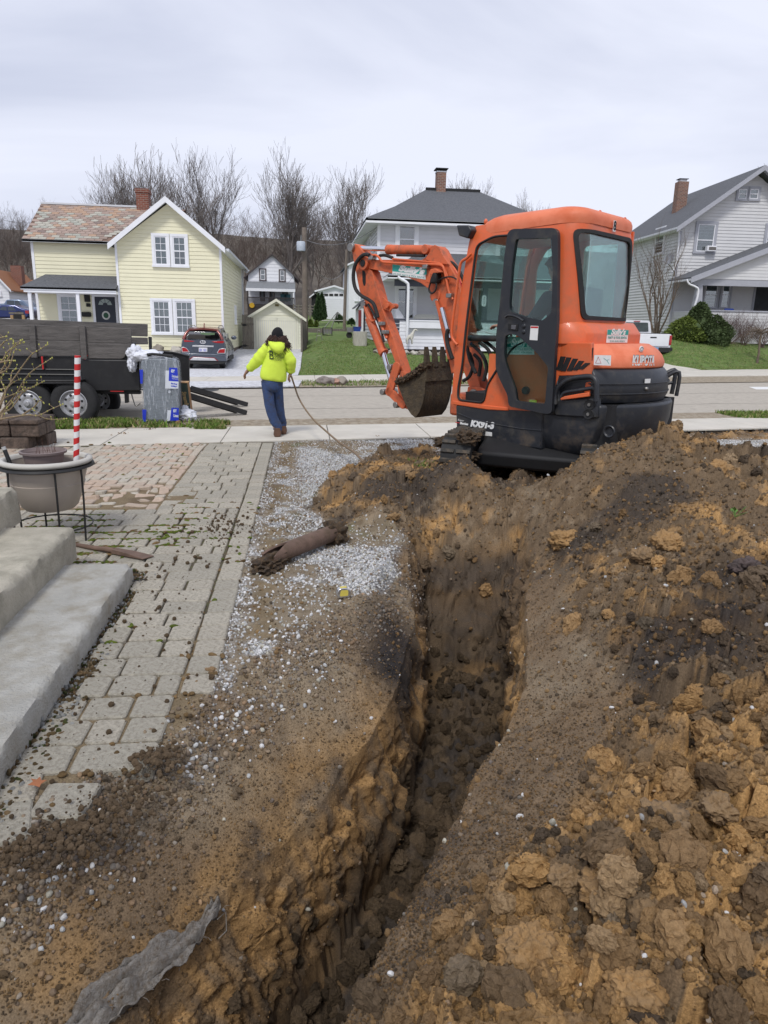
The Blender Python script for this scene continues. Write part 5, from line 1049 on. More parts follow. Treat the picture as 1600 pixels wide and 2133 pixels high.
plate('cylinder_guard',c7((1145,745),(1165,740),(1200,850),(1240,1010),(1300,1290),(1308,1365),(1280,1362),(1225,1100),(1180,880)),yb+.05,.03,M_orr,.003)
def cylr(p0,p1,y,r,m,nm,n=18):
 a,b_=F.Y(*p0,y),F.Y(*p1,y);bb=MB();bb.cyl((a[0],y,a[1]),(b_[0],y,b_[1]),r,n);return bb.build(nm,m,ex,smooth=40)
P1=c7((1225,820),(1308,1140));cylr(P1[0],P1[1],yb+.03,.030,M_chr,'lift_rod');P1=c7((1300,1110),(1375,1500));cylr(P1[0],P1[1],yb-.02,.055,M_orr,'lift_cylinder');boss(*c7((1165,760))[0],yb,.04,.025,M_stl);boss(*c7((1155,690))[0],yb,.07,.012)
stk=c7((265,190),(275,155),(300,142),(330,150),(355,185),(385,225),(430,262),(445,330),(450,400),(480,430),(530,600),(585,800),(640,965),(720,1180),(800,1440),(838,1560),(800,1562),(760,1480),(700,1320),(640,1160),(585,1040),(530,940),(470,860),(410,760),(350,640),(318,480),(290,330))
plate('stick',stk,yb-.01,bw-.02,M_orr,.006)
plate('stick_slot',c7((378,425),(402,425),(416,460),(416,560),(408,585),(394,585),(382,540)),yb-.0085,.004,M_dkm,0)
boss(*c7((287,182))[0],yb-.03,.05,.06,M_stl);boss(*c7((405,348))[0],yb+.01,.075,.03);boss(*c7((405,348))[0],yb+.01,.04,.04,M_dkm)
plate('stick_lug',c7((590,700),(640,745),(680,765),(712,790),(718,812),(690,830),(670,860),(600,830)),yb-.0-.02,.02,M_orr,.003);plate('stick_lug',c7((590,700),(640,745),(680,765),(712,790),(718,812),(690,830),(670,860),(600,830)),yb-.12,.02,M_orr,.003);boss(*c7((690,800))[0],yb-.07,.03,.09)
cylr(*c7((300,188),(665,198)),yb-.06,.028,M_chr,'stick_rod');cylr(*c7((655,202),(1085,208)),yb-.06,.052,M_orr,'stick_cylinder');boss(*c7((1100,206))[0],yb-.06,.05,.10);cylr(*c7((650,202),(690,203)),yb-.06,.055,M_orr,'cylinder_collar')
cylr(*c7((745,262),(1040,268)),yb-.02,.014,M_rub,'return_pipe')
cylr(*c7((430,820),(470,945)),yb-.02,.045,M_orr,'cylinder_eye');cylr(*c7((455,930),(600,1295)),yb-.02,.054,M_orr,'bucket_cylinder');cylr(*c7((590,1270),(612,1300)),yb-.02,.060,M_orr,'cylinder_collar');cylr(*c7((600,1290),(700,1650)),yb-.02,.030,M_chr,'bucket_rod')
boss(*c7((405,790))[0],yb-.02,.04,.035,M_stl)
def link2(pa,pb,y,r,nm,m=M_orr):
 a,b_=F.Y(*pa,y),F.Y(*pb,y);d=Vector((b_[0]-a[0],b_[1]-a[1])).normalized();n_=Vector((-d.y,d.x))*r;A_,B_=Vector(a),Vector(b_)
 bb=MB();bb.prism(rnd_poly([tuple(A_-d*r+n_),tuple(B_+d*r+n_),tuple(B_+d*r-n_),tuple(A_-d*r-n_)],r,5),y,y-.03,'y');return bb.build(nm,m,ex,bevel=.004)
for yy in(yb+.05,yb-.17):link2(*c7((735,1445),(660,1705)),yy,.055,'tipping_link');link2(*c7((665,1705),(800,1840)),yy,.05,'bucket_link')
for p_ in c7((735,1445),(660,1705),(800,1840)):boss(*p_,yb-.06,.036,.125,M_stl,'pin')
boss(*c7((800,1500))[0],yb-.06,.035,.10,M_stl,'pin')
yk=.24;bk=c7((1040,1395),(1046,1480),(1046,1600),(1040,1720),(1018,1830),(985,1920),(940,1982),(895,1945),(860,1890),(830,1830),(795,1740),(760,1650),(745,1600),(750,1568),(800,1560),(850,1565),(920,1530),(970,1480),(1010,1450))
Pk=trY(bk,yk);bkt=MB();bkt.prism(Pk,yk,yk-.022,'y');bk_o=bkt.build('bucket',M_mudb,ex,bevel=.005)
b=MB();b.prism(Pk,-yk+.022,-yk,'y');b.build('bucket_side',M_mudb,bk_o,bevel=.005)
shell=Pk[0:13];c2d=Vector((sum(p[0]for p in Pk)/len(Pk),sum(p[1]for p in Pk)/len(Pk)));inn=[tuple(Vector(p)+(c2d-Vector(p)).normalized()*.022)for p in shell]
b=MB();b.prism(list(shell)+inn[::-1],yk-.001,-yk+.001,'y');b.build('bucket_shell',M_mudb,bk_o,smooth=30)
b=MB();p0,p1=Vector(Pk[0]),Vector(Pk[2]);n2d=Vector((-(p1-p0).y,(p1-p0).x)).normalized()
if n2d.dot(c2d-p0)>0:n2d=-n2d
b.prism([tuple(p0+n2d*.0),tuple(p0+n2d*.018),tuple(p1+n2d*.018),tuple(p1)],yk,-yk,'y');b.build('cutting_edge',M_mudb,bk_o,bevel=.003)
up_=(p0-p1).normalized()
for yy in(yk-.03,yk-.17,yk-.31,-yk+.03):
 a_=p0-up_*.06;b=MB();o_=n2d*.03
 q=[a_-o_*.5,a_+o_,a_+up_*.14+o_*.6,a_+up_*.235+o_*.1,a_+up_*.14-o_*.2]
 b.prism([tuple(v)for v in q],yy+.045,yy-.045,'y');b.build('bucket_tooth',M_mudb,bk_o,bevel=.014)
for pts in(c7((745,1600),(760,1590),(900,1545),(1040,1425)),c7((800,1740),(850,1660),(930,1620))):pass
b=MB();rr_=random.Random(9)
for k in range(16):
 t_=k/15;P_=c7((770+t_*270,1600-((t_)**1.5)*170));x,z=trY(P_,yk)[0];b.blob((x,yk+.0-rr_.uniform(0,.35)*(k%2),z+.005),(.05,.05,.035),3,.5,3,seed=k)
b.build('bucket_soil',M_mud,bk_o,smooth=80)
for yy in(yb+.03,yb-.15):plate('bucket_ear',c7((745,1600),(790,1490),(840,1500),(860,1600),(880,1900),(790,1870),(770,1800)),yy,.025,M_orr,.004)
def pipe(nm,pts,y,r,m):q=trY(pts,y);return hose(nm,[(x,y,z)for x,z in q],r,m)
pipe('oil_pipe',c7((490,262),(525,262),(560,290),(585,325),(640,340),(900,350),(1100,358),(1180,362),(1225,375),(1245,410),(1265,500),(1300,660),(1340,730)),yb+.035,.014,M_or)
pipe('oil_pipe',c7((700,300),(900,318),(1100,335),(1200,350),(1250,400),(1290,520)),yb+.02,.010,M_or)
pipe('oil_pipe',c7((545,920),(590,1030),(640,1140)),yb+.03,.018,M_or);pipe('oil_pipe',c7((400,800),(440,900),(480,960),(520,940)),yb+.02,.010,M_or)
pipe('oil_pipe',c7((1330,400),(1400,520),(1440,660)),yb-.04,.014,MATS['red_print']);pipe('oil_pipe',c7((1290,330),(1370,430),(1430,560)),yb-.06,.014,M_or)
pipe('hydraulic_hose',c7((455,262),(400,255),(345,300),(300,380),(285,500),(310,620),(370,690),(450,735),(500,780),(530,860),(545,920)),yb+.06,.022,M_rub)
pipe('hydraulic_hose',c7((560,268),(620,262),(700,290)),yb-.02,.018,M_rub);pipe('hydraulic_hose',c7((440,780),(500,880),(560,1000),(610,1180)),yb+.04,.014,M_rub)
pipe('hydraulic_hose',c7((1255,320),(1340,350),(1400,420),(1450,520),(1475,620)),yb-.08,.018,M_rub);pipe('hydraulic_hose',c7((1290,1045),(1272,1120),(1290,1230),(1335,1360)),yb+.08,.022,M_rub)
for pts,y_ in((c4((240,640),(275,760),(300,860)),.2),(c4((250,650),(292,780),(318,850)),.25),(c4((300,930),(360,980),(385,1060),(380,1140)),.3),(c4((250,940),(320,1010),(350,1090),(330,1180)),.28),(c4((240,1000),(262,1080),(240,1150),(200,1180)),.3),(c4((270,1010),(310,1060),(300,1150)),.24),(c4((330,920),(420,1000),(430,1120),(390,1180)),.2),(c4((225,960),(245,1050),(280,1130)),.34)):
 pipe('hydraulic_hose',pts,y_,.019,M_rub)
for p_ in c7((478,290),(1055,385),(1305,690),(580,985),(620,1075)):
 x,z=F.Y(*p_,yb+.04);b=MB();b.box(x-.035,x+.035,yb-.0,yb+.065,z-.022,z+.022);b.build('pipe_clamp',M_stl,ex,bevel=.006)
plate('lamp_bracket',c7((1040,545),(1100,410),(1150,400),(1205,440),(1180,450),(1130,450),(1090,560)),yb+.10,.11,M_orr,.006)
q=F.Y(*c7((1135,500))[0],yb+.08);b=MB();b.box(q[0]-.05,q[0]+.05,yb,yb+.10,q[1]-.06,q[1]+.06);b.build('work_lamp',M_dkm,ex,bevel=.02)
pipe('lamp_cable',c7((1100,560),(1085,620),(1110,665),(1150,640),(1165,580),(1150,540)),yb+.08,.010,M_rub);pipe('lamp_cable',c7((1180,530),(1260,495),(1340,495),(1400,540)),yb+.05,.008,M_rub)
dq=trY(c7((700,360),(1050,395),(1050,520),(698,465)),yb+.002);b=MB();b.prism(dq,yb+.0035,yb+.001,'y');b.build('decal',M_whp,ex)
dq=trY(c7((700,360),(1060,396),(1060,470),(698,432)),yb+.003);b=MB();b.prism(dq,yb+.0045,yb+.0036,'y');b.build('decal_band',M_teal,ex)
T=c7((760,400),(1040,438));ltext("Sully's",T[0],T[1],13,yb+.004,M_whp,shear=.25,bold=.006);T=c7((705,458),(790,466));ltext('645-0555',T[0],T[1],3,yb+.003,M_txt);T=c7((800,474),(1042,502));ltext('PARTY & TOOL RENTAL',T[0],T[1],4.6,yb+.003,M_txt)
q=trY([(982,528),(972,538),(962,545),(957,562),(948,630),(941,690),(944,708),(953,718)],YC+.05);hose('grab_rail',[(x,YC+.05,z)for x,z in q],.014,M_or)
# BUILDING KIT
M_glass=glass_mat('window_glass',(.62,.68,.68),.16,.03)
M_white=mat('white_trim',(.82,.83,.86),.5,var=.04,ns=2)
M_gut=mat('gutter_white',(.62,.64,.67),.45,var=.06,ns=2)
M_shg=mat('grey_shingle',(.085,.090,.10),.9,var=.35,ns=9,bump=.6,bs=30,col2=(.14,.145,.155),c2=.48,stretch=(1,1,2.5),detail=8)
M_cur=mat('window_backing',(.36,.42,.40),.9,var=.12,ns=6,stretch=(6,6,.6))  # M_cur: curtain cloth
M_drk=mat('dark_room',(.03,.033,.036),.8,var=.3,ns=2)
M_brk={}
def brick_mat(name,c1,c2,mort,scale=8.0,rough=.9):
 m=bpy.data.materials.new(name);m.use_nodes=True;t=m.node_tree;L=t.links.new;b=t.nodes['Principled BSDF'];b.inputs['Roughness'].default_value=rough
 tc=N(t,'ShaderNodeTexCoord');sp=N(t,'ShaderNodeSeparateXYZ');ad=N(t,'ShaderNodeMath',operation='ADD');cb=N(t,'ShaderNodeCombineXYZ');L(tc.outputs['Object'],sp.inputs[0]);L(sp.outputs[0],ad.inputs[0]);L(sp.outputs[1],ad.inputs[1]);L(ad.outputs[0],cb.inputs[0]);L(sp.outputs[2],cb.inputs[1])
 br=N(t,'ShaderNodeTexBrick',inp={'Color1':(*c1,1),'Color2':(*c2,1),'Mortar':(*mort,1),'Scale':1.0,'Mortar Size':.008,'Brick Width':.21,'Row Height':.075});L(cb.outputs[0],br.inputs['Vector']);L(br.outputs['Color'],b.inputs['Base Color'])
 bp=N(t,'ShaderNodeBump',inp={'Strength':.6,'Distance':.01});L(br.outputs['Fac'],bp.inputs['Height']);bp.invert=True;L(bp.outputs[0],b.inputs['Normal']);MATS[name]=m;return m
M_brick=brick_mat('chimney_brick',(.25,.075,.045),(.18,.055,.035),(.30,.26,.22));M_brick2=brick_mat('chimney_brick_b',(.27,.12,.075),(.16,.08,.06),(.36,.33,.29))
class Wall:
 """vertical wall plane in a building's frame: origin, direction along, outward normal"""
 def __init__(s,F,p,d,n):s.F=F;s.p=Vector((p[0],p[1],0));s.d=Vector((d[0],d[1],0)).normalized();s.n=Vector((n[0],n[1],0)).normalized()
 def P(s,u,z,o=0):q=s.p+s.d*u+s.n*o;return(q.x,q.y,z)
 def hit(s,px,py):
  dd=s.F._d(px,py);c=s.F.c;t=(s.p-c).dot(s.n)/dd.dot(s.n);q=c+dd*t;return((q-s.p).dot(s.d),q.z)
def slabw(w,pts,o0,o1,mb=None,mi=0):
 mb=mb or MB();n=len(pts);v=[w.P(a,z,o0)for a,z in pts]+[w.P(a,z,o1)for a,z in pts]
 mb.add(v,[tuple(range(n)),tuple(range(2*n-1,n-1,-1))]+[(i,i+n,(i+1)%n+n,(i+1)%n)for i in range(n)],mi);return mb
def rectw(w,u0,u1,z0,z1,o0,o1,mb=None,mi=0):return slabw(w,[(u0,z0),(u1,z0),(u1,z1),(u0,z1)],o0,o1,mb,mi)
def extents(poly,z):
 xs_=[]
 for i in range(len(poly)):
  a,b_=poly[i],poly[(i+1)%len(poly)]
  if(a[1]>z)!=(b_[1]>z):xs_.append(a[0]+(b_[0]-a[0])*(z-a[1])/(b_[1]-a[1]))
 return(min(xs_),max(xs_))if len(xs_)>=2 else None
def siding(w,parent,poly,h,m,thick=.15,name='wall',gaps=(),proud=.022):
 wall=slabw(w,poly,0,-thick).build(name,m,parent);z0=min(p[1]for p in poly);z1=max(p[1]for p in poly);z=z0
 while z<z1-.02:
  za,zb2=z+.003,min(z+h,z1-.002);ea,eb=extents(poly,za+.002),extents(poly,zb2-.004)
  if ea and eb and min(ea[1],eb[1])-max(ea[0],eb[0])>.05:
   segs=[(0,1)]
   for(g0,g1,gz0,gz1)in gaps:
    if za<gz1 and zb2>gz0:
     L0,L1=ea;segs=[(0,(g0-L0)/(L1-L0)),((g1-L0)/(L1-L0),1)]
   for s0,s1 in segs:
    if s1-s0<.01:continue
    A0,A1=ea[0]+(ea[1]-ea[0])*s0,ea[0]+(ea[1]-ea[0])*s1;B0,B1=eb[0]+(eb[1]-eb[0])*s0,eb[0]+(eb[1]-eb[0])*s1
    v=[w.P(A0,za,.001),w.P(A1,za,.001),w.P(A1,za,proud),w.P(A0,za,proud),w.P(B0,zb2,.001),w.P(B1,zb2,.001),w.P(B1,zb2,.006),w.P(B0,zb2,.006)]
    MB().add(v,[(0,1,2,3),(4,7,6,5),(0,4,5,1),(1,5,6,2),(2,6,7,3),(3,7,4,0)]).build('siding_board',m,wall)
  z+=h
 return wall
def window(w,parent,u0,u1,z0,z1,fw=.10,split=.5,grid=None,back=None,lower=None,m=None,sash=None,proud=.085,name='window',grid_low=True):
 m=m or M_white;f=MB()
 rectw(w,u0,u1,z1-fw,z1,-.02,proud,f);rectw(w,u0-.02,u1+.02,z0,z0+fw*.8,-.02,proud+.02,f);rectw(w,u0,u0+fw,z0+fw*.8+.001,z1-fw-.001,-.02,proud-.003,f);rectw(w,u1-fw,u1,z0+fw*.8+.001,z1-fw-.001,-.02,proud-.003,f)
 o=f.build(name,m,parent);a,b_,c,d=u0+fw,u1-fw,z0+fw*.8,z1-fw;zm=c+(d-c)*split
 sw=.045 if(b_-a)>.35 else.03;s=MB();sm=sash or M_white
 rectw(w,a,b_,zm-sw*.5,zm+sw*.5,.031,.070,s);
 for(q0,q1)in((c,zm-sw*.5),(zm+sw*.5,d)):
  rectw(w,a,a+sw,q0+.001,q1-.001,.031,.066,s);rectw(w,b_-sw,b_,q0+.001,q1-.001,.031,.066,s)
 rectw(w,a+sw,b_-sw,d-sw,d-.001,.031,.065,s);rectw(w,a+sw,b_-sw,c+.001,c+sw,.031,.067,s)
 s.build('sash',sm,o)
 if grid:
  g=MB();nx,ny=grid
  for(q0,q1,on)in((c+sw,zm-sw*.5,grid_low),(zm+sw*.5,d-sw,True)):
   if not on:continue
   for k in range(1,nx):x=a+sw+(b_-a-2*sw)*k/nx;rectw(w,x-.008,x+.008,q0,q1,.042,.051,g)
   for k in range(1,ny):z=q0+(q1-q0)*k/ny;rectw(w,a+sw,b_-sw,z-.008,z+.008,.043,.052,g)
  g.build('muntins',m,o)
 rectw(w,a+.01,b_-.01,zm+.01,d-.01,.036,.040).build('pane',M_glass,o);rectw(w,a+.01,b_-.01,c+.01,zm-.01,.036,.040).build('pane',M_glass,o)
 rectw(w,a,b_,zm,d,.026,.029).build('window_backing',back or M_cur,o);rectw(w,a,b_,c,zm,.0265,.0285).build('window_backing',lower or back or M_cur,o)  # curtain cloth; M_drk sheets paint the shade of an unlit room
 return o
def gutter(name,p,q,parent,m=M_gut,r=.06):
 p,q=Vector(p),Vector(q);d=(q-p).normalized();n_=Vector((d.y,-d.x,0));b=MB()
 pr=[(-.0,-.05),(.055,-.05),(.085,-.01),(.095,.05),(.0,.05)];b.loft([[p+n_*a+Vector((0,0,z))for a,z in pr],[q+n_*a+Vector((0,0,z))for a,z in pr]]);return b.build(name,m,parent)
def pipe3(name,pts,r,m,parent):return hose(name,pts,r,m,parent)
def wallpx(w,px0,px1,pt,pb):
 """level rectangle on a wall from its pixel sides (mid heights)"""
 um=(px0+px1)/2;py=(pt+pb)/2;u0=w.hit(px0,py)[0];u1=w.hit(px1,py)[0];return u0,u1,w.hit(um,pb)[1],w.hit(um,pt)[1]
# YELLOW HOUSE
M_yel=mat('yellow_siding',(.80,.765,.55),.55,var=.035,ns=1.5,bump=.05,bs=20)
gzY=.36;F=Frame(G(467,741,gzY));yh=F.thing('yellow_house','yellow sided two storey house with a slate wing roof and a small front porch','house')
wf=Wall(F,(0,0),(1,0),(0,-1));ap=wf.hit(348,418);le=wf.hit(238,503);re_=wf.hit(463,516);uL=wf.hit(248,600)[0];eave=(le[1]+re_[1])/2+.04;base=.18
front=[(uL,base),(0,base),(0,eave-.05),(ap[0],ap[1]-.12),(uL,eave-.05)]
siding(wf,yh,front,.145,M_yel)
wr_=Wall(F,(0,0),(0,1),(1,0));depth=wr_.hit(503,600)[0];siding(wr_,yh,[(0.001,base),(depth,base),(depth,eave-.06),(0.001,eave-.06)],.145,M_yel)
b=MB();b.box(uL-5,.0,.001,depth,-.8,base-.001);b.build('foundation',mat('foundation',(.16,.13,.11),.9,var=.25,ns=5,bump=.6,bs=30),yh)
def gable_roof(parent,F,x0,x1,xa,ze,za,y0,y1,over,m,mf,th=.12,name='roof',fascia=.16):
 for sx,xe in((-1,x0),(1,x1)):
  dx,dz=xe-xa,ze-za;k=over/math.hypot(dx,dz);xo,zo=xe+dx*k,ze+dz*k
  b=MB();b.prism([(xa,za),(xo,zo),(xo,zo+th*.6),(xa,za+th*.9)],y0,y1,'y');b.build(name,m,parent)
  b=MB();b.prism([(xa,za+th*.88),(xo,zo+th*.58),(xo,zo+th*.6-fascia),(xa,za+th*.9-fascia)],y0-.035,y0-.002,'y');b.build('barge_board',mf,parent)
  b=MB();b.prism([(xa,za-.004),(xo,zo-.004),(xo,zo-.03),(xa,za-.03)],y0,y0+.4,'y');b.build('soffit',mf,parent)
M_slate_u=mat('roof_deck',(.20,.13,.10),.9,var=.3,ns=6)
gable_roof(yh,F,uL,0,ap[0],eave,ap[1],-.38,depth,.28,M_shg,M_white,fascia=.22)
for(x,nm)in((uL,'corner_trim'),(0,'corner_trim')):b=MB();b.box(x-.05,x+.035,-.045,.0,base,eave-.05);b.build(nm,M_white,yh)
b=MB();b.box(-.0,.035,.002,.07,base,eave-.06);b.build('corner_trim',M_white,yh);b=MB();b.box(0,.035,depth-.08,depth+.02,base,eave-.06);b.build('corner_trim',M_white,yh)
gutter('gutter',(.36,depth+.1,eave-.20),(.36,-.36,eave-.20),yh);b=MB();b.box(.0,.34,-.3,depth,eave-.19,eave-.17);b.build('soffit',M_white,yh)
pipe3('downspout',[(.42,depth-.02,eave-.22),(.30,depth-.05,eave-.36),(.09,depth-.06,eave-.5),(.07,depth-.06,base)],.035,M_gut,yh)
def wpair(w,L_,R_,t,bt,mid,fw,par,lows,grid=(2,2)):
 u0,u1,z0,z1=wallpx(w,L_,R_,t,bt);um=w.hit(mid,(t+bt)/2)[0]
 window(w,par,u0,um-.012,z0,z1,fw,.5,grid,M_cur,lows[0]);window(w,par,um+.012,u1,z0,z1,fw,.5,grid,M_cur,lows[1])
wpair(wf,317,393,487,557,355,.10,yh,(M_cur,M_drk));wpair(wf,315,408,622,698,361,.10,yh,(M_drk,M_cur),(3,2))
u0,z0=wr_.hit(488,636),wr_.hit(488,676);window(wr_,yh,u0[0]-.25,u0[0]+.25,z0[1],u0[1],.07)
ws=1.0;wl=Wall(F,(0,ws),(1,0),(0,-1));uWL=wl.hit(69,560)[0];wet=wl.hit(155,504)[1]+.08
pb_=wl.hit(150,574)[1]
siding(wl,yh,[(uWL,base),(uL-.02,base),(uL-.02,wet-.05),(uWL,wet-.05)],.145,M_yel)
b=MB();b.box(uWL,uL,ws+.16,ws+4.6,base,wet-.06);b.build('wing_body',M_yel,yh)
rdg=2.3;y_r=ws+rdg;Fr=Frame(F.W((0,y_r,0)));zr_=(Fr.Y(84,420,0)[1]+Fr.Y(285,434,0)[1])/2;xrL=Fr.Y(84,420,0)[0];yE=ws-.30;zE=wet-.02;Fe=Frame(F.W((0,yE,0)));xeL=Fe.Y(52,495,0)[0];xeR=uL-.0
xL=(xeL+xrL)/2-.05
b=MB();b.add([(xL,yE,zE-.04),(uL+.35,yE,zE-.04),(uL+2.2,y_r,zr_-.04),(xL,y_r,zr_-.04),(xL,y_r+2.6,zE-.04),(uL+2.2,y_r+2.6,zE-.04),(xL,yE,zE-.12),(uL+.35,yE,zE-.12),(uL+2.2,y_r,zr_-.12),(xL,y_r,zr_-.12),(xL,y_r+2.6,zE-.12),(uL+2.2,y_r+2.6,zE-.12)],[(0,1,2,3),(3,2,5,4),(6,9,8,7),(9,10,11,8),(0,3,9,6),(3,4,10,9),(0,6,7,1)]);roof=b.build('roof',M_slate_u,yh);tag(roof,'roof of reddish and green slates')
sl_m=[mat('slate_%d'%i,c,.75,var=.14,ns=7,bump=.2,bs=30)for i,c in enumerate([(.36,.27,.225),(.30,.225,.185),(.42,.40,.34),(.36,.36,.31),(.22,.165,.145),(.42,.285,.20)])]
sv=Vector((0,y_r-yE,zr_-zE));sLn=sv.length;sd3=sv.normalized();sn=Vector((0,-sd3.z,sd3.y));rows_=17;rh=sLn/rows_;SW=.30;GS={}
def slate_mesh(kind,mi):
 if(kind,mi)in GS:return GS[(kind,mi)]
 h=rh*1.25;w_=SW-.012;p2=([(-w_/2,rh*.35),(-w_*.28,0),(w_*.28,0),(w_/2,rh*.35)]if kind else[(-w_/2,0),(w_/2,0)])+[(w_/2,h),(-w_/2,h)]
 b=MB();T=lambda p,d:Vector((p[0],0,0))+sd3*p[1]+sn*(d-p[1]*.06);n=len(p2);b.add([T(p,.028)for p in p2]+[T(p,.010)for p in p2],[tuple(range(n)),tuple(range(2*n-1,n-1,-1))]+[(i,i+n,(i+1)%n+n,(i+1)%n)for i in range(n)])
 o=b.build('slate',sl_m[mi],roof);GS[(kind,mi)]=o.data;bpy.data.objects.remove(o);return GS[(kind,mi)]
rr_=random.Random(12);cnt=0;rest=MB();SL=[]
for r_i in range(rows_):
 kind=4<=r_i<=12;z_=r_i*rh;x=xL+SW/2+(SW/2 if r_i%2 else 0)
 xend=uL+.35+(1.85)*(r_i/rows_)-.9
 while x<xend:SL.append((x,z_,kind));x+=SW
rr_.shuffle(SL)
for x,z_,kind in SL:
 mi=rr_.choices([0,1,2,3,4,5],[.3,.15,.2,.14,.07,.14])[0]if z_<sLn*.75 else rr_.choices([0,5,1,2],[.4,.4,.1,.1])[0]
 p=Vector((x,yE,zE-.04))+sd3*z_;me=slate_mesh(kind,mi)
 if cnt<296:link('slate',me,roof,loc=p)
 else:rest.add([v.co+p for v in me.vertices],[tuple(q.vertices)for q in me.polygons],mi)
 cnt+=1
if rest.v:tag(rest.build('more_slates',sl_m,roof),kind='stuff')
b=MB();b.box(xL,uL+2.0,y_r-.07,y_r+.07,zr_-.03,zr_+.04);b.build('ridge_cap',M_gut,roof)
gutter('gutter',(uL,yE,zE-.08),(xL,yE,zE-.08),yh);b=MB();b.box(uWL,uWL+.10,ws-.035,ws,base,wet-.08);b.build('corner_trim',M_white,yh)
pipe3('downspout',[(uL-.12,yE-.04,zE-.13),(uL-.10,ws-.10,zE-.42),(uL-.06,ws-.12,pb_-.55)],.03,M_gut,yh)
Fc=Frame(F.W((0,y_r-.2,0)));c0=Fc.Y(285,440,0);c1=Fc.Y(308,393,0);b=MB();b.box(c0[0],c1[0],y_r-.2,y_r+.3,zr_-.9,c1[1]-.16);b.box(c0[0]-.03,c1[0]+.03,y_r-.23,y_r+.33,c1[1]-.159,c1[1]);b.build('chimney',M_brick,yh)
py0=-.45;wp=Wall(F,(0,py0),(1,0),(0,-1));pe=wp.hit(150,602);xpL=wp.hit(42,598)[0];xpR=uL-.02;peZ=pe[1]+.05
b=MB();b.add([(xpL,py0,peZ),(xpR,py0,peZ),(xpR,ws-.03,pb_+.02),(xpL+.5,ws-.03,pb_+.02),(xpL,py0,peZ-.08),(xpR,py0,peZ-.08),(xpR,ws-.03,pb_-.06),(xpL+.5,ws-.03,pb_-.06)],[(0,1,2,3),(4,7,6,5),(0,3,7,4),(0,4,5,1),(1,5,6,2),(2,6,7,3)]);b.build('porch_roof',M_shg,yh)
gutter('gutter',(xpR,py0,peZ-.06),(xpL,py0,peZ-.06),yh);b=MB();b.box(xpL+.1,xpR,py0+.03,ws-.04,peZ-.20,peZ-.10);b.build('porch_ceiling',M_white,yh)
for pxp in(62,162):x=wp.hit(pxp,640)[0];b=MB();b.box(x-.06,x+.06,py0+.08,py0+.20,.05,peZ-.2);b.build('porch_post',M_white,yh,bevel=.008)
b=MB();b.box(xpL+.2,xpR,py0+.03,ws-.01,-.8,.14);b.build('porch_floor',mat('porch_floor',(.30,.30,.30),.8),yh)
u0,u1,z0,z1=wallpx(wl,122,168,611,680);window(wl,yh,u0,u1,z0,z1,.10,.5,(2,2),M_cur)
u0,u1,z0,z1=wallpx(wl,194,247,613,676);dz0=.15;fr_=MB();rectw(wl,u0,u0+.10,dz0,z1,.0,.06,fr_);rectw(wl,u1-.10,u1,dz0,z1,.0,.06,fr_);rectw(wl,u0+.1,u1-.1,z1-.1,z1,0,.06,fr_);do=fr_.build('door_frame',M_white,yh)
dd_=rectw(wl,u0+.101,u1-.101,dz0,z1-.101,.0,.035).build('door',mat('door_navy',(.015,.02,.035),.45),yh,bevel=.005);um=(u0+u1)/2
for k in range(4):
 a0,a1=math.pi*k/4+.05,math.pi*(k+1)/4-.05;pts=[(um+.10*math.cos(a0),z1-.42+.10*math.sin(a0)),(um+.27*math.cos(a0),z1-.42+.25*math.sin(a0)),(um+.27*math.cos(a1),z1-.42+.25*math.sin(a1)),(um+.10*math.cos(a1),z1-.42+.10*math.sin(a1))];slabw(wl,pts,.030,.040).build('fan_light',M_cur,dd_)
c3=wl.hit(221.5,657);cp=[(c3[0]+.16*math.cos(k*.35),c3[1]+.17*math.sin(k*.35))for k in range(18)];slabw(wl,cp,.036,.046).build('door_wreath',mat('wreath_ring',(.55,.55,.52),.8),dd_);cp=[(c3[0]+.10*math.cos(k*.35),c3[1]+.11*math.sin(k*.35))for k in range(18)];slabw(wl,cp,.046,.050).build('wreath_centre',mat('wreath_green',(.03,.09,.05),.8),dd_)
for(a,b2,c_,d_)in((177,188,613,629),(181,189,632,639)):u0,u1,z0,z1=wallpx(wl,a,b2,c_,d_);rectw(wl,u0,u1,z0,z1,.01,.10).build('porch_lantern',M_dkm,yh,bevel=.01)
u0,u1,z0,z1=wallpx(wl,172,191,650,660);b=rectw(wl,u0,u1,z0,z1,.02,.16).build('mailbox',M_dkm,yh,bevel=.03)
# MIDDLE HOUSE
M_gs=mat('grey_white_siding',(.66,.665,.69),.6,var=.04,ns=1.5,bump=.05,bs=20);M_navy=mat('slate_blue_trim',(.06,.065,.09),.55,var=.06)
gM=1.02;F=Frame(At(784,716,34.2));gM=F.o.z;mh=F.thing('hip_roof_house','pale grey two storey house with hipped slate grey roof behind the digger arm','house')
wf=Wall(F,(0,0),(1,0),(0,-1));ez=(wf.hit(790,456)[1]+wf.hit(1010,466)[1])/2;Wd=8.2;DP=9.0;wlft=Wall(F,(0,0),(0,1),(-1,0))
pfz=wf.hit(860,668)[1];siding(wf,mh,[(0,.15),(Wd,.15),(Wd,ez-.15),(0,ez-.15)],.17,M_gs);siding(wlft,mh,[(0.001,.15),(DP,.15),(DP,ez-.15),(0.001,ez-.15)],.17,M_gs,proud=.04)
b=MB();b.box(.0,Wd,.001,DP,-.6,.149);b.build('foundation',mat('fieldstone',(.30,.25,.19),.9,var=.35,ns=4,bump=.9,bs=12),mh)
ov=.62;rz=wf.hit(940,400)[1]
Fq=Frame(F.W((0,4.2,0)));rz=(Fq.Y(885,394,0)[1]+Fq.Y(1000,401,0)[1])/2;rx0=Fq.Y(887,396,0)[0];rx1=Fq.Y(1000,401,0)[0]
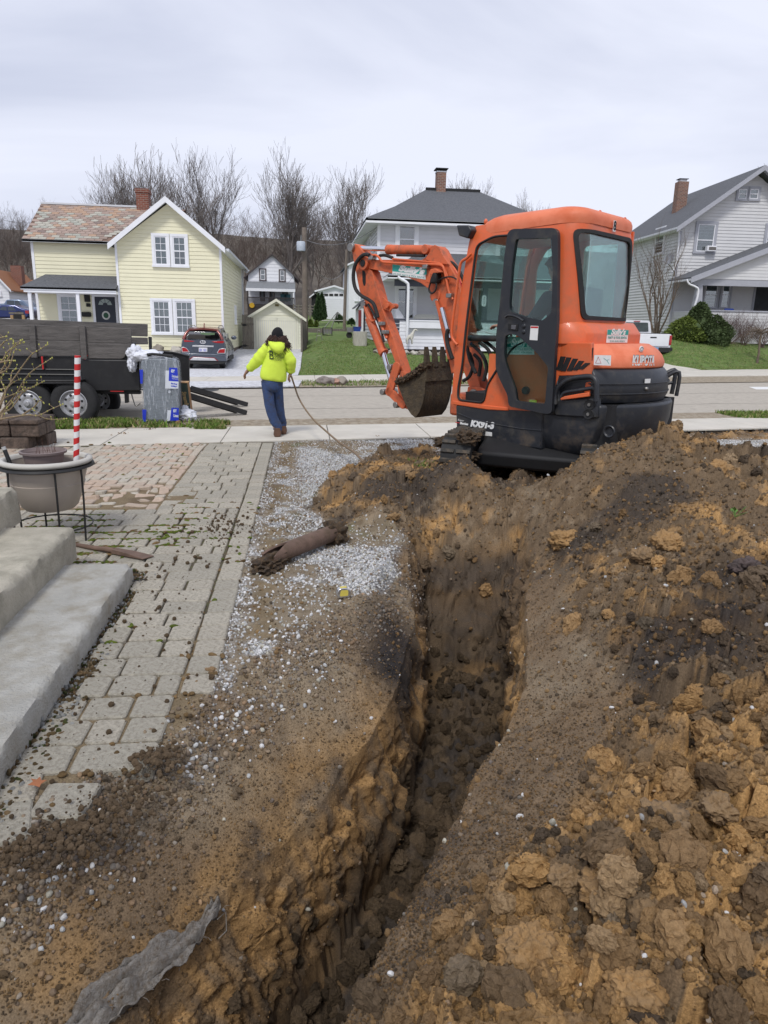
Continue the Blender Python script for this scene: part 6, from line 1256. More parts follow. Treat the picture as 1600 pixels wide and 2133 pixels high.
E_=ez-.03;hv=[(-ov,-ov,E_),(Wd+ov,-ov,E_),(Wd+ov,DP+ov,E_),(-ov,DP+ov,E_),(rx0,4.2,rz),(rx1,4.2,rz)]
md_=[tuple((hv[a][k]*.55+hv[b_][k]*.45)-(.10 if k==2 else 0)for k in range(3))for a,b_ in((0,4),(1,5),(2,5),(3,4))]
v=hv+md_;fs=[(0,1,7,6),(6,7,5,4),(1,2,8,7),(7,8,5),(2,3,9,8),(8,9,4,5),(3,0,6,9),(9,6,4)]
b=MB();b.add(v,fs);b.add([(x,y,E_-.02)for x,y,z in hv[:4]],[(3,2,1,0)]);b.build('roof',M_shg,mh)
b=MB();b.box(-ov,Wd+ov,-ov,DP+ov,E_-.20,E_-.021);b.build('eave',M_white,mh);gutter('gutter',(Wd+ov,-ov,E_-.06),(-ov,-ov,E_-.06),mh);gutter('gutter',(-ov,-ov,E_-.06),(-ov,DP+ov,E_-.06),mh)
b=MB();b.box(rx0,rx1,4.12,4.28,rz-.22,rz+.10);b.build('ridge_cap',M_dkm,mh)
c0=Fq.Y(908,392,0);c1=Fq.Y(928,361,0);b=MB();b.box(c0[0],c1[0],3.95,4.45,rz-.4,c1[1]);b.build('chimney',M_brick2,mh);b=MB();b.box(c0[0]-.02,c1[0]+.02,3.94,4.46,c1[1]+.001,c1[1]+.06);b.build('chimney_collar',M_gut,mh);b=MB();b.box(c0[0]-.08,c1[0]+.08,3.85,4.55,c1[1]+.14,c1[1]+.18);b.box(c0[0]+.02,c0[0]+.05,4.0,4.03,c1[1]+.061,c1[1]+.14);b.box(c1[0]-.05,c1[0]-.02,4.0,4.03,c1[1]+.061,c1[1]+.14);b.build('chimney_cap',M_dkm,mh)
M_red2=mat('red_curtain',(.33,.09,.08),.9,var=.45,ns=30);rooms=mat('sheer',(.30,.31,.32),.8,var=.3,ns=5,stretch=(5,5,.5))
b=MB();b.box(-.04,.10,-.04,.0,.15,ez-.2);b.build('corner_trim',M_white,mh)
u0,u1,z0,z1=wallpx(wf,823,872,462,540);window(wf,mh,u0,u1,z0,z1,.17,.55,None,M_red2)
u0,u1,z0,z1=wallpx(wf,1031,1066,505,570);window(wf,mh,u0,u1,z0,z1,.17,.5,None,rooms,M_drk)
u0,u1,z0,z1=wallpx(wf,1100,1140,505,570);window(wf,mh,u0,u1,z0,z1,.17,.5,None,rooms,M_drk)
u0,z1=wlft.hit(756,500)[0],wlft.hit(770,480)[1];window(wlft,mh,3.2,4.4,ez-2.0,ez-.35,.12)
pw=Wall(F,(0,-.0),(1,0),(0,-1));u0,u1,z0,z1=wallpx(wf,822,868,594,669);window(wf,mh,u0,u1,z0,z1,.13,.55,None,rooms,M_drk)
pyf=-1.9;wp=Wall(F,(0,pyf),(1,0),(0,-1));xp0=wp.hit(838,700)[0]-.0;xp1=Wd+.2;rail=wp.hit(900,664)[1];bz0=-.3;zpe=(wp.hit(960,578)[1]+wp.hit(1050,581)[1])/2
siding(wp,mh,[(xp0-.35,-.2),(xp1,-.2),(xp1,rail-.12),(xp0-.35,rail-.12)],.16,M_white,name='porch_apron')
b=MB();b.box(xp0-.35,xp0-.2,pyf+.15,0,-.2,rail-.12);b.build('porch_side',M_white,mh)
b=MB();b.box(xp0-.4,xp1,pyf-.05,pyf+.12,rail-.11,rail-.02);b.build('rail',M_navy,mh)
for pxp in(828,1010,1075):x=wp.hit(pxp,640)[0];b=MB();b.box(x-.11,x+.11,pyf-.02,pyf+.16,(-.2 if pxp<900 else rail-.02),(rail-.02 if pxp<830 else zpe-.1));b.build('porch_post',M_navy,mh)
x=wp.hit(849,600)[0];b=MB();b.box(x-.07,x+.03,pyf+.0,pyf+.12,rail-.02,zpe);b.build('porch_post',M_navy,mh)
xr0=wp.hit(806,576)[0];b=MB();ztw=wf.hit(945,545)[1]
b.add([(xr0,pyf-.35,zpe),(xp1+.3,pyf-.35,zpe),(xp1+.3,0,ztw+.35),(xr0+1.6,0,ztw+.35),(xr0,0,zpe)],[(0,1,2,3),(0,3,4)]);b.build('porch_roof',M_shg,mh)
b=MB();b.box(xr0,xp1+.3,pyf-.36,-.03,zpe-.14,zpe-.012);b.build('porch_fascia',M_white,mh);gutter('gutter',(xp1+.3,pyf-.36,zpe-.04),(xr0,pyf-.36,zpe-.04),mh);b=MB();b.box(xr0+.35,xp1,pyf+.02,pyf+.14,zpe-.42,zpe-.15);b.build('porch_beam',M_navy,mh)
b=MB();b.box(xp0-.3,xp1,pyf+.17,-.03,-.2,rail-.75);b.build('porch_deck',MATS['porch_floor'],mh)
u0,u1,z0,z1=wallpx(wf,990,1012,600,700);rectw(wf,u0,u1,z0,z1,.03,.07).build('door_frame',M_white,mh);rectw(wf,u0+.12,u1-.12,z0,z1-.12,.071,.08).build('door',M_drk,mh)
q=[wp.hit(*c)for c in((826,578),(834,583),(845,590),(848,600),(847,650),(845,712))];pipe3('downspout',[(a,pyf-.38,z)for a,z in q],.065,M_white,mh)
fb=wallpx(wp,850,940,670,684);b=MB();rectw(wp,fb[0],fb[1],fb[2],fb[3],.03,.26,b);rectw(wp,fb[0]-.03,fb[1]+.03,fb[3]+.001,fb[3]+.06,.0,.28,b);b.build('flower_box',M_white,mh)
x=wp.hit(1007,620)[0];c3=wp.hit(1008,627);q=rnd_poly([(c3[0]-.10,c3[1]-.24),(c3[0]+.10,c3[1]-.24),(c3[0]+.10,c3[1]+.24),(c3[0]-.10,c3[1]+.24)],.1,5);slabw(wp,q,.03,.045).build('number_plaque',M_white,mh)
for s_,dz in(('2',.10),('7',-.10)):text_obj('house_number',s_,.20,basis((c3[0],pyf-.0465,c3[1]+dz),(1,0,0),(0,0,1)),mh,M_navy,bold=.004)
Fg=Frame(F.W((wp.hit(862,640)[0],pyf+.9,rail-.75)))
M_wick=mat('wicker_white',(.55,.55,.50),.7,var=.15,ns=30)
bn=Fg.thing('porch_bench','cream wicker settee behind the porch rail','bench');x0_,z_t=Fg.Y(862,662,0)[0],Fg.Y(900,655,0)[1];x1_=Fg.Y(914,660,0)[0]
MB().prism(rnd_poly([(x0_,.35),(x1_,.35),(x1_,z_t),(x0_,z_t)],.25,5),.1,.16,'y').build('backrest',M_wick,bn);MB().box(x0_,x1_,-.35,.1,.36,.44).build('seat',M_wick,bn,bevel=.02)
for sx in(x0_+.04,x1_-.04):
 for sy in(-.3,.06):MB().box(sx-.03,sx+.03,sy-.03,sy+.03,0,.36).build('leg',M_wick,bn)
c_=Fg.Y(836,656,0);ch=Frame(Fg.W((c_[0],-.1,0))).thing('porch_chair','white wicker chair back seen through the porch window corner','chair');MB().prism([(-.22,.5),(.18,.38),(.20,.5),(.1,.85),(-.12,1.15),(-.24,1.2)],.1,.16,'y').build('backrest',M_white,ch,bevel=.02);MB().box(-.2,.2,-.3,.1,.38,.44).build('seat',M_white,ch)
for sx in(-.17,.17):
 for sy in(-.27,.07):MB().box(sx-.02,sx+.02,sy-.02,sy+.02,0,.38).build('leg',M_white,ch)
gq=At(858,717,F.o.y-2.6);Fg=Frame(gq);gi_=Fg.thing('giraffe_statue','small white giraffe lawn statue beside the white downspout','statue');Z_=lambda a,c:Fg.Y(a,c,0)
hd,nk,sh,rmp,bt=Z_(865,685),Z_(861,692),Z_(857,701),Z_(849,703),Z_(856,717)[1]
V_=[(sh[0],0,sh[1]),(rmp[0],0,rmp[1]),(nk[0],0,nk[1]),(hd[0]-.02,0,hd[1]-.02),(hd[0]+.12,0,hd[1]-.08)];E2_=[(0,1),(0,2),(2,3),(3,4)];R2_=[.11,.10,.06,.045,.035]
for(bx,by)in((0,.07),(0,-.07)):k=len(V_);V_+=[(sh[0]+.03,by,(sh[1]+bt)/2),(sh[0]+.04,by,bt)];E2_+=[(0,k),(k,k+1)];R2_+=[.035,.03];k=len(V_);V_+=[(rmp[0]-.02,by,(rmp[1]+bt)/2),(rmp[0],by,bt)];E2_+=[(1,k),(k,k+1)];R2_+=[.035,.03]
skin('body',V_,E2_,R2_,mat('statue_white',(.55,.53,.47),.8,var=.15,ns=10),gi_,1)
# RIGHT HOUSE
M_rs=mat('cream_grey_siding',(.64,.64,.64),.6,var=.04,ns=1.5,bump=.05,bs=20);M_gt=mat('grey_trim',(.38,.39,.43),.55,var=.05);M_dsh=mat('attic_backing',(.10,.105,.11),.6,var=.05)  # M_dsh: dark backing behind the attic window panes
gR=1.0;F=Frame(At(1388,700,39.6),-3);rh_=F.thing('gabled_house','off white two storey gabled house with a deep front porch at the right edge','house')
wf=Wall(F,(0,0),(1,0),(0,-1));wl_=Wall(F,(0,0),(0,1),(-1,0));cz=wf.hit(1417,462)[1];apx=wf.hit(1578,352);c0=wf.hit(1418,470)[0]
Wd2=2*(apx[0]-c0);ze=wf.hit(1405,464)[1]-.0
siding(wf,rh_,[(c0,.1),(c0+Wd2,.1),(c0+Wd2,ze-.1),(apx[0],apx[1]-.25),(c0,ze-.1)],.17,M_rs,proud=.032)
wl_=Wall(F,(c0,0),(0,1),(-1,0));dR=9.0;siding(wl_,rh_,[(0.001,.1),(dR,.1),(dR,ze-.15),(0.001,ze-.15)],.17,M_rs,proud=.045)
b=MB();b.box(c0,c0+Wd2,.001,dR,-.5,.099);b.build('foundation',MATS['foundation'],rh_)
gable_roof(rh_,F,c0,c0+Wd2,apx[0],ze,apx[1]-.05,-.75,dR+.3,.65,M_shg,M_gt,fascia=.26)
dx,dz=c0-apx[0],ze-apx[1]+.05;k_=.65/math.hypot(dx,dz);gx_,gz_=c0+dx*k_,ze+dz*k_;gutter('gutter',(gx_-.02,-.75,gz_+.02),(gx_-.02,dR+.3,gz_+.02),rh_)
b=MB();b.box(c0-.03,c0+.10,-.035,.0,.1,ze-.1);b.build('corner_trim',M_gt,rh_)
b=MB();b.box(gx_+.02,c0-.002,-.3,dR,gz_-.04,gz_-.01);b.build('soffit',M_white,rh_)
yc_=4.2;Fq=Frame(F.W((0,yc_,0)),-3);c1_=Fq.Y(1412,405,0);c2_=Fq.Y(1436,378,0);b=MB();b.box(c1_[0],c2_[0],yc_,yc_+.55,c1_[1]-1.2,c2_[1]);b.build('chimney',M_brick2,rh_);b=MB();b.box(c1_[0]+.1,c2_[0]-.1,yc_+.1,yc_+.45,c2_[1]+.001,c2_[1]+.14);b.build('chimney_pot',M_gut,rh_);b=MB();b.box(c1_[0]+.02,c2_[0]-.02,yc_+.03,yc_+.52,c2_[1]+.141,c2_[1]+.17);b.build('chimney_cap',M_dkm,rh_)
u0,u1,z0,z1=wallpx(wf,1446,1492,461,529);window(wf,rh_,u0,u1,z0,z1,.15,.42,None,rooms,M_drk,M_gt)
a_,b_=wf.hit(1468,513),wf.hit(1486,525);rectw(wf,a_[0],b_[0],b_[1],a_[1],.06,.35).build('window_air_conditioner',M_white,rh_,bevel=.02);rectw(wf,a_[0]+.08,b_[0]-.04,b_[1]+.06,a_[1]-.06,.351,.356).build('grille',mat('ac_grille',(.14,.13,.12),.7),rh_)
for q0,q1 in((1533,1559),(1556.5,1583)):u0,u1,z0,z1=wallpx(wf,q0,q1,389,419);window(wf,rh_,u0,u1,z0,z1,.12,.5,None,M_dsh,M_dsh,M_gt)
u0,u1,z0,z1=wallpx(wf,1590,1640,466,530);window(wf,rh_,u0,u1,z0,z1,.15,.42,None,rooms,M_drk,M_gt)
ua,ub=wl_.hit(1386,500)[0],wl_.hit(1366,500)[0];za,zb_=wl_.hit(1376,474)[1],wl_.hit(1374,532)[1];window(wl_,rh_,min(ua,ub),max(ua,ub),zb_,za,.12,.5,None,rooms,M_drk,M_white)
pyf=-2.4;wp=Wall(F,(0,pyf),(1,0),(0,-1));e0=wp.hit(1441,580);pap=wp.hit(1640,502);rail=wp.hit(1500,647)[1];cl=wp.hit(1455,600)[0]
ew,ezz=e0[0],e0[1]+.05;sl_=(pap[1]-e0[1])/(pap[0]-e0[0]);xw=ew-.2;Xr=pap[0]+(pap[0]-ew)
siding(wp,rh_,[(ew+.25,ezz-.05),(Xr,ezz-.05),(pap[0],pap[1]-.12)],.16,M_rs,name='porch_gable')
for s_,(xa,xb)in((1,(ew,pap[0])),(-1,(Xr,pap[0]))):b=MB();b.prism([(xa-.2*s_,ezz-.02-.2*sl_),(xb,pap[1]),(xb,pap[1]+.1),(xa-.2*s_,ezz+.08-.2*sl_)],pyf-.35,-.02,'y');b.build('porch_roof',M_shg,rh_);b=MB();b.prism([(xa-.2*s_,ezz-.22-.2*sl_),(xb,pap[1]-.20),(xb,pap[1]+.09),(xa-.2*s_,ezz+.07-.2*sl_)],pyf-.39,-.352+pyf+0,'y');b.build('barge_board',M_gt,rh_)
gutter('gutter',(ew-.22,pyf-.35,ezz-.13),(ew-.22,0,ezz-.13),rh_)
b=MB();b.box(ew+.1,Xr,pyf-.0,pyf+.25,ezz-.38,ezz-.06);b.build('porch_beam',M_gt,rh_)
siding(wp,rh_,[(cl-.1,-.3),(Xr,-.3),(Xr,rail-.04),(cl-.1,rail-.04)],.16,M_rs,name='porch_apron');wps=Wall(F,(cl-.1,pyf),(0,1),(-1,0));siding(wps,rh_,[(0.001,-.3),(2.4,-.3),(2.4,rail-.04),(0.001,rail-.04)],.16,M_rs,name='porch_apron')
b=MB();b.box(cl-.16,Xr,pyf-.06,pyf+.2,rail-.039,rail+.03);b.build('rail_cap',M_gt,rh_)
for pxp in(1457,):x=wp.hit(pxp,610)[0];b=MB();b.loft([[(x-.25,pyf+.0,rail+.031),(x+.25,pyf+.0,rail+.031),(x+.25,pyf+.25,rail+.031),(x-.25,pyf+.25,rail+.031)],[(x-.14,pyf,ezz-.381),(x+.14,pyf,ezz-.381),(x+.14,pyf+.22,ezz-.381),(x-.14,pyf+.22,ezz-.381)]]);b.build('porch_column',M_gt,rh_)
q=[wp.hit(*c)for c in((1425,583),(1430,592),(1443,598),(1449,604),(1447,620),(1441,640))];pipe3('downspout',[(a,pyf-.30,z)for a,z in q],.055,M_white,rh_)
q=[wf.hit(*c)for c in((1402,478),(1410,481),(1413,490),(1410,530),(1405,555),(1398,568))];pipe3('downspout',[(a,-.12,z)for a,z in q],.055,M_white,rh_)
for q0,q1 in((1463,1497),(1499,1523)):u0,u1,z0,z1=wallpx(wf,q0,q1,583,644);window(wf,rh_,u0,u1,z0,z1,.12,.5,None,rooms,M_drk,M_gt)
u0,u1,z0,z1=wallpx(wf,1568,1612,585,650);rectw(wf,u0,u1,z0-.6,z1,.023,.06).build('door_frame',M_gt,rh_);rectw(wf,u0+.12,u1-.12,z0-.6,z1-.12,.061,.07).build('door',M_drk,rh_)
b=MB();b.box(cl,Xr,pyf+.26,-.03,-.3,rail-.85);b.build('porch_deck',MATS['porch_floor'],rh_)
c_=wp.hit(1536,640);Fb=Frame(F.W((c_[0],pyf+.6,rail-.85)),-3);bc=Fb.thing('porch_chair','blue plastic chair on the porch of the right hand house','chair');M_blu=mat('blue_plastic',(.02,.06,.32),.5,var=.08);MB().prism(rnd_poly([(-.28,.5),(.28,.5),(.26,1.0),(-.26,1.0)],.06),.2,.24,'y').build('backrest',M_blu,bc);MB().box(-.27,.27,-.25,.2,.42,.47).build('seat',M_blu,bc)
for sx in(-.24,.24):
 for sy in(-.2,.2):MB().box(sx-.02,sx+.02,sy-.02,sy+.02,0,.42).build('leg',M_blu,bc)
dq=wf.hit(1405,563);Fd=Frame(F.W((dq[0],-.25,dq[1])),-3);di=Fd.thing('satellite_dish','grey satellite dish on the porch roof of the right hand house','satellite dish');dp=lambda a,c:(lambda q:(q[0],0,q[1]))(Fd.Y(a,c,0))
MB().tube([dp(1404,566),dp(1398,556),dp(1391,549)],.025,6).build('mast',M_stl,di);MB().tube([dp(1391,549),dp(1378,544),dp(1370,540)],.015,6).build('feed_arm',M_stl,di);MB().blob(dp(1370,540),(.04,.04,.04),2,0).build('feed_horn',M_stl,di)
c_=Vector(dp(1394,539));nrm=Vector((-.86,-.42,.28)).normalized();x_=nrm.orthogonal().normalized();b=MB();b.lathe([(0,-.05),(.16,-.035),(.30,0),(.30,.012),(.16,-.022),(0,-.036)],n=24);o=b.build('reflector',mat('dish_grey',(.22,.23,.25),.5),di,smooth=50);o.data.transform(basis(c_,x_,nrm.cross(x_)))
# CREAM GARAGE, GATE
M_cr=mat('cream_boards',(.78,.77,.64),.6,var=.04,ns=2,bump=.1,bs=20)
zg=.42;F=Frame(G(537,727,zg),0);ga=F.thing('cream_garage','small cream wooden garage with double doors at the end of the gravel drive','garage')
wf=Wall(F,(0,0),(1,0),(0,-1));gr=wf.hit(627,700)[0];gap=wf.hit(576,627);gl=wf.hit(526,657);gl0=wf.hit(524,690)[0];geZ=(wf.hit(524,657)[1]+wf.hit(627,661)[1])/2
u0,u1,z0,z1=wallpx(wf,538,618,663,731);z0=.02
siding(wf,ga,[(gl0,.0),(gr,.0),(gr,geZ),(gap[0],gap[1]-.05),(gl0,geZ)],.15,M_cr,gaps=[(u0,u1,z0,z1)])
wr2=Wall(F,(gr,0),(0,1),(1,0));siding(wr2,ga,[(.001,0),(5,0),(5,geZ),(.001,geZ)],.15,M_cr)
gable_roof(ga,F,gl0,gr,gap[0],geZ,gap[1],-.25,5,.32,M_shg,M_cr,fascia=.14)
fr_=MB();rectw(wf,u0-.09,u0,z0,z1+.09,.001,.05,fr_);rectw(wf,u1,u1+.09,z0,z1+.09,.001,.05,fr_);rectw(wf,u0,u1,z1,z1+.09,.001,.05,fr_);fr_.build('door_frame',M_cr,ga)
um=(u0+u1)/2
for a,b_,ol in((u0+.02,um-.02,None),(um+.02,u1-.02,None)):
 d_=rectw(wf,a,b_,z0,z1,.001,.02).build('door',M_gs,ga);n_=9
 for k in range(n_):q0=a+(b_-a)*k/n_+.009;q1=a+(b_-a)*(k+1)/n_-.009;rectw(wf,q0,q1,z0,z1-.12,.0205,.036).build('board',M_cr,d_)
 rectw(wf,a,b_,z1-.115,z1,.0205,.045).build('door_rail',M_cr,d_)
c_=wf.hit(577,636);rectw(wf,c_[0]-.09,c_[0]+.09,c_[1]-.05,c_[1]+.05,.02,.05).build('number_plate',mat('dull_brass',(.18,.15,.05),.6),ga)
M_wood=mat('weathered_wood',(.20,.18,.15),.9,var=.25,ns=4,bump=.6,bs=20,stretch=(6,6,.5),col2=(.12,.105,.09),c2=.45)
F=Frame(G(514,728,.40),0);gt_=F.thing('wooden_gate','weathered grey board gate with black strap hinges between the yellow house and the garage','gate');x0_,zt_=F.Y(504,655,0);x1_=F.Y(528,660,0)[0];nB=8
for k in range(nB):a=x0_+(x1_-x0_)*k/nB;MB().box(a+.004,a+(x1_-x0_)/nB-.004,0,.025,.03,zt_+.02*math.sin(k*5)-(.13 if k>3 else 0)).build('board',M_wood,gt_)
for pz_ in(677,720):z=F.Y(510,pz_,0)[1];MB().prism([(x0_,z-.04),(x0_+.12,z-.06),(x0_+.22,z-.015),(x0_+.34,z),(x0_+.22,z+.015),(x0_+.12,z+.06),(x0_,z+.04)],-.012,-.001,'y').build('strap_hinge',M_dkm,gt_)
MB().box(x0_-.05,x1_,.03,.07,.3,.4).build('rail',M_wood,gt_);MB().box(x0_-.05,x1_,.03,.07,zt_-.5,zt_-.4).build('rail',M_wood,gt_)
F=Frame(G(633,733,.42));fp=F.thing('leaning_board_fence','narrow grey board fence end at the right side of the cream garage','fence')
for k in range(3):MB().box(-.14+k*.10,-.05+k*.10,k*.5,k*.5+.45,0,1.5-.1*k).build('board',M_wood,fp)
# FAR WHITE HOUSE, WHITE GARAGE, OTHERS
M_fw=mat('far_white',(.80,.81,.84),.6,var=.03);M_brt=mat('brown_trim',(.07,.055,.055),.7);M_dkw=mat('dark_deck',(.035,.03,.03),.8)
F=Frame((G(519,652,2.35).x,66,2.1),0);F=Frame((ray(519,650).x/ray(519,650).y*66,66,gz(0,66)-.2));fw_=F.thing('white_cottage','white two storey cottage with brown porch on the wooded hillside','house')
wf=Wall(F,(0,0),(1,0),(0,-1));r0_=wf.hit(613,600)[0];apx=wf.hit(567,531);ez_=wf.hit(521,572)[1];bz_=-.5
siding(wf,fw_,[(0,bz_),(r0_,bz_),(r0_,ez_),(apx[0],apx[1]),(0,ez_)],.28,M_fw,proud=.03)
gable_roof(fw_,F,0,r0_,apx[0],ez_,apx[1],-.3,8,.5,M_brt,M_brt,fascia=.12)
for q in((540,555,559,585),(581,595,561,587)):u0,u1,z0,z1=wallpx(wf,*q);window(wf,fw_,u0,u1,z0,z1,.10,.5,None,M_drk,M_drk,M_brt)
yp=-1.8;wp=Wall(F,(0,yp),(1,0),(0,-1));e_=(wp.hit(520,600)[1]+wp.hit(612,603)[1])/2;a_=wf.hit(566,587)[1];b=MB();b.add([(-.1,yp,e_),(r0_+.1,yp,e_),(r0_+.1,0,a_),(-.1,0,a_)],[(0,1,2,3)]);b.build('porch_roof',mat('faded_shingle',(.19,.20,.21),.9,var=.1),fw_);b=MB();b.box(-.1,r0_+.1,yp-.05,yp,e_-.22,e_+.01);b.build('porch_fascia',M_fw,fw_)
dk=wp.hit(560,634)[1];rl=wp.hit(560,619)[1];b=MB();b.box(0,r0_,yp,0,dk-.25,dk);b.build('deck',M_dkw,fw_);b=MB();b.box(0,r0_,yp-.03,yp+.03,rl-.08,rl);b.build('rail',M_dkw,fw_)
n_=40;b=MB()
for k in range(n_+1):x=r0_*k/n_;b.box(x-.03,x+.03,yp-.02,yp+.02,dk,rl-.08)
tag(b.build('balusters',M_dkw,fw_),kind='stuff')
for x in(0.05,r0_*.47,r0_*.56,r0_-.05):MB().box(x-.05,x+.05,yp,yp+.1,dk,e_-.2).build('porch_post',M_dkw if 0<x<r0_-.1 else M_fw,fw_)
MB().box(0.0,r0_,yp+.02,yp+.06,bz_-1,dk-.26).build('lattice_skirt',mat('lattice',(.05,.042,.038),.9,var=.6,ns=40,detail=1),fw_)
for q in((541,552,603,620),(562,572,604,622),(588,600,604,620)):u0,u1,z0,z1=wallpx(wf,*q);rectw(wf,u0,u1,z0-.3,z1,.031,.06).build('window',M_brt,fw_);rectw(wf,u0+.12,u1-.12,z0-.1,z1-.12,.061,.065).build('pane',mat('far_pane',(.16,.18,.18),.3),fw_)
c_=wp.hit(525,636);cp=[(c_[0]+.22*math.cos(k*.5),c_[1]+.22*math.sin(k*.5))for k in range(13)];slabw(wp,cp,.06,.09).build('sunflower_wreath',mat('sunflower',(.55,.33,.02),.8),fw_)
for k in range(2):x=wp.hit(590+k*9,628)[0];FF=Frame(F.W((x,yp+.6,dk)));tch=FF.thing('deck_chair',['teal chair on the cottage deck, left one','teal chair on the cottage deck, right one'][k],'chair','teal deck chairs');M_tl=mat('teal_chair',(.04,.14,.17),.6);MB().box(-.25,.25,-.2,.2,.35,.42).build('seat',M_tl,tch);MB().box(-.25,.25,.2,.25,.4,.9).build('backrest',M_tl,tch)
b=MB();b.box(0,r0_,.16,8,bz_,ez_-.02);b.build('side_walls',M_fw,fw_)
def simple_house(name,label,cat,x0p,x1p,bp_,ep,app,D_,zb_,depth=7,m=M_fw,mr=M_shg,over=.3):
 F=Frame((ray(x0p,bp_).x/ray(x0p,bp_).y*D_,D_,zb_));t=F.thing(name,label,cat);w=Wall(F,(0,0),(1,0),(0,-1));r0=w.hit(x1p,(bp_+ep)/2)[0];ap=w.hit(*app);e_=w.hit((x0p+x1p)/2,ep)[1]
 slabw(w,[(0,-1.5),(r0,-1.5),(r0,e_),(ap[0],ap[1]),(0,e_)],0,-depth).build('wall',m,t);gable_roof(t,F,0,r0,ap[0],e_,ap[1],-.2,depth,over,mr,M_fw,fascia=.14);return F,t,w
F,t,w=simple_house('white_garage','narrow white garage with four small top windows on the far lawn','garage',663,729,663,606,(696,597),62,gz(2,62)-.1,6)
for k,a in enumerate((675.5,686,696.5,707)):u0,u1,z0,z1=wallpx(w,a,a+8,612,616.5);rectw(w,u0,u1,z0,z1,.01,.04).build('window',M_dkm,t)
u0,u1,z0,z1=wallpx(w,671,718,609,664)
for k in range(12):rectw(w,u0,u1,z0+(z1-z0)*k/15,z0+(z1-z0)*(k+1)/15-.02,.001,.03).build('door_panel',M_fw,t)
F,t,w=simple_house('white_outbuilding','white two storey building partly hidden behind the stick of the digger','house',726,800,650,552,(780,528),58,gz(2,58),8)
for q in((739,746,602,628),(748,756,602,628)):u0,u1,z0,z1=wallpx(w,*q);window(w,t,u0,u1,z0,z1,.10,.5,None,M_cur,M_drk)
F,t,w=simple_house('garden_shed','dark garden shed with grey roof beside the white garage','shed',650,664,632,616,(657,611),66,gz(0,66)+.5,3,M_dkm,M_gut)
F=Frame((ray(746,702).x/ray(746,702).y*40,40,1.0));t=F.thing('white_shed','white side shed with a red door left of the pale grey house','shed');w=Wall(F,(0,0),(1,0),(0,-1));r0=w.hit(757,680)[0];zt_=w.hit(750,642)[1];slabw(w,[(0,-.2),(r0,-.2),(r0,zt_+.35),(0,zt_)],0,-2).build('wall',M_fw,t);u0,u1,z0,z1=wallpx(w,746.5,752.5,646,684);rectw(w,u0,u1,z0,z1,.002,.04).build('door',mat('barn_red',(.22,.03,.03),.7),t);b=MB();b.add([w.P(-.2,zt_-.02,.2),w.P(r0,zt_+.4,.2),w.P(r0,zt_+.4,-2),w.P(-.2,zt_-.02,-2),w.P(-.2,zt_+.04,.2),w.P(r0,zt_+.46,.2),w.P(r0,zt_+.46,-2),w.P(-.2,zt_+.04,-2)],[(0,1,2,3),(7,6,5,4),(0,4,5,1),(1,5,6,2),(2,6,7,3),(3,7,4,0)]);b.build('roof',M_shg,t)
M_orr2=mat('rust_roof',(.30,.13,.06),.8,var=.15,ns=3,stretch=(1,8,1))
F=Frame((ray(24,660).x/ray(24,660).y*52,52,gz(-20,52)-.9));t=F.thing('small_white_house','small white house with a rust orange metal roof at the left edge','house');w=Wall(F,(0,0),(1,0),(0,-1));r0=w.hit(24,620)[0];e_=w.hit(20,597)[1];ap=w.hit(-16,563)
siding(w,t,[(-4.4,-.5),(0,-.5),(0,e_),(ap[0],ap[1]),(-4.4,e_)],.2,M_fw);wsd=Wall(F,(0,0),(0,1),(1,0));siding(wsd,t,[(.001,-.5),(5,-.5),(5,e_),(.001,e_)],.2,M_fw)
gable_roof(t,F,-4.4,0,ap[0],e_,ap[1],-.3,6,.4,M_orr2,M_fw,fascia=.16);u0,u1,z0,z1=wallpx(w,-3,4,607,618);window(w,t,u0,u1,z0,z1,.08)
b=MB();c_=w.hit(6,556);b.box(c_[0]-.35,c_[0]+.35,2.2,2.8,e_,c_[1]+.25);b.build('chimney',M_brick,t)
F=Frame((ray(36,655).x/ray(36,655).y*56,56,gz(-20,56)-.9));t=F.thing('side_porch_building','grey sided annexe with dark doorway behind the blue cars','building');w=Wall(F,(0,0),(1,0),(0,-1));r0=w.hit(78,620)[0];zt_=w.hit(50,607)[1];siding(w,t,[(0,-.3),(r0,-.3),(r0,zt_),(0,zt_)],.2,M_fw);b=MB();b.add([w.P(-.3,zt_,.5),w.P(r0+.3,zt_,.5),w.P(r0,zt_+.9,-2),w.P(0,zt_+.9,-2)],[(0,1,2,3)]);b.build('roof',M_orr2,t);u0,u1,z0,z1=wallpx(w,40,48,611,632);rectw(w,u0,u1,z0,z1,.03,.05).build('door',M_dkm,t);u0,u1,z0,z1=wallpx(w,52,57,611,622);rectw(w,u0,u1,z0,z1,.03,.05).build('window',M_drk,t)
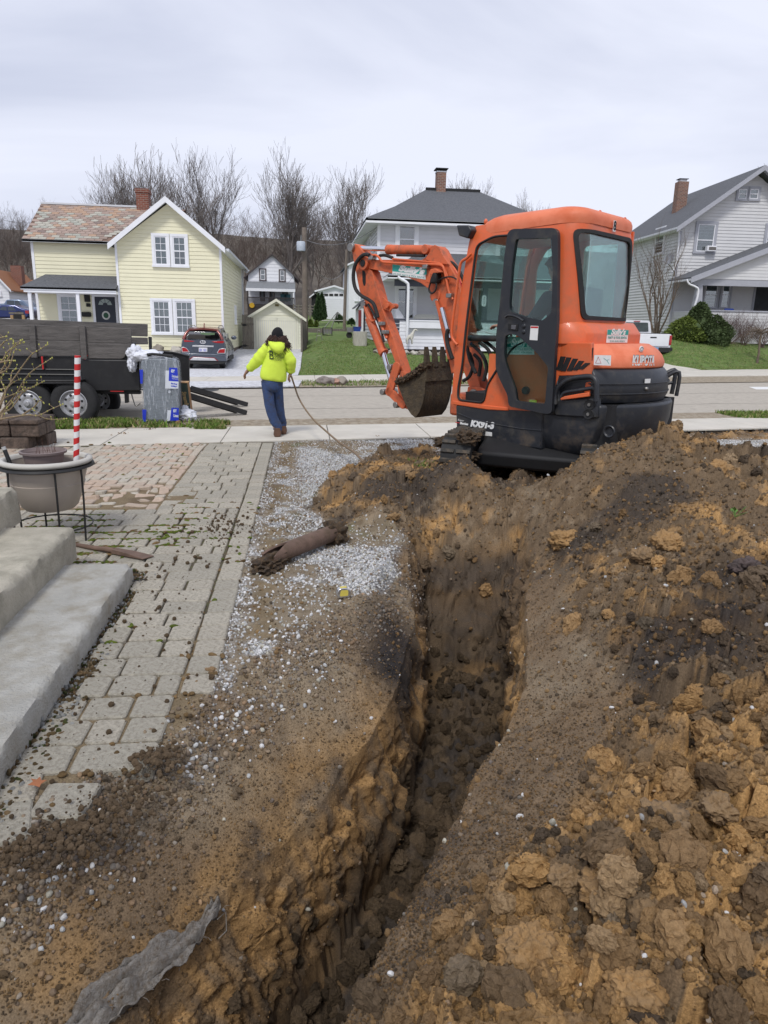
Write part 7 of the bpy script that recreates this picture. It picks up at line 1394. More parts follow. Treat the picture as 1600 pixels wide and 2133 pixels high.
# DUMP TRAILER
M_tb=mat('trailer_black',(.012,.012,.013),.45,var=.3,ns=4,bump=.05,bs=30,col2=(.03,.029,.028),c2=.36,detail=8)
M_plk=mat('grey_planks',(.125,.115,.108),.9,var=.28,ns=2.2,bump=.6,bs=14,stretch=(1,8,8),col2=(.065,.06,.058),c2=.40,detail=9)
M_rim_=mat('rim_silver',(.48,.48,.49),.35,metal=.6,var=.08)
M_tyre=mat('tyre',(.022,.022,.023),.85,var=.2,ns=8,bump=.2,bs=40)
def c5(*p):return[(a/5.333,660+b/5.333)for a,b in p]
def c6(*p):return[(a/3.077,620+b/3.077)for a,b in p]
dT=G(153,878,-.016).y;F=Frame((G(190,878,-.016).x,dT,-.016));tr=F.thing('dump_trailer','black tandem axle dump trailer with tall grey plank sides parked at the near kerb','trailer')
def PY(name,pts,y0,y1,m,bevel=.008,parent=tr):b=MB();b.prism([F.Y(a,c,y0)for a,c in pts],y0,y1,'y');return b.build(name,m,parent,bevel=bevel)
XL_=-190
near=[[(XL_,88),(350,92),(345,255),(XL_,250)],[(XL_,258),(352,262),(372,436),(XL_,430)],[(390,93),(876,105),(888,266),(400,258)],[(404,265),(890,272),(900,438),(412,434)],[(948,104),(1455,128),(1462,296),(958,284)],[(960,290),(1464,304),(1380,455),(1345,468),(966,462)]]
for q in near:PY('side_plank',c5(*q),.02,.06,M_plk)
for q in([(318,90),(384,92),(412,456),(348,456)],[(876,96),(940,98),(968,470),(900,468)]):PY('stake_post',c5(*q),-.03,.015,M_plk)
WT=2.05
for q in([(-60,130),(945,170),(945,250),(-60,226)],[(-60,232),(945,256),(948,300),(-60,300)]):
 Fq=c6(*q);b=MB();b.prism([F.Y(a,c,WT)for a,c in Fq],WT,WT+.04,'y');b.build('side_plank',M_plk,tr,bevel=.008)
PY('bed_side',c5((XL_,432),(880,440),(880,700),(XL_,700)),.06,.10,M_tb);PY('bed_side',c5((885,476),(1545,480),(1562,822),(915,826)),.0,.06,M_tb,.015)
b=MB();q0=F.Y(*c5((XL_,640))[0],.1);q1=F.Y(*c5((1560,800))[0],.1);b.box(q0[0],q1[0],.101,WT,q1[1],q1[1]+.12);b.build('bed_floor',M_tb,tr);q2=F.Y(*c5((1540,500))[0],.1)
b=MB();b.box(q0[0],q1[0],WT-.01,WT+.0,q1[1]+.12,q2[1]);b.build('bed_side',M_tb,tr)
for y_ in(580,636):b=MB();pts=c5((XL_,y_-4),(860,y_+8));b.tube([(F.Y(a,c,.04)[0],.04,F.Y(a,c,.04)[1])for a,c in pts],.012,6);b.build('side_rail',M_tb,tr)
PY('fender',c5((XL_,700),(890,702),(890,722),(XL_,722)),-.30,.05,M_tb,.01);PY('fender_lip',c5((XL_,722),(890,722),(890,745),(XL_,745)),-.30,-.28,M_tb,.004)
PY('frame_rail',c5((XL_,745),(1560,826),(1560,860),(XL_,840)),.12,.22,M_tb)
for q in(c5((1465,280),(1505,282),(1508,480),(1478,478)),c6((950,250),(970,252),(972,340),(955,338))):PY('corner_post',q,.0,.06,M_tb)
PY('gate_hinge_plate',c5((1340,470),(1345,430),(1400,420),(1440,380),(1450,330),(1470,320),(1475,470)),.065,.09,M_tb,.004)
PY('red_handle',c5((928,468),(958,420),(974,428),(945,476)),-.02,.01,MATS['red_print'],.004);PY('red_strap',c5((455,440),(474,440),(486,580),(472,585)),-.01,.01,MATS['red_print'],0)
PY('ramp_post',c6((795,608),(818,608),(822,674),(800,676)),.1,.2,M_tb);PY('red_reflector',c5((1225,822),(1375,824),(1375,832),(1228,830)),-.004,.004,MATS['red_print'],0)
q=[F.Y(a,c,.15)for a,c in c5((1460,845),(1480,920),(1510,990),(1560,960))];hose('safety_chain',[(a,.15,z)for a,z in q],.010,M_stl,tr)
def wheel(px_,py_,y,r,w,parent,rimr,F,nm='wheel'):
 x,z=F.Y(px_,py_,y);W_=bpy.data.objects.new(nm,None);COL.objects.link(W_);W_.parent=parent;W_.location=(x,y,z)
 pr=[(rimr,-.0),(rimr+.03,-.012),(r-.05,-.014),(r-.012,.012),(r,.045),(r,w-.045),(r-.02,w),(rimr,w)];MB().lathe(pr,n=40,axis='y').build('tyre',M_tyre,W_,smooth=40)
 MB().lathe([(rimr+.004,.0),(rimr-.008,-.004),(rimr-.014,.02),(rimr-.03,.045),(rimr*.82,.05),(rimr*.72,.030),(rimr*.5,.026),(rimr*.36,.034),(rimr*.32,.015),(rimr*.20,.008),(0,.004)],n=40,axis='y').build('rim',M_rim_,W_,smooth=40)
 hb=MB()
 for k in range(8):a=k*math.pi/4+.3;rr2=rimr*.64;hb.cyl((rr2*math.cos(a),.020,rr2*math.sin(a)),(rr2*math.cos(a),.034,rr2*math.sin(a)),rimr*.095,10)
 tag(hb.build('rim_holes',M_dkm,W_),kind='stuff');MB().cyl((0,-.02,0),(0,.03,0),rimr*.16,14).build('hub_cap',M_rim_,W_,bevel=.004);return W_
rw_=.375
wheel(57.5,841,-.26,rw_,.22,tr,.215,F);wheel(153,841,-.26,rw_,.22,tr,.215,F);wheel(-60,841,WT,rw_,.22,tr,.215,F);x,z=F.Y(220,838,WT-.25);
for px_ in(120,205):Wq=wheel(px_,834,WT-.20,rw_,.22,tr,.215,F)
b=MB();b.cyl((F.Y(57,841,0)[0],0,.39),(F.Y(57,841,0)[0],WT,.39),.05,10);b.build('axle',M_tb,tr);b=MB();x=F.Y(153,841,0)[0];b.cyl((x,0,.39),(x,WT,.39),.05,10);b.build('axle',M_tb,tr)
PY('tailgate',c6((1015,345),(1110,352),(1212,376),(1215,546),(1140,536),(1015,540)),1.0,1.05,M_tb,.008)
PY('tailgate_rim',c6((1012,340),(1112,348),(1213,372),(1213,380),(1110,356),(1012,348)),.98,1.07,M_tb,.002)
def ramp(pa,pb,ya,yb,lbl):
 A_=G(*pb,-.016+.02);B_=F.W((F.Y(*pa,ya)[0],ya,F.Y(*pa,ya)[1]));Fr=Frame(A_,math.degrees(math.atan2(B_.y-A_.y,B_.x-A_.x)));t=Fr.thing('loading_ramp',lbl,'ramp','loading ramps at the trailer tail');d=Fr.Ri@(B_-A_);Ln=math.hypot(d.x,d.z)+.05;sl=math.atan2(d.z,d.x)
 Mx=Matrix.Rotation(-sl,4,'Y')
 for y in(-.17,.14):MB().box(0,Ln,y,y+.03,-.03,.06,M=Mx).build('ramp_rail',M_tb,t)
 n=9
 for k in range(n):x=.08+(Ln-.16)*k/(n-1);MB().box(x-.03,x+.03,-.139,.139,.0,.03,M=Mx).build('rung',M_stl if k%3==1 else M_tb,t)
ramp((392,826),(503,860),.5,.5,'black steel loading ramp nearer the kerb, right of the trailer');ramp((392,810),(505,843),1.7,1.7,'black steel loading ramp farther into the road, right of the trailer')
# WRAPPED BUNDLE, BOX, BAG
Yb=G(338,882,0).y;F=Frame((G(338,882,0).x,Yb,0));bu=F.thing('wrapped_bundle','tall grey bundle in clear plastic with blue and white labels standing on the verge','package')
cP=lambda*p:[(270+a/10.667,710+b/10.667)for a,b in p]
M_bun=mat('duct_bundle',(.17,.195,.22),.5,var=.12,ns=3,bump=.3,bs=8,stretch=(1,1,4),col2=(.22,.25,.28),c2=.38)
M_pls=mat('clear_plastic',(.60,.64,.70),.22,var=.15,ns=6,bump=.9,bs=9,stretch=(1.5,1,.5));
mp_m=M_pls;t_=mp_m.node_tree;b_=t_.nodes['Principled BSDF'];nz=N(t_,'ShaderNodeTexNoise',inp={'Scale':5,'Detail':5,'Distortion':1.6});tcn=N(t_,'ShaderNodeTexCoord');mpn=N(t_,'ShaderNodeMapping');mpn.inputs[2].default_value=(0,.6,0);mpn.inputs[3].default_value=(5,1,.8);t_.links.new(tcn.outputs['Object'],mpn.inputs[0]);t_.links.new(mpn.outputs[0],nz.inputs['Vector']);mr=N(t_,'ShaderNodeMapRange',inp={1:.50,2:.72,3:.08,4:.62});t_.links.new(nz.outputs[0],mr.inputs[0]);t_.links.new(mr.outputs[0],b_.inputs['Alpha'])
ol=[F.Y(a,c,0)for a,c in cP((320,1820),(285,1500),(245,1000),(205,600),(215,400),(380,350),(800,350),(980,380),(1040,440),(1065,600),(1090,1000),(1095,1500),(1090,1780),(900,1835),(600,1845))]
ol=[(a,max(.0,c))for a,c in ol];cz_=Vector((sum(p[0]for p in ol)/len(ol),sum(p[1]for p in ol)/len(ol)))
b=MB();b.prism([tuple(cz_+(Vector(p)-cz_)*.94)for p in ol],.03,.36,'y');b.build('bundle',M_bun,bu,bevel=.05,seg=3)
o=MB().prism(ol,.0,.39,'y').build('plastic_wrap',M_pls,bu,bevel=.06,seg=3)
def lab(name,pts,m,y,parent=bu):b=MB();b.prism([F.Y(a,c,y)for a,c in cP(*pts)],y,y+.002,'y');return b.build(name,m,parent)
M_lb=mat('label_blue',(.015,.04,.50),.4,var=.05);M_lw=mat('label_white',(.62,.66,.72),.4,var=.05)
lab('white_label',((800,660),(885,660),(870,890),(1088,905),(1086,1062),(790,1060)),M_lw,-.003);lab('blue_label',((880,595),(1062,600),(1085,905),(868,890)),M_lb,-.004)
lab('white_label',((845,1540),(925,1545),(900,1770),(820,1790)),M_lw,-.003);lab('blue_label',((930,1485),(1095,1490),(1090,1775),(898,1770)),M_lb,-.004)
lab('blue_label',((222,640),(300,640),(290,950),(240,950)),M_lb,-.004);lab('blue_label',((280,1525),(375,1530),(355,1800),(298,1800)),M_lb,-.004)
def flabel(s,p0,p1,h,m,y,F=F,parent=bu,shear=0,bold=0,up=(0,0,1),dist=12.7):
 a,b_=F.Y(*p0,y),F.Y(*p1,y);Mx=basis(((a[0]+b_[0])/2,y,(a[1]+b_[1])/2),(b_[0]-a[0],0,b_[1]-a[1]),up);o=text_obj('letters',s,h/1480*dist*1.4,Mx,parent,m,shear=shear,bold=bold,extrude=.0004);Mi=Mx.inverted();xx=[(Mi@v.co).x for v in o.data.vertices];k=math.hypot(a[0]-b_[0],a[1]-b_[1])/(max(xx)-min(xx));o.data.transform(Mx@Matrix.Diagonal((k,1,1,1))@Mi);return o
q=cP((922,670),(1000,680));flabel('SDT',q[0],q[1],5,M_lw,-.0055,bold=.004);q=cP((940,778),(1082,800));flabel('Linacoustic',q[0],q[1],5,M_lw,-.0055,bold=.002);q=cP((945,838),(1080,852));flabel('Insulation',q[0],q[1],2.6,M_lw,-.0055)
q=cP((920,945),(1058,965));flabel('Gets Rated',q[0],q[1],2.6,M_lb,-.0045,bold=.002);q=cP((920,1000),(1058,1012));flabel('Looking at',q[0],q[1],2.6,M_lb,-.0045,bold=.002)
q=cP((970,1560),(1045,1560));flabel('SDT',q[0],q[1],5,M_lw,-.0055,bold=.004);q=cP((975,1662),(1085,1668));flabel('Linac',q[0],q[1],5.5,M_lw,-.0055,bold=.003);q=cP((865,1135),(915,1140));flabel('SDT',q[0],q[1],4,M_lw,-.003,bold=.003)
bg2=mat('bag_white',(.72,.74,.80),.4,var=.1,ns=5,bump=.9,bs=12)
Fb=Frame(F.W((F.Y(*cP((380,290))[0],.15)[0],.18,F.Y(*cP((380,330))[0],.15)[1])));o=MB().blob((0,0,0),(.28,.16,.09),4,.16,3.2,seed=2).blob((-.19,0,.03),(.13,.12,.13),4,.16,3.5,seed=5).blob((-.25,0,-.15),(.07,.1,.12),4,.16,3.5,seed=9).build('plastic_bag',bg2,None,smooth=60);o.location=Fb.o;tag(o,'crumpled white and blue plastic bag on top of the wrapped bundle','bag')
o=MB().tube([(0,0,0),(.08,0,.02),(.2,0,.01),(.4,0,-.015)],[.03,.02,.02,.03],8).build('black_strap',M_rub,None,smooth=60);q=F.Y(*cP((400,330))[0],.05);o.location=F.W((q[0],.03,q[1]+.01));tag(o,'black strap lying across the top of the wrapped bundle','strap')
q=[F.Y(*p,.35)for p in cP((1095,930),(1285,930),(1370,1640),(1100,1640))];Yx=.35;bx=F.thing('cardboard_box','tall cardboard and dark green box leaning behind the wrapped bundle','box')
MB().prism([q[0],(q[1][0],q[1][1]),q[2],q[3]],Yx,Yx+.22,'y').build('carton',mat('cardboard',(.30,.16,.07),.85,var=.1,ns=4),bx,bevel=.003)
g_=[F.Y(*p,Yx-.003)for p in cP((1130,935),(1283,938),(1368,1630),(1200,1635))];MB().prism(g_,Yx-.003,Yx-.001,'y').build('green_print',mat('green_black',(.015,.03,.022),.5),bx)
MB().prism([F.Y(*p,Yx-.0)for p in cP((1088,908),(1288,912),(1290,935),(1090,932))],Yx-.02,Yx+.2,'y').build('carton_flap',mat('flap',(.60,.36,.18),.8),bx)
Mx_q=cP((1200,1120),(1285,1500));flabel('Streamline',Mx_q[0],Mx_q[1],8,mat('gold_print',(.30,.20,.08),.5),Yx-.0045,parent=bx,shear=.3,bold=.003,up=(1,0,.25))
pb_=G(390,876,0);o=MB().blob((0,0,.10),(.17,.13,.11),4,.16,3.4,seed=8).blob((-.02,0,.22),(.06,.05,.05),3,.2,3,seed=4).blob((-.22,.03,.07),(.10,.10,.08),4,.18,4,seed=6).build('plastic_bag',bg2,None,smooth=60);o.location=(pb_.x,pb_.y-.05,0);tag(o,'small knotted white plastic bag on the ground by the cardboard box','bag')
# CARS
def body_loft(secs,name,m,parent,smooth=40,bevel=0):
 """secs: (y, [(x,z) half profile from bottom centre up to top centre])"""
 rings=[]
 for y,hp in secs:
  rings.append([(x,y,z)for x,z in hp]+[(-x,y,z)for x,z in reversed(hp[:-1]if hp[-1][0]==0 else hp)])
 return MB().loft(rings).build(name,m,parent,smooth=smooth,bevel=bevel)
M_suv=mat('car_grey',(.085,.10,.13),.25,metal=.4,var=.04,coat=.6);M_roofr=mat('car_roof_red',(.20,.045,.035),.25,metal=.3,var=.05,coat=.5);M_cg=glass_mat('car_glass',(.12,.13,.14),.25,.02);M_tail=mat('tail_light',(.38,.012,.015),.2,coat=.6,var=.15,ns=20);M_pl=mat('plate_white',(.68,.68,.70),.5);M_sil=mat('silver_trim',(.62,.62,.63),.3,metal=.5)
F=Frame(G(424,765,.10));F=Frame(At(424,766,27.4));F.o.z=gz(F.o.x,F.o.y)+.015;F=Frame(F.o);car=F.thing('grey_suv','dark grey compact suv with a red roof parked on the gravel drive, seen from behind','car')
cS=lambda*p:[(360+a/10,660+b/10)for a,b in p]
half=abs(F.Y(470.5,740)[0]-F.Y(376.5,740)[0])/2;cx_=(F.Y(470.5,740)[0]+F.Y(376.5,740)[0])/2;car.location=F.W((cx_,0,0));F=Frame(F.W((cx_,0,0)));H_=F.Y(424,681)[1];Hb=F.Y(424,708)[1]
hw=half
low=lambda k,zb,zt,w:[(0,zb),(w*.9,zb),(w*.98,zb+.12),(w,zb+.3),(w*.985,zb+.45),(w*.93,zt-.06),(w*.88,zt),(0,zt)]
body_loft([(0,low(0,.36,Hb,hw*.96)),(.06,low(0,.30,Hb+.01,hw)),(.8,low(0,.26,Hb+.01,hw)),(2.6,low(0,.26,Hb-.0,hw)),(3.3,low(0,.26,Hb-.12,hw*.985)),(3.95,low(0,.28,Hb-.24,hw*.93)),(4.15,low(0,.34,Hb-.36,hw*.82))],'body',M_suv,car)
gh=lambda w0,w1,z1:[(0,Hb+.002),(w0,Hb+.002),(w0-.03,Hb+.1),(w1+.05,z1-.14),(w1,z1-.05),(w1*.9,z1-.01),(0,z1)]
body_loft([(.10,gh(hw*.86,hw*.62,Hb+.10)),(.42,gh(hw*.86,hw*.64,H_-.06)),(.75,gh(hw*.87,hw*.68,H_)),(1.9,gh(hw*.87,hw*.70,H_)),(2.4,gh(hw*.86,hw*.66,H_-.10)),(3.2,gh(hw*.80,hw*.55,Hb+.05))],'cabin',mat('cabin_dark',(.012,.013,.015),.12,coat=.4),car)
body_loft([(.30,[(0,H_-.10),(hw*.66,H_-.14),(hw*.66,H_-.08),(0,H_-.035)]),(.6,[(0,H_-.05),(hw*.70,H_-.10),(hw*.69,H_-.03),(0,H_+.012)]),(2.1,[(0,H_-.05),(hw*.70,H_-.10),(hw*.69,H_-.03),(0,H_+.012)]),(2.4,[(0,H_-.15),(hw*.66,H_-.18),(hw*.66,H_-.10),(0,H_-.07)])],'roof',M_roofr,car)
for s_ in(-1,1):
 b=MB();b.tube([(s_*hw*.66,.45,H_-.03),(s_*hw*.66,.6,H_+.04),(s_*hw*.66,1.9,H_+.05),(s_*hw*.66,2.1,H_-.01)],.016,6);b.build('roof_rail',M_suv,car,smooth=50)
 b=MB();b.tube([(s_*hw*.63,.22,H_-.14),(s_*hw*.74,.16,Hb+.22),(s_*hw*.86,.10,Hb)],[.05,.06,.07],8);b.build('rear_pillar',M_roofr,car,smooth=60)
 b=MB();b.blob((s_*(hw+.10),2.35,Hb+.06),(.11,.07,.08),3,0);b.build('wing_mirror',M_suv,car,smooth=60)
def rear(name,pts,m,y=-.004,th=.03,bevel=.006,parent=car,F=F,c=cS):b=MB();b.prism([F.Y(a,c_,y)for a,c_ in c(*pts)],y,y+th,'y');return b.build(name,m,parent,bevel=bevel)
y0_=.012
rear('rear_glass',((305,430),(325,330),(350,305),(910,320),(945,340),(985,440),(970,462),(560,470),(300,450)),M_cg,.03,.02);rear('rear_glass_backing',((305,430),(350,308),(930,322),(980,440),(560,468)),mat('glass_reflect',(.055,.07,.09),.15,coat=.5),.052,.05)
rear('window_sticker',((575,325),(880,335),(870,375),(700,378),(580,360)),mat('green_sticker',(.10,.17,.08),.5),.024,.004,0)
rear('tail_lamp',((228,478),(300,488),(460,505),(420,520),(240,525)),M_tail);rear('tail_lamp',((800,515),(900,505),(1060,500),(1075,525),(1040,552),(900,545)),M_tail)
for q in(((180,635),(215,625),(290,650),(355,740),(190,740)),((920,745),(965,670),(1040,655),(1105,660),(1095,765),(930,765))):rear('lamp_surround',q,M_sil,-.008);c_=(sum(p[0]for p in q)/len(q),sum(p[1]for p in q)/len(q));rear('fog_lamp',[(c_[0]+(a-c_[0])*.82,c_[1]+(b_-c_[1])*.78)for a,b_ in q],M_tail,-.014)
rear('tailgate_recess_shade',((400,625),(855,635),(790,745),(470,738)),mat('car_grey_shaded',(.055,.065,.085),.35),-.004);rear('chrome_strip',((410,590),(850,600),(850,630),(405,620)),M_sil,-.012)  # flush plate in darker car grey paints the shade of a recess
rear('plate',((542,640),(720,642),(718,730),(540,728)),M_pl,-.02,.01,.003);q=cS((556,695),(706,697));flabel('JEK 1501',q[0],q[1],5.0,M_lb,-.0225,F,car,dist=28)
rear('bumper',((170,755),(360,760),(900,775),(1105,800),(1120,925),(920,925),(860,870),(420,850),(350,905),(180,880)),M_suv,-.05,.12,.02);rear('red_trim',((335,880),(420,828),(870,848),(950,915),(920,922),(860,868),(430,848),(350,900)),mat('car_red_line',(.22,.015,.02),.3),-.062,.02)
rear('skid_plate',((365,890),(425,840),(860,862),(920,915),(360,905)),M_sil,-.07,.06,.01);b=MB();b.box(-hw*.93,hw*.93,.02,.5,.20,.62);b.build('valance',M_rub,car);rear('lower_bumper',((180,880),(1110,925),(1060,985),(800,1000),(300,975),(220,940)),M_rub,-.03,.1,.02)
q=cS((570,525),(690,525));c_=F.Y(*cS((628,525))[0],0);Mx=basis((c_[0],-.01,c_[1]),(1,0,0),(0,0,1));b=MB();b.lathe([(.075,.012),(.10,.016),(.11,.0)],n=24,sy=.62);o=b.build('badge_ring',M_sil,car);o.data.transform(Mx);text_obj('badge','H',.14,basis((c_[0],-.02,c_[1]),(1,0,0),(0,0,1)),car,M_sil,shear=.35,bold=.004)
rear('wiper',((620,455),(700,452),(830,470),(700,478),(625,472)),M_dkm,.0,.02);b=MB();b.prism([(.5,H_),(.62,H_+.14),(.68,H_+.13),(.72,H_)],-.015,.015,'x');b.build('antenna_fin',M_roofr,car)
for s_ in(-1,1):
 for y_ in(.72,3.25):
  Wq=bpy.data.objects.new('wheel',None);COL.objects.link(Wq);Wq.parent=car;Wq.location=(s_*(hw-.20),y_,.335)
  MB().lathe([(.20,-.11),(.30,-.11),(.335,-.08),(.335,.08),(.30,.11),(.20,.11)],n=32,axis='x').build('tyre',M_tyre,Wq,smooth=40);MB().lathe([(0,s_*.07),(.08,s_*.08),(.19,s_*.09),(.21,s_*.112)],n=24,axis='x').build('rim',M_rim_,Wq,smooth=40)
  MB().lathe([(.0,s_*.212),(.365,s_*.212),(.375,s_*.20),(.36,s_*.17)],(0,0,0),n=32,axis='x').build('wheel_arch',M_rub,Wq,smooth=40)if False else None
for s_ in(-1,1):
 b=MB();x=s_*(hw+.004);
 for y0,y1,zz1 in((.75,1.55,H_-.2),(1.62,2.45,H_-.24)):b.prism([(y0,Hb+.04),(y1,Hb+.04),(y1-.08,zz1),(y0+.1,zz1)],s_*(hw*.78),s_*(hw*.865),'x')
 b.build('side_glass',MATS['glass_reflect'],car);b=MB();b.box(s_*hw-.005*s_,s_*(hw+.012),1.05,3.0,.26,.42)if s_>0 else b.box(s_*(hw+.012),s_*hw+.005,1.05,3.0,.26,.42);b.build('sill_trim',M_rub,car)
 for y_ in(1.0,1.6,2.55):MB().box(s_*hw-.004,s_*hw+.006,y_-.006,y_+.006,.35,Hb-.08).build('door_seam',M_dkm,car)
# white pickup
M_wc=mat('truck_white',(.78,.79,.82),.25,var=.03,coat=.5);FT=F=Frame(At(1357,749,34));F.o.z=gz(F.o.x,F.o.y)+.03;F=Frame(F.o);tk=F.thing('white_pickup','white pickup truck on the concrete drive behind the excavator','pickup truck')
cK=lambda*p:[(1290+a/5.161,560+b/5.161)for a,b in p]
xr_=F.Y(*cK((562,780))[0])[0];xl_=xr_-1.95;tz=F.Y(*cK((450,700))[0])[1];tb_=F.Y(*cK((450,835))[0])[1]
b=MB();b.prism(rnd_poly([(xl_,tb_-.12),(xr_,tb_-.12),(xr_+.0,tz-.08),(xr_-.04,tz),(xl_+.04,tz),(xl_,tz-.08)],.05),.03,1.9,'y');b.build('bed',M_wc,tk,bevel=.03)
b=MB();b.prism(rnd_poly([(xl_+.12,tb_),(xr_-.12,tb_),(xr_-.12,tz),(xl_+.12,tz)],.04),.0,.06,'y');b.build('tailgate',M_wc,tk,bevel=.015);b=MB();b.box(xl_+.08,xr_-.06,.02,1.85,tz+.001,tz+.03);b.build('bed_liner',M_rub,tk)
q=F.Y(*cK((368,738))[0]);b=MB();b.box(q[0]-.16,q[0]+.16,-.012,.0,q[1]-.03,q[1]+.03);b.build('tailgate_handle',M_dkm,tk)
for x0 in(xl_-.005,xr_-.115):b=MB();b.box(x0,x0+.12,-.02,.10,tz-.52,tz-.06);b.build('tail_lamp',M_tail,tk,bevel=.02)
b=MB();b.box(xl_-.03,xr_+.03,-.16,.08,tb_-.30,tb_-.04);b.build('bumper',M_rub,tk,bevel=.04);q=F.Y(*cK((375,858))[0]);b=MB();b.box(q[0]-.20,q[0]+.14,-.17,-.161,q[1]-.12,q[1]+.07);b.build('plate',mat('plate_blue',(.16,.30,.52),.5),tk)
ct=F.Y(*cK((200,550))[0],1.9)[1];gh2=lambda k,z1:[(xr_-.10,tz-.1),(xr_-.14,tz+.08),(xr_-.26,z1-.06),(xr_-.36,z1),(xl_+.36,z1),(xl_+.26,z1-.06),(xl_+.14,tz+.08),(xl_+.10,tz-.1)]
b=MB();b.loft([[(x,1.92,z)for x,z in gh2(0,ct-.02)],[(x,2.1,z)for x,z in gh2(0,ct)],[(x,3.0,z)for x,z in gh2(0,ct)],[(x,3.6,z)for x,z in gh2(0,tz+.1)]]);b.build('cab',M_wc,tk,smooth=40)
b=MB();b.prism(rnd_poly([(xl_+.32,tz+.10),(xr_-.30,tz+.10),(xr_-.38,ct-.12),(xl_+.38,ct-.12)],.05),1.895,1.915,'y');b.build('rear_window',mat('truck_glass',(.05,.07,.065),.08,coat=.5,var=.5,ns=2),tk);b=MB();c0_=(xl_+xr_)/2-.0;b.box(c0_-.16,c0_+.16,1.88,1.92,ct-.085,ct-.045);b.build('brake_light',M_tail,tk)
b=MB();b.box(xl_+.02,xr_-.02,3.2,4.7,tb_-.1,tz-.05);b.build('bonnet',M_wc,tk,bevel=.05)
for y_ in(.95,3.9):
 for x0 in(xl_+.02,xr_-.26):MB().cyl((x0,y_,.36),(x0+.24,y_,.36),.36,28).build('wheel',M_tyre,tk,bevel=.02)
b=MB();b.box(xl_+.2,xr_-.2,.1,4.5,.35,tb_-.1);b.build('chassis',M_dkm,tk)
# cars at the far left
def side_car(name,label,Yd,xr_px,base_px,roof_px,len_m,m,pts,cabp,F_yaw=0):
 o_=At(xr_px,base_px,Yd);F=Frame(o_,F_yaw);t=F.thing(name,label,'car');P=[F.Y(a,b_,0)for a,b_ in pts];b=MB();b.prism(P,0,1.7,'y');b.build('body',m,t,bevel=.08,seg=3)
 for c in cabp:Q=[F.Y(a,b_,-.0)for a,b_ in c];b=MB();b.prism(Q,-.012,.01,'y');b.build('side_window',MATS['glass_reflect'],t)
 return F,t
M_bl=mat('car_blue',(.015,.03,.14),.25,metal=.3,coat=.6,var=.05);M_lbl=mat('car_pale_blue',(.14,.19,.28),.3,metal=.3,coat=.5,var=.05)
cl_k=lambda*p:[(a/6.154,430+b/6.154)for a,b in p]
F,t=side_car('pale_blue_pickup','pale blue pickup parked behind the dark blue sedan at the left',46,70,656,0,4.5,M_lbl,cl_k((-200,1250),(50,1245),(75,1195),(240,1190),(300,1210),(370,1290),(490,1310),(500,1390),(-200,1390)),[cl_k((90,1205),(180,1205),(185,1265),(90,1250)),cl_k((190,1205),(235,1205),(275,1270),(195,1265))])
F,t=side_car('dark_blue_sedan','dark blue sedan parked nose left beyond the yellow house porch',43,60,664,0,4.5,M_bl,cl_k((-250,1380),(-240,1330),(-60,1310),(20,1262),(190,1262),(290,1310),(370,1325),(378,1400),(350,1430),(-250,1430)),[cl_k((-20,1325),(30,1285),(85,1285),(90,1335)),cl_k((100,1285),(160,1285),(210,1335),(102,1335))])
q=[F.Y(a,b_,-.02)for a,b_ in cl_k((320,1335),(368,1335),(370,1375),(325,1370))];MB().prism(q,-.02,.1,'y').build('tail_lamp',M_tail,t)
for a in(-150,250):x,z=F.Y(*cl_k((a,1420))[0],0);MB().cyl((x,-.01,z),(x,.2,z),.32,24).build('wheel',M_tyre,t)
# WORKER WALKING AWAY
M_skin=mat('skin',(.28,.15,.10),.6,var=.06);M_hv=mat('hi_vis_yellow',(.66,.84,.09),.85,var=.06,ns=6,bump=.35,bs=18,spec=.2);M_hvs=M_hv
M_jean=mat('denim',(.035,.065,.16),.9,var=.22,ns=9,bump=.4,bs=50,col2=(.045,.045,.055),c2=.42);M_boot=mat('brown_boot',(.10,.05,.03),.75,var=.2);M_bean=mat('black_knit',(.008,.008,.010),.95,bump=.4,bs=60);M_hair=mat('brown_hair',(.055,.026,.018),.7,var=.3,ns=30,bump=.6,bs=40)
gp_=G(577,908,.012);F=Frame(gp_);wk=F.thing('person','long haired worker in a bright yellow hoodie, jeans and black beanie walking toward the road','person')
def J(a,b_,y=0):x,z=F.Y(480+a/7.9,660+b_/7.9,y);return(x,y,z)
hip,waist,chest,neck,head=J(690,1080),J(690,960),J(740,620),J(758,440),J(775,300)
sL,eL,wL=J(600,500,.02),J(455,690,.06),J(300,868,.12);sR,eR,wR=J(905,545),J(1010,740,-.04),J(1000,915,.04)
hL,kL,aL=J(600,1100),J(650,1470,-.05),J(770,1915,-.04);hR,kR,aR=J(780,1100,.02),J(805,1470,.10),J(855,1830,.22)
tL=J(790,1975,.10);tR=(aR[0]+.02,aR[2-1]+.12,aR[2]-.03)
Vb=[hip,waist,chest,neck,head,J(776,230),sL,eL,wL,sR,eR,wR,hL,kL,aL,hR,kR,aR]
Eb=[(0,1),(1,2),(2,3),(3,4),(4,5),(2,6),(6,7),(7,8),(2,9),(9,10),(10,11),(0,12),(12,13),(13,14),(0,15),(15,16),(16,17)]
Rb=[.11,.10,.12,.05,.085,.06,.05,.036,.025,.05,.036,.025,.075,.05,.035,.075,.05,.035]
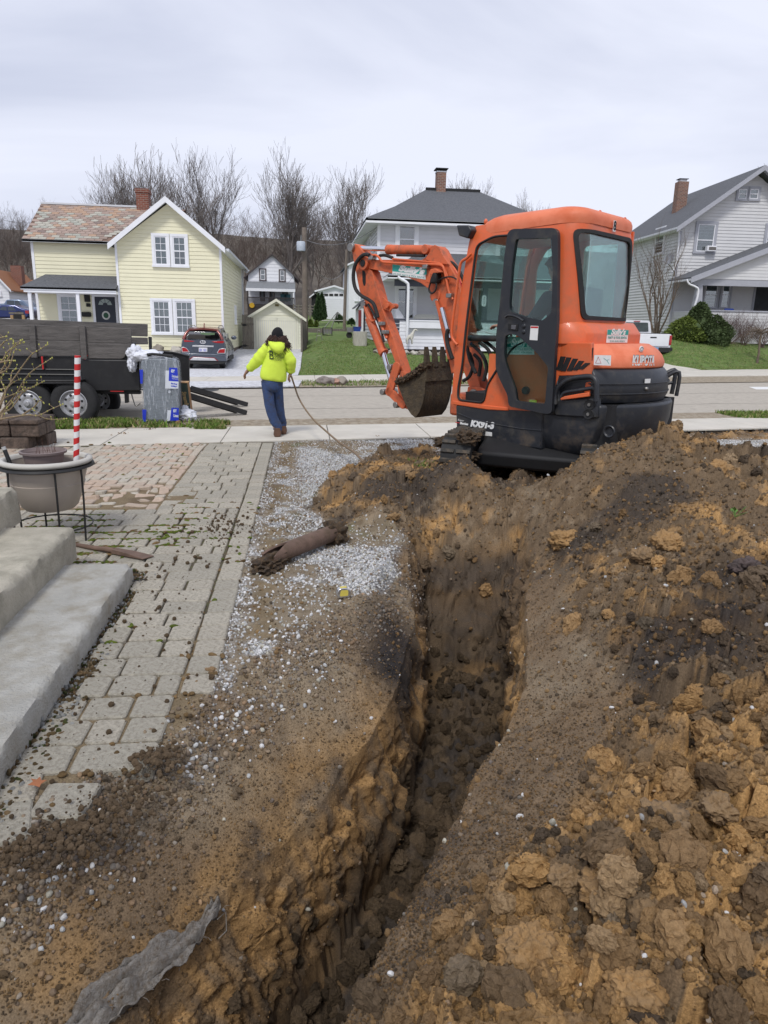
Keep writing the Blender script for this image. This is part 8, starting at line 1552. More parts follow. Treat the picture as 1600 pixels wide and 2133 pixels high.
def fingers(V,E,R_,wi,d,side,curl):
 """palm and five fingers growing from wrist index wi along d"""
 w=Vector(V[wi]);d=Vector(d).normalized();s_=Vector(side);s_=(s_-d*s_.dot(d)).normalized();c=Vector(curl).normalized();k=len(V);V.append(tuple(w+d*.05));E.append((wi,k));R_.append((.035,.018));
 for j,(o,l)in enumerate(((-.03,.065),(-.01,.078),(.01,.074),(.03,.058))):
  a=w+d*.085+s_*o;b_=a+d*l*.45+c*.01;e_=b_+d*l*.3+c*l*.45;n0=len(V);V.extend([tuple(a),tuple(b_),tuple(e_)]);E.extend([(k,n0),(n0,n0+1),(n0+1,n0+2)]);R_.extend([.010,.009,.008])
 a=w+d*.035-s_*.035;b_=a+d*.03-s_*.02+c*.01;n0=len(V);V.extend([tuple(a),tuple(b_),tuple(b_+d*.03+c*.012)]);E.extend([(k,n0),(n0,n0+1),(n0+1,n0+2)]);R_.extend([.012,.010,.009])
Vb=[tuple(v)for v in Vb];fingers(Vb,Eb,Rb,8,(-.6,.1,-.75),(.3,1,0),(.4,0,-.4));fingers(Vb,Eb,Rb,11,(-.35,.1,-.8),(.2,1,0),(.6,.2,-.2))
skin('body',Vb,Eb,Rb,M_skin,wk,2)
def ell(c,rx,ry,n=24,ax=0):return[(c[0]+rx*math.cos(2*math.pi*k/n),c[1]+ry*math.sin(2*math.pi*k/n),c[2]+ax*math.cos(2*math.pi*k/n))for k in range(n)]
def T(a,b_,l,r):pl_,pr_=J(l,b_),J(r,b_);return(((pl_[0]+pr_[0])/2,.01,J(a,b_)[2]),abs(pr_[0]-pl_[0])/2)
prof=[(1060,520,905,.12),(1035,492,918,.145),(980,480,925,.150),(880,500,930,.150),(760,545,935,.145),(640,575,935,.14),(540,575,930,.13),(480,592,915,.11),(440,625,885,.085),(410,670,850,.06)]
rings=[]
for i,(yy,l,r,d_)in enumerate(prof):
 c,rx=T((l+r)/2,yy,l,r);rg=[]
 for k in range(32):an=2*math.pi*k/32;fold=1+.025*math.sin(an*5+i*1.3)+.02*math.sin(an*9-i*2);rg.append((c[0]+rx*fold*math.cos(an),c[1]+d_*fold*math.sin(an),c[2]-.018*math.cos(an)))
 rings.append(rg)
h_=MB();h_.loft(rings);hoodie=h_.build('hoodie',M_hv,wk,smooth=80);hoodie.modifiers.new('s','SUBSURF').render_levels=1
def sleeve(a,e,w,r):
 P=smooth_path([Vector(a)+(Vector(a)-Vector(e))*.12,a,Vector(a)*.5+Vector(e)*.5,e,Vector(e)*.5+Vector(w)*.5,w],4);n=len(P);rr_=[(r[0]+(r[1]-r[0])*min(1,i/(n*.55))if i<n*.55 else r[1]+(r[2]-r[1])*(i-n*.55)/(n*.45))*(1+.05*math.sin(i*1.7))for i in range(n)];rr_[-1]*=.8;b=MB();b.tube(P,rr_,14);o=b.build('sleeve',M_hv,hoodie,smooth=80);return o
sleeve(J(620,520,.01),J(475,690,.05),wL,(.085,.095,.05));sleeve(J(880,560,.0),J(990,730,-.03),wR,(.085,.085,.055))
hd_=MB();rg=[]
for i,(yy,l,r,d_,oy)in enumerate([(400,640,850,.08,-.03),(385,625,885,.10,-.03),(430,625,900,.11,-.07),(500,660,900,.10,-.11),(560,730,870,.06,-.13),(578,770,830,.02,-.14)]):
 c,rx=T((l+r)/2,yy,l,r);rg.append([(c[0]+rx*math.cos(2*math.pi*k/24),oy+d_*math.sin(2*math.pi*k/24),c[2]+.02*math.sin(2*math.pi*k/24))for k in range(24)])
hd_.loft(rg);hd_.build('hood',M_hv,hoodie,smooth=80)
def leg(name,a,k_,an,r):
 P=smooth_path([Vector(a)+Vector((0,0,.06)),a,Vector(a)*.5+Vector(k_)*.5,k_,Vector(k_)*.5+Vector(an)*.5,Vector(an)+Vector((0,0,.10)),Vector(an)+Vector((0,0,.035))],5);n=len(P)
 rr_=[r[0]+(r[1]-r[0])*i/(n*.5)if i<n*.5 else r[1]+(r[2]-r[1])*(i-n*.5)/(n*.5)for i in range(n)];rr_=[q*(1+(.035*math.sin(i*2.2)if i>n*.6 else.012*math.sin(i*1.9)))for i,q in enumerate(rr_)];b=MB();b.tube(P,rr_,16);return b.build(name,M_jean,wk,smooth=80)
leg('trouser_leg',J(610,1130,.0),J(650,1470,-.03),J(775,1900,-.03),(.092,.074,.062));leg('trouser_leg',J(770,1130,.02),J(805,1470,.10),J(858,1830,.20),(.090,.070,.058))
sc=[]
for yy,l,r,d_ in((1035,520,850,.115),(1080,520,848,.125),(1140,522,842,.13),(1200,530,830,.12),(1240,560,800,.08)):
 c,rx=T((l+r)/2,yy,l,r);sc.append(ell(c,rx,d_,28))
MB().loft(sc).build('jeans_seat',M_jean,wk,smooth=80)
for a,b_ in((595,700),(700,810)):
 pass
for(p,ty)in((J(775,1950,-.06),.0),(J(868,1870,.19),.03)):
 b=MB();x,y,z=p;z0=max(.0,p[2]-.09)if ty else 0;b.loft([[(x+dx*.75,y+dy*1.0+.07,z0+.0)for dx,dy in((-.055,-.13),(.055,-.13),(.06,.1),(.03,.18),(-.03,.18),(-.06,.1))],[(x+dx,y+dy+.07,z0+.04)for dx,dy in((-.055,-.13),(.055,-.13),(.06,.1),(.03,.18),(-.03,.18),(-.06,.1))],[(x+dx*.9,y+dy*.75+.05,z0+.09)for dx,dy in((-.055,-.13),(.055,-.13),(.055,.08),(.03,.12),(-.03,.12),(-.055,.08))],[(x+dx*.85,y+dy*.6+.0,z0+.13)for dx,dy in((-.05,-.08),(.05,-.08),(.05,.06),(.03,.09),(-.03,.09),(-.05,.06))]]);b.build('boot',M_boot,wk,bevel=.012,seg=2)
hc=J(772,262);b=MB();rg=[]
for yy,l,r in((345,675,868),(310,672,870),(260,678,868),(215,700,855),(185,730,830),(168,765,800)):
 c,rx=T((l+r)/2,yy,l,r);rg.append(ell((c[0],.015,c[2]),rx,rx*1.08,28))
b.loft(rg);b.build('beanie',M_bean,wk,smooth=70)
b=MB();rr_=random.Random(11)
for k in range(95):
 an=rr_.uniform(-3.6,.45);x0=hc[0]+.10*math.cos(an);y0=.01+.11*math.sin(an);z0=J(0,320)[2]+rr_.uniform(-.02,.02);side=1 if x0>hc[0]else-1
 L_=rr_.uniform(.09,.20)*(1.15 if side>0 else.8);P=[]
 for j in range(7):t_=j/6;P.append((x0*1.0+side*(.012+.075*t_**1.4*abs(math.cos(an))*(1.25 if side>0 else.9))+.014*math.sin(j*1.8+k),y0*(1+.25*t_)+.012*math.sin(j*2.1+k*2),z0-L_*t_+.012*math.sin(j*1.3+k)))
 b.tube(P,[.010,.011,.010,.008,.006,.004,.001],4)
b.build('hair',M_hair,wk,smooth=70)
def back_text(s,p0,p1,h,bold=0,m=M_dkm):
 a,c=F.Y(480+p0[0]/7.9,660+p0[1]/7.9,-.15),F.Y(480+p1[0]/7.9,660+p1[1]/7.9,-.15);o=text_obj('hoodie_letters',s,1,Matrix.Identity(4),hoodie,m,bold=bold*.0,extrude=.0);co=[v.co.copy()for v in o.data.vertices];x0,x1=min(q.x for q in co),max(q.x for q in co);y0,y1=min(q.y for q in co),max(q.y for q in co);cx0,rx0=(J(575,640)[0]+J(935,640)[0])/2,abs(J(935,640)[0]-J(575,640)[0])/2
 for v in o.data.vertices:
  t_=(v.co.x-x0)/(x1-x0);x=a[0]+(c[0]-a[0])*t_;z=a[1]+(c[1]-a[1])*t_+((v.co.y-y0)/(y1-y0)-.5)*h;q=max(-.97,min(.97,(x-cx0)/rx0));v.co=Vector((x,.01-.149*math.sqrt(1-q*q)-.010,z))
 return o
M_prt=mat('dark_print',(.02,.04,.02),.8)
back_text('B',(640,622),(712,630),.125,m=M_prt);back_text('IRCHARDS',(722,622),(885,642),.06,m=M_prt);back_text('HEATING & COOLING',(722,658),(875,682),.024,m=M_prt);back_text('PLUMBING',(722,690),(840,704),.022,m=M_prt);back_text('330-555-0176',(705,708),(840,722),.014,m=M_prt)
b=MB();q=[F.Y(480+a/7.9,660+c/7.9,-.16)for a,c in((612,585),(640,572),(690,576),(668,600))];b.tube([(a,-.155,z)for a,z in q],.006,5);b.build('hoodie_letters',M_prt,hoodie)
# the hose she drags
P=[F.W(J(985,955,.02)),F.W(J(1005,985,.03)),F.W(J(1030,1060,.0))];P2=[]
for(px_,py_),z in zip(((614,805),(622,828),(636,852),(655,876),(678,897),(705,920),(735,940),(757,962)),(.70,.55,.42,.32,.25,.22,.24,.33)):
 P2.append(G(px_,py_,z))
for i in range(2):pass
o=MB().tube(smooth_path(P[:2]+P2,4),.013,8).build('dragged_rope',mat('rope_brown',(.22,.155,.095),.85,var=.2,ns=20,bump=.4,bs=80),None,smooth=60);tag(o,'long brown rope running from the worker hand down to the loose mound','rope')
# OPERATOR IN THE CAB
F=EX;op=F.thing('person','grey haired operator in a dark jacket seated inside the digger cab','person');zs_=zs
seat=Vector((-.17,.16,zs_+.60));Vo=[seat,seat+Vector((-.02,0,.25)),seat+Vector((.03,0,.45)),seat+Vector((.07,0,.58)),seat+Vector((.10,0,.68)),seat+Vector((.11,0,.76))]
hx,hz_=F.Y(1034,680,.47);hand=Vector((hx-.08,.47,hz_-.0))
Vo+=[seat+Vector((.03,.2,.42)),seat+Vector((.12,.34,.20)),hand,seat+Vector((.03,-.2,.42)),seat+Vector((.14,-.30,.2)),seat+Vector((.40,-.25,.12)),seat+Vector((.08,.1,-.02)),seat+Vector((.46,.12,-.02)),seat+Vector((.48,.12,-.45)),seat+Vector((.08,-.1,-.02)),seat+Vector((.46,-.12,-.02)),seat+Vector((.48,-.12,-.45)),seat+Vector((.58,.12,-.52)),seat+Vector((.58,-.12,-.52))]
Eo=[(0,1),(1,2),(2,3),(3,4),(4,5),(2,6),(6,7),(7,8),(2,9),(9,10),(10,11),(0,12),(12,13),(13,14),(0,15),(15,16),(16,17),(14,18),(17,19)]
Ro=[.12,.12,.13,.05,.085,.07,.06,.045,.028,.06,.045,.03,.08,.055,.04,.08,.055,.04,.035,.035]
Vo=[tuple(v)for v in Vo];M_sk2=mat('skin_pale',(.42,.24,.17),.6,var=.05);fingers(Vo,Eo,Ro,8,(1,0,.1),(0,1,0),(.1,0,-1));skin('body',Vo,Eo,Ro,M_sk2,op,2)
M_jk=mat('dark_jacket',(.02,.025,.035),.85);Vj=[Vo[i]for i in(0,1,2,6,7,8,9,10,11)];Vj[5]=tuple(Vector(Vo[7])*.15+Vector(Vo[8])*.85);skin('jacket',Vj,[(0,1),(1,2),(2,3),(3,4),(4,5),(2,6),(6,7),(7,8)],[.15,.15,.155,.085,.062,.045,.085,.062,.045],M_jk,op,2)
Vt=[Vo[i]for i in(0,12,13,14,15,16,17)];skin('trousers',Vt,[(0,1),(1,2),(2,3),(0,4),(4,5),(5,6)],[.14,.10,.07,.055,.10,.07,.055],M_jean,op,2)
MB().blob(tuple(seat+Vector((.085,0,.73))),(.105,.095,.10),3,.25,4,seed=3).build('hair',mat('grey_hair',(.16,.15,.14),.8,bump=.6,bs=60),op,smooth=80)
# BARE TREES
M_bark=mat('bark_far',(.20,.175,.16),.95,var=.3,ns=1.2);M_bark2=mat('bark_near',(.15,.115,.085),.9,var=.25,ns=5)
class TB:
 def __init__(s):s.V=[];s.F=[];s.n=0
 def tube(s,P,R_,k):
  P=np.array(P);t=np.gradient(P,axis=0);t/=np.linalg.norm(t,axis=1)[:,None]+1e-9;ref=np.array([.3,.9,.1]);a=np.cross(t,ref);a/=np.linalg.norm(a,axis=1)[:,None]+1e-9;b=np.cross(t,a)
  an=np.arange(k)*2*np.pi/k;ring=(a[:,None,:]*np.cos(an)[None,:,None]+b[:,None,:]*np.sin(an)[None,:,None])*np.array(R_)[:,None,None]+P[:,None,:]
  m=len(P);s.V.append(ring.reshape(-1,3));i=np.arange(m-1)[:,None]*k;j=np.arange(k)[None,:];s.F.append(np.stack([i+j,i+(j+1)%k,i+k+(j+1)%k,i+k+j],-1).reshape(-1,4)+s.n);s.n+=m*k
def grow(tb,tc_,p,d,L_,r,lvl,rnd,P):
 n=5 if lvl<2 else(4 if lvl<4 else 3);pts=[p];dd=d;q=p
 for i in range(n):
  dd=dd+Vector((rnd.gauss(0,P['w']),rnd.gauss(0,P['w']),rnd.gauss(0,P['w'])+P['up']*(.3 if lvl==0 else 1)));dd.normalize();q=q+dd*(L_/n);pts.append(q)
 r1=r*(.62 if lvl<P['max']else.35);rr_=[max(P.get('rm',0),r+(r1-r)*i/n)for i in range(n+1)]
 (tc_ if lvl==0 else tb).tube([tuple(v)for v in pts],rr_,7 if lvl<1 else(5 if lvl<3 else 3))
 if lvl>=P['max']:return
 nb=P['nb'][min(lvl,len(P['nb'])-1)]
 for i in range(nb):
  t_=1.0 if i==0 else rnd.uniform(P['t0']if lvl==0 else.25,1.0);k=min(n-1,int(t_*n));pp=pts[k]+(pts[min(k+1,n)]-pts[k])*(t_*n-k)if t_<1 else pts[-1]
  ax=Vector((rnd.gauss(0,1),rnd.gauss(0,1),rnd.gauss(0,1))).cross(dd);ax=ax.normalized()if ax.length>1e-3 else Vector((1,0,0));an=R(rnd.uniform(*P['ang']))if i else R(rnd.uniform(5,20))
  nd=Quaternion(ax,an)@dd;rq=r+(r1-r)*t_
  grow(tb,tc_,pp,nd,L_*rnd.uniform(*P['ls']),rq*(.80 if i==0 else rnd.uniform(.4,.62)),lvl+1,rnd,P)
def make_tree(seed,H,P,m,name='bare_tree'):
 rnd=random.Random(seed);tb,tc_=TB(),TB();grow(tb,tc_,Vector((0,0,0)),Vector((rnd.gauss(0,.03),rnd.gauss(0,.03),1)).normalized(),H*P['tr'],H*P['r'],0,rnd,P)
 return npmesh('trunk',np.vstack(tc_.V),np.vstack(tc_.F),m,True),npmesh('crown',np.vstack(tb.V),np.vstack(tb.F),m,True)
PT=dict(w=.09,up=.10,max=6,nb=[7,4,4,3,3,2],t0=.30,ang=(20,48),ls=(.55,.84),tr=.36,r=.021,rm=.016)
PROT=[make_tree(s_,20,dict(PT,ang=a_),M_bark)for s_,a_ in((3,(15,36)),(8,(18,42)),(14,(16,38)),(21,(13,31)))]
def top_z(me):c=np.zeros(len(me.vertices)*3,dtype=np.float32);me.vertices.foreach_get('co',c);return c.reshape(-1,3)[:,2].max()
PH=[top_z(p[1])for p in PROT]
def put_tree(px_,top_py,Yd,kind,lbl,group='bare trees on the hill behind the houses',wide=1.0,seed=0):
 b_=At(px_,650,Yd);z=gz(b_.x,Yd)-.3;H=At(px_,top_py-24,Yd).z-z;s_=H/PH[kind]
 e=bpy.data.objects.new('bare_tree',None);COL.objects.link(e);e.location=(b_.x,Yd,z);e.scale=(s_*wide,s_*wide,s_);e.rotation_euler=(0,0,seed*1.7+kind);tag(e,lbl,'tree',group)
 for me,nm in zip(PROT[kind],('trunk','crown')):link(nm,me,e)
TR=[(345,300,82,1,'widest bare tree, right behind the yellow gable'),(450,318,88,2,'tall bare tree between the yellow gable and the cottage tree'),(592,322,80,0,'tall bare tree standing directly behind the white cottage'),(722,366,78,3,'bare tree rising left of the hip roofed house'),(300,345,84,3,'bare tree just right of the yellow house chimney'),(650,395,90,1,'lower bare tree behind the utility pole'),(255,372,96,2,'small bare tree top left of the yellow house chimney'),(860,388,105,1,'bare treetop showing over the left hip of the slate grey roof'),(975,384,110,3,'twiggy treetop behind the ridge of the hipped roof'),(1085,418,110,0,'bare treetop just left of the digger cab roof'),(30,455,95,1,'bare tree above the rust roofed house at the left edge'),(100,470,105,2,'bare tree behind the left end of the slate roof'),(-40,440,90,0,'bare tree cut by the left edge'),(1600,330,75,2,'bare treetop beyond the gable at the right edge')]
for i,(a,b_,d_,k_,lb)in enumerate(TR):put_tree(a,b_,d_,k_,lb,seed=i,wide=1.15 if k_==1 else 1.0)
Pw=dict(w=.12,up=.06,max=4,nb=[7,4,4,3],t0=.25,ang=(20,50),ls=(.45,.7),tr=.55,r=.012,rm=.012)
wp_=[]
for s_ in range(4):
 rnd=random.Random(50+s_);tb=TB();grow(tb,tb,Vector((0,0,0)),Vector((0,0,1)),8,.11,0,rnd,Pw);wp_.append((np.vstack(tb.V),np.vstack(tb.F)))
RS=np.random.RandomState(4);Vs,Fs,off=[],[],0
for k in range(320):
 Yd=RS.uniform(84,135);x=RS.uniform(-.62,.66)*Yd+.117*Yd;V_,F_=wp_[k%4];a=RS.uniform(0,6.28);s_=RS.uniform(.38,.60)*np.interp(x/Yd-.117,[-.65,-.4,-.15,.0,.1,.7],[.85,.95,1.0,.9,.72,.6]);c,s2=np.cos(a),np.sin(a)
 W_=np.stack([(V_[:,0]*c-V_[:,1]*s2)*s_+x,(V_[:,0]*s2+V_[:,1]*c)*s_+Yd,V_[:,2]*s_+gz(x,Yd)-.3],1);Vs.append(W_);Fs.append(F_+off);off+=len(V_)
tag(link('woodland',npmesh('woodland',np.vstack(Vs),np.vstack(Fs),mat('bark_wood',(.125,.095,.08),.95,var=.4,ns=.2),True)),'bare brown woodland covering the hillside behind the houses',kind='stuff')
# SHRUBS
def bare_shrub(name,label,loc,H,seed,m,nst=9,P=None,spread=.5,buds=None,group=None,leanv=(0,0)):
 e=bpy.data.objects.new(name,None);COL.objects.link(e);e.location=loc;tag(e,label,'shrub',group);rnd=random.Random(seed);P=P or dict(w=.10,up=.05,max=3,nb=[4,4,3],t0=.3,ang=(15,45),ls=(.45,.75),tr=.5,r=.008)
 tb=TB()
 for k in range(nst):
  a=rnd.uniform(0,6.28);d=Vector((math.cos(a)*spread*rnd.random()+leanv[0],math.sin(a)*spread*rnd.random()+leanv[1],1)).normalized();grow(tb,tb,Vector((rnd.gauss(0,.08),rnd.gauss(0,.08),0)),d,H*.5,P.get('rr',.02),0,rnd,P)
 V_=np.vstack(tb.V);link('branches',npmesh('branches',V_,np.vstack(tb.F),m,True),e);return e,V_
e,_=bare_shrub('bare_shrub','tall bare multi stemmed shrub against the side of the right hand house',(At(1366,695,37).x,37,gz(At(1366,695,37).x,37)),4.9,5,M_bark2,8,dict(w=.11,up=.09,max=4,nb=[3,4,4,3],t0=.3,ang=(12,38),ls=(.5,.72),tr=.5,r=.01,rr=.05),.35)
for k,(px_,sd__,sp,H)in enumerate(((1490,6,1.0,1.7),(1520,7,1.1,1.8),(1552,9,1.1,1.8),(1590,12,1.1,1.9))):
 Yd=36.4;x=At(px_,700,Yd).x;bare_shrub('bare_shrub',['bare twiggy hedge shrub beside the evergreens','reddish bare shrub in the middle of the porch hedge','dense bare shrub left of the small weeping tree','bare shrub behind the weeping tree at the right edge'][k],(x,Yd,gz(x,Yd)),H,sd__,mat('twig_red',(.12,.075,.07),.9,var=.2),16,dict(w=.12,up=.02,max=3,nb=[5,4,4],t0=.2,ang=(15,50),ls=(.5,.75),tr=.5,r=.01,rr=.014),sp,group='bare hedge shrubs in front of the porch')
x=At(1582,722,33.8).x;wt=bpy.data.objects.new('weeping_tree',None);COL.objects.link(wt);wt.location=(x,33.8,gz(x,33.8));tag(wt,'small bare weeping tree on the right hand lawn','tree');rnd=random.Random(3);tb,tc_=TB(),TB();tc_.tube([(0,0,0),(.02,0,.5),(-.02,0,1.1),(0,.02,1.5)],[.07,.055,.05,.04],7)
for k in range(26):
 a=rnd.uniform(0,6.28);L_=rnd.uniform(.6,1.3);z1=rnd.uniform(1.3,1.6);P_=[(0,0,z1)]+[(math.cos(a+.1*math.sin(j+k))*L_*t_,math.sin(a)*L_*t_,z1+.35*math.sin(t_*2.2)-.7*t_*t_*rnd.uniform(.7,1.3))for j,t_ in enumerate((.25,.5,.75,1.0))];tb.tube(P_,[.022,.016,.012,.008,.004],4)
 for q in range(5):p=P_[rnd.randrange(1,5)];tb.tube([p,(p[0]+rnd.gauss(0,.12),p[1]+rnd.gauss(0,.12),p[2]-.1),(p[0]+rnd.gauss(0,.16),p[1]+rnd.gauss(0,.16),p[2]-.35)],[.007,.006,.003],3)
link('trunk',npmesh('trunk',np.vstack(tc_.V),np.vstack(tc_.F),M_bark2,True),wt);link('crown',npmesh('crown',np.vstack(tb.V),np.vstack(tb.F),M_bark2,True),wt)
M_evg=[mat('evergreen_%d'%i,c,.8,var=.35,ns=9)for i,c in enumerate([(.055,.085,.025),(.11,.15,.022),(.04,.08,.025)])]
def evergreen(name,label,loc,rx,ry,H,mi,seed,n=2600,shape='round',group=None,leaf=.10):
 e=bpy.data.objects.new(name,None);COL.objects.link(e);e.location=loc;tag(e,label,'shrub' if shape=='round' else 'tree',group);r=np.random.RandomState(seed)
 u=r.rand(n);th=r.rand(n)*6.283;zz=r.rand(n)
 rad=np.sqrt(np.clip(1-(zz)**2,0,1))if shape=='round' else(1-zz)**.65*np.minimum(1,zz*8+.5);rad=rad*(.72+.3*r.rand(n));rad*=1+.22*np.sin(th*3+seed)*np.cos(zz*6+seed)
 P_=np.stack([rx*rad*np.cos(th),ry*rad*np.sin(th),H*zz*(1+.06*np.sin(th*2+seed))],1);d=np.stack([np.cos(th)*.8,np.sin(th)*.8,.2+.8*(shape!='round')+0*th],1)+.5*r.randn(n,3);d/=np.linalg.norm(d,axis=1)[:,None];s_=np.cross(d,r.randn(n,3));s_/=np.linalg.norm(s_,axis=1)[:,None];l=leaf*(.6+.8*r.rand(n,1));w=l*.28
 V_=np.stack([P_-s_*w,P_+d*l*.5-s_*w*1.2,P_+d*l,P_+s_*w],1).reshape(-1,3);F_=np.arange(4*n).reshape(-1,4);link('foliage',npmesh('foliage',V_,F_,M_evg[mi],False),e)
 core=MB().blob((0,0,H*.40),(rx*.72,ry*.72,H*.42),3,.2,2,seed=seed)if shape=='round' else MB().lathe([(rx*.1,0),(rx*.7,H*.1),(rx*.55,H*.4),(rx*.15,H*.85),(0,H*.92)],n=10);core.build('inner_foliage',M_evg[0],e,smooth=80);MB().cyl((0,0,-.1),(0,0,H*.3),.04,6).build('stem',M_bark2,e)
for px_,py_,Yd,rx,H,mi,lb in((1425,706,36.2,1.0,1.15,1,'low bright green juniper beside the white pickup'),(1452,706,36.4,.75,1.9,0,'tall drooping dark evergreen below the porch column'),(1480,708,36.0,1.0,1.4,0,'broad dark yew shrub in front of the porch')):
 x=At(px_,py_,Yd).x;evergreen('evergreen_shrub',lb,(x,Yd,gz(x,Yd)-.05),rx,rx,H,mi,px_,5200)
for px_,top,base_,Yd,lb in((664,615,668,52,'taller narrow arborvitae left of the white garage'),(671,613,665,54,'narrow arborvitae touching the white garage')):
 x=At(px_,640,Yd).x;z0=At(px_,base_,Yd).z;evergreen('arborvitae',lb,(x,Yd,z0),.38,.38,At(px_,top,Yd).z-z0,2,px_,2600,'cone','twin arborvitae trees',.12)
for px_,top,base_,Yd,w_,lb in((647,667,681,50,.2,'small golden columnar shrub on the upper lawn'),(659,670,681,50,.14,'tiny golden shrub right of the columnar one'),(706,657,672,50,.38,'little conical evergreen near the white garage steps'),(732,665,676,47,.28,'small conical evergreen near the red shed door')):
 x=At(px_,660,Yd).x;z0=At(px_,base_,Yd).z;evergreen('small_conifer',lb,(x,Yd,z0),w_,w_,At(px_,top,Yd).z-z0,1 if w_<.25 else 2,px_,700,'cone',None,.10)
M_bud=mat('bud_green',(.42,.42,.10),.7);M_tw=mat('lilac_twig',(.24,.18,.11),.85,var=.2,ns=20)
F=Frame(G(-60,905,0));F=Frame((G(-50,900,0).x,G(-50,900,0).y-1.6,.0));e=F.thing('budding_shrub','bare lilac like shrub with yellow green buds at the left edge','shrub');tb=TB();rnd=random.Random(5);tips=[]
cB=lambda*p:[(a/5.333,660+b/5.333)for a,b in p]
ST=[((-60,1100),(60,830),(200,620),(340,430),(430,370),(530,305)),((-40,1120),(170,870),(260,720),(350,610),(480,520),(580,455)),((-60,700),(40,560),(100,450),(150,320),(250,255)),((-60,560),(30,480),(90,380),(200,305),(270,280)),((0,1100),(90,1000),(240,850),(370,775),(490,715)),((-60,1150),(100,1120),(300,1090),(430,1095),(560,1030),(700,970)),((430,1100),(500,1130),(600,1140),(740,1130)),((-60,400),(0,330),(60,270),(130,245)),((-50,250),(20,230),(75,218)),((-40,520),(80,490),(170,488)),((0,1020),(40,860),(130,740),(230,690)),((-60,820),(100,770),(130,620),(180,575)),((10,1150),(40,1060),(120,1020),(240,850),(270,700)),((250,1090),(380,1000),(440,925),(490,960)),((-60,980),(60,900),(180,850),(290,800),(380,775)),((-40,640),(60,600),(120,510),(165,370),(225,372)),((-60,1050),(20,950),(60,830),(10,700),(40,640))]
for k,pts in enumerate(ST):
 y=rnd.uniform(-.25,.25);P_=[]
 for i,(a,b_)in enumerate(cB(*pts)):q=F.Y(a,b_,y+.06*math.sin(i+k));P_.append(Vector((q[0],y+.06*math.sin(i+k),q[1])))
 SP=smooth_path(P_,4);tb.tube([tuple(v)for v in SP],[.013-.009*i/len(SP)for i in range(len(SP))],5)
 for i in range(3,len(SP),2):
  tips.append(SP[i]);
  if rnd.random()<.6:d=Vector((rnd.gauss(0,.03),rnd.gauss(0,.03),rnd.uniform(.02,.07)));tb.tube([tuple(SP[i]),tuple(SP[i]+d)],[.005,.002],4);tips.append(SP[i]+d)
 tips.append(SP[-1])
link('branches',npmesh('branches',np.vstack(tb.V),np.vstack(tb.F),M_tw,True),e);b=MB()
for k,p in enumerate(tips):b.blob(tuple(p),(.009,.009,.013),1,.2,3,seed=k)
tag(b.build('buds',M_bud,e,smooth=60),kind='stuff')
M_blkw=mat('block_brown',(.13,.095,.075),.95,var=.3,ns=9,bump=1,bs=30,col2=(.07,.055,.045),c2=.45,detail=9);F=Frame(G(85,938,0));e=F.thing('block_wall','low weathered brown block wall at the left edge behind the planter','wall');zt_=F.Y(85,885,0)[1];hB=zt_/2;rnd=random.Random(3)
for r_i in range(2):
 for k in range(7):
  x1=-k*.36-(.0 if r_i else.14);b=MB();b.box(x1-.35,x1-.004,-.0+.02*r_i,.30,r_i*hB+.003,(r_i+1)*hB-.003);o=b.build('block',M_blkw,e,bevel=.018);o.rotation_euler=(0,0,rnd.gauss(0,.01))
for k in range(1):
 for r_i in range(2):b=MB();b.box(-.30+.01*r_i,-.004,.31+k*.36,.31+k*.36+.35,r_i*hB+.003,(r_i+1)*hB-.003);b.build('block',M_blkw,e,bevel=.018)
for k in range(7):
 for j in range(2):b=MB();b.box(-k*.36-.35,-k*.36-.006,.0+j*.33,.32+j*.33,zt_+.0,zt_+.06);o=b.build('cap_block',M_blkw,e,bevel=.015)
# POLES, WIRES, YARD CLUTTER
M_pole=mat('pole_wood',(.20,.165,.135),.9,var=.2,ns=3,bump=.3,bs=10)
def pole(label,pts,Yd,r,grp='utility poles'):
 q=[At(a,b_,Yd)for a,b_ in pts];o_=Vector((q[0].x,Yd,gz(q[0].x,Yd)-.2));e=bpy.data.objects.new('utility_pole',None);COL.objects.link(e);e.location=o_;tag(e,label,'pole',grp);MB().tube([(0,0,0),tuple(q[1]-o_)],[r,r*.75],12).build('pole_shaft',M_pole,e,smooth=50);return e,o_,q[1]
e,o_,tp=pole('utility pole with a grey transformer beside the cream garage',[(636,728),(634,474)],40.5,.17)
c_=At(627,511,40.2)-o_;b=MB();b.lathe([(0,.0),(.22,.0),(.23,.05),(.23,.42),(.20,.47),(0,.49)],tuple(c_-Vector((0,0,.28))),20);b.build('transformer',mat('transformer_grey',(.50,.55,.62),.5),e,smooth=50);MB().tube([tuple(c_+Vector((0,0,.2))),tuple(c_+Vector((.02,0,.5)))],.04,6).build('bushing',M_stl,e)
e2,o2,tp2=pole('thin leaning pole in front of the white garage',[(717,700),(722,520)],48,.11)
def wire(label,a,b_,sag,r=.014):
 a,b_=Vector(a),Vector(b_);P_=[a+(b_-a)*t-Vector((0,0,4*sag*t*(1-t)))for t in np.linspace(0,1,14)];o=MB().tube(P_,r,4).build('overhead_wire',mat('wire_grey',(.20,.20,.21),.6),None);tag(o,label,'wire')
wire('thin service wire sagging between the two poles',At(640,536,40.4),At(722,558,48),.9);wire('service wire from the transformer pole toward the cottage',At(630,536,40.4),At(594,592,64),.3);wire('faint line crossing the left of the sky above the woods',At(-20,452,60),At(120,458,60),.3);wire('upper line from the pole to the hip roofed house',At(638,500,40.4),At(790,470,34.5),.5)
def yard(name,label,cat,px_,py_,Yd=None,grp=None):p=At(px_,py_,Yd);F=Frame((p.x,Yd,gz(p.x,Yd)));return F,F.thing(name,label,cat,grp)
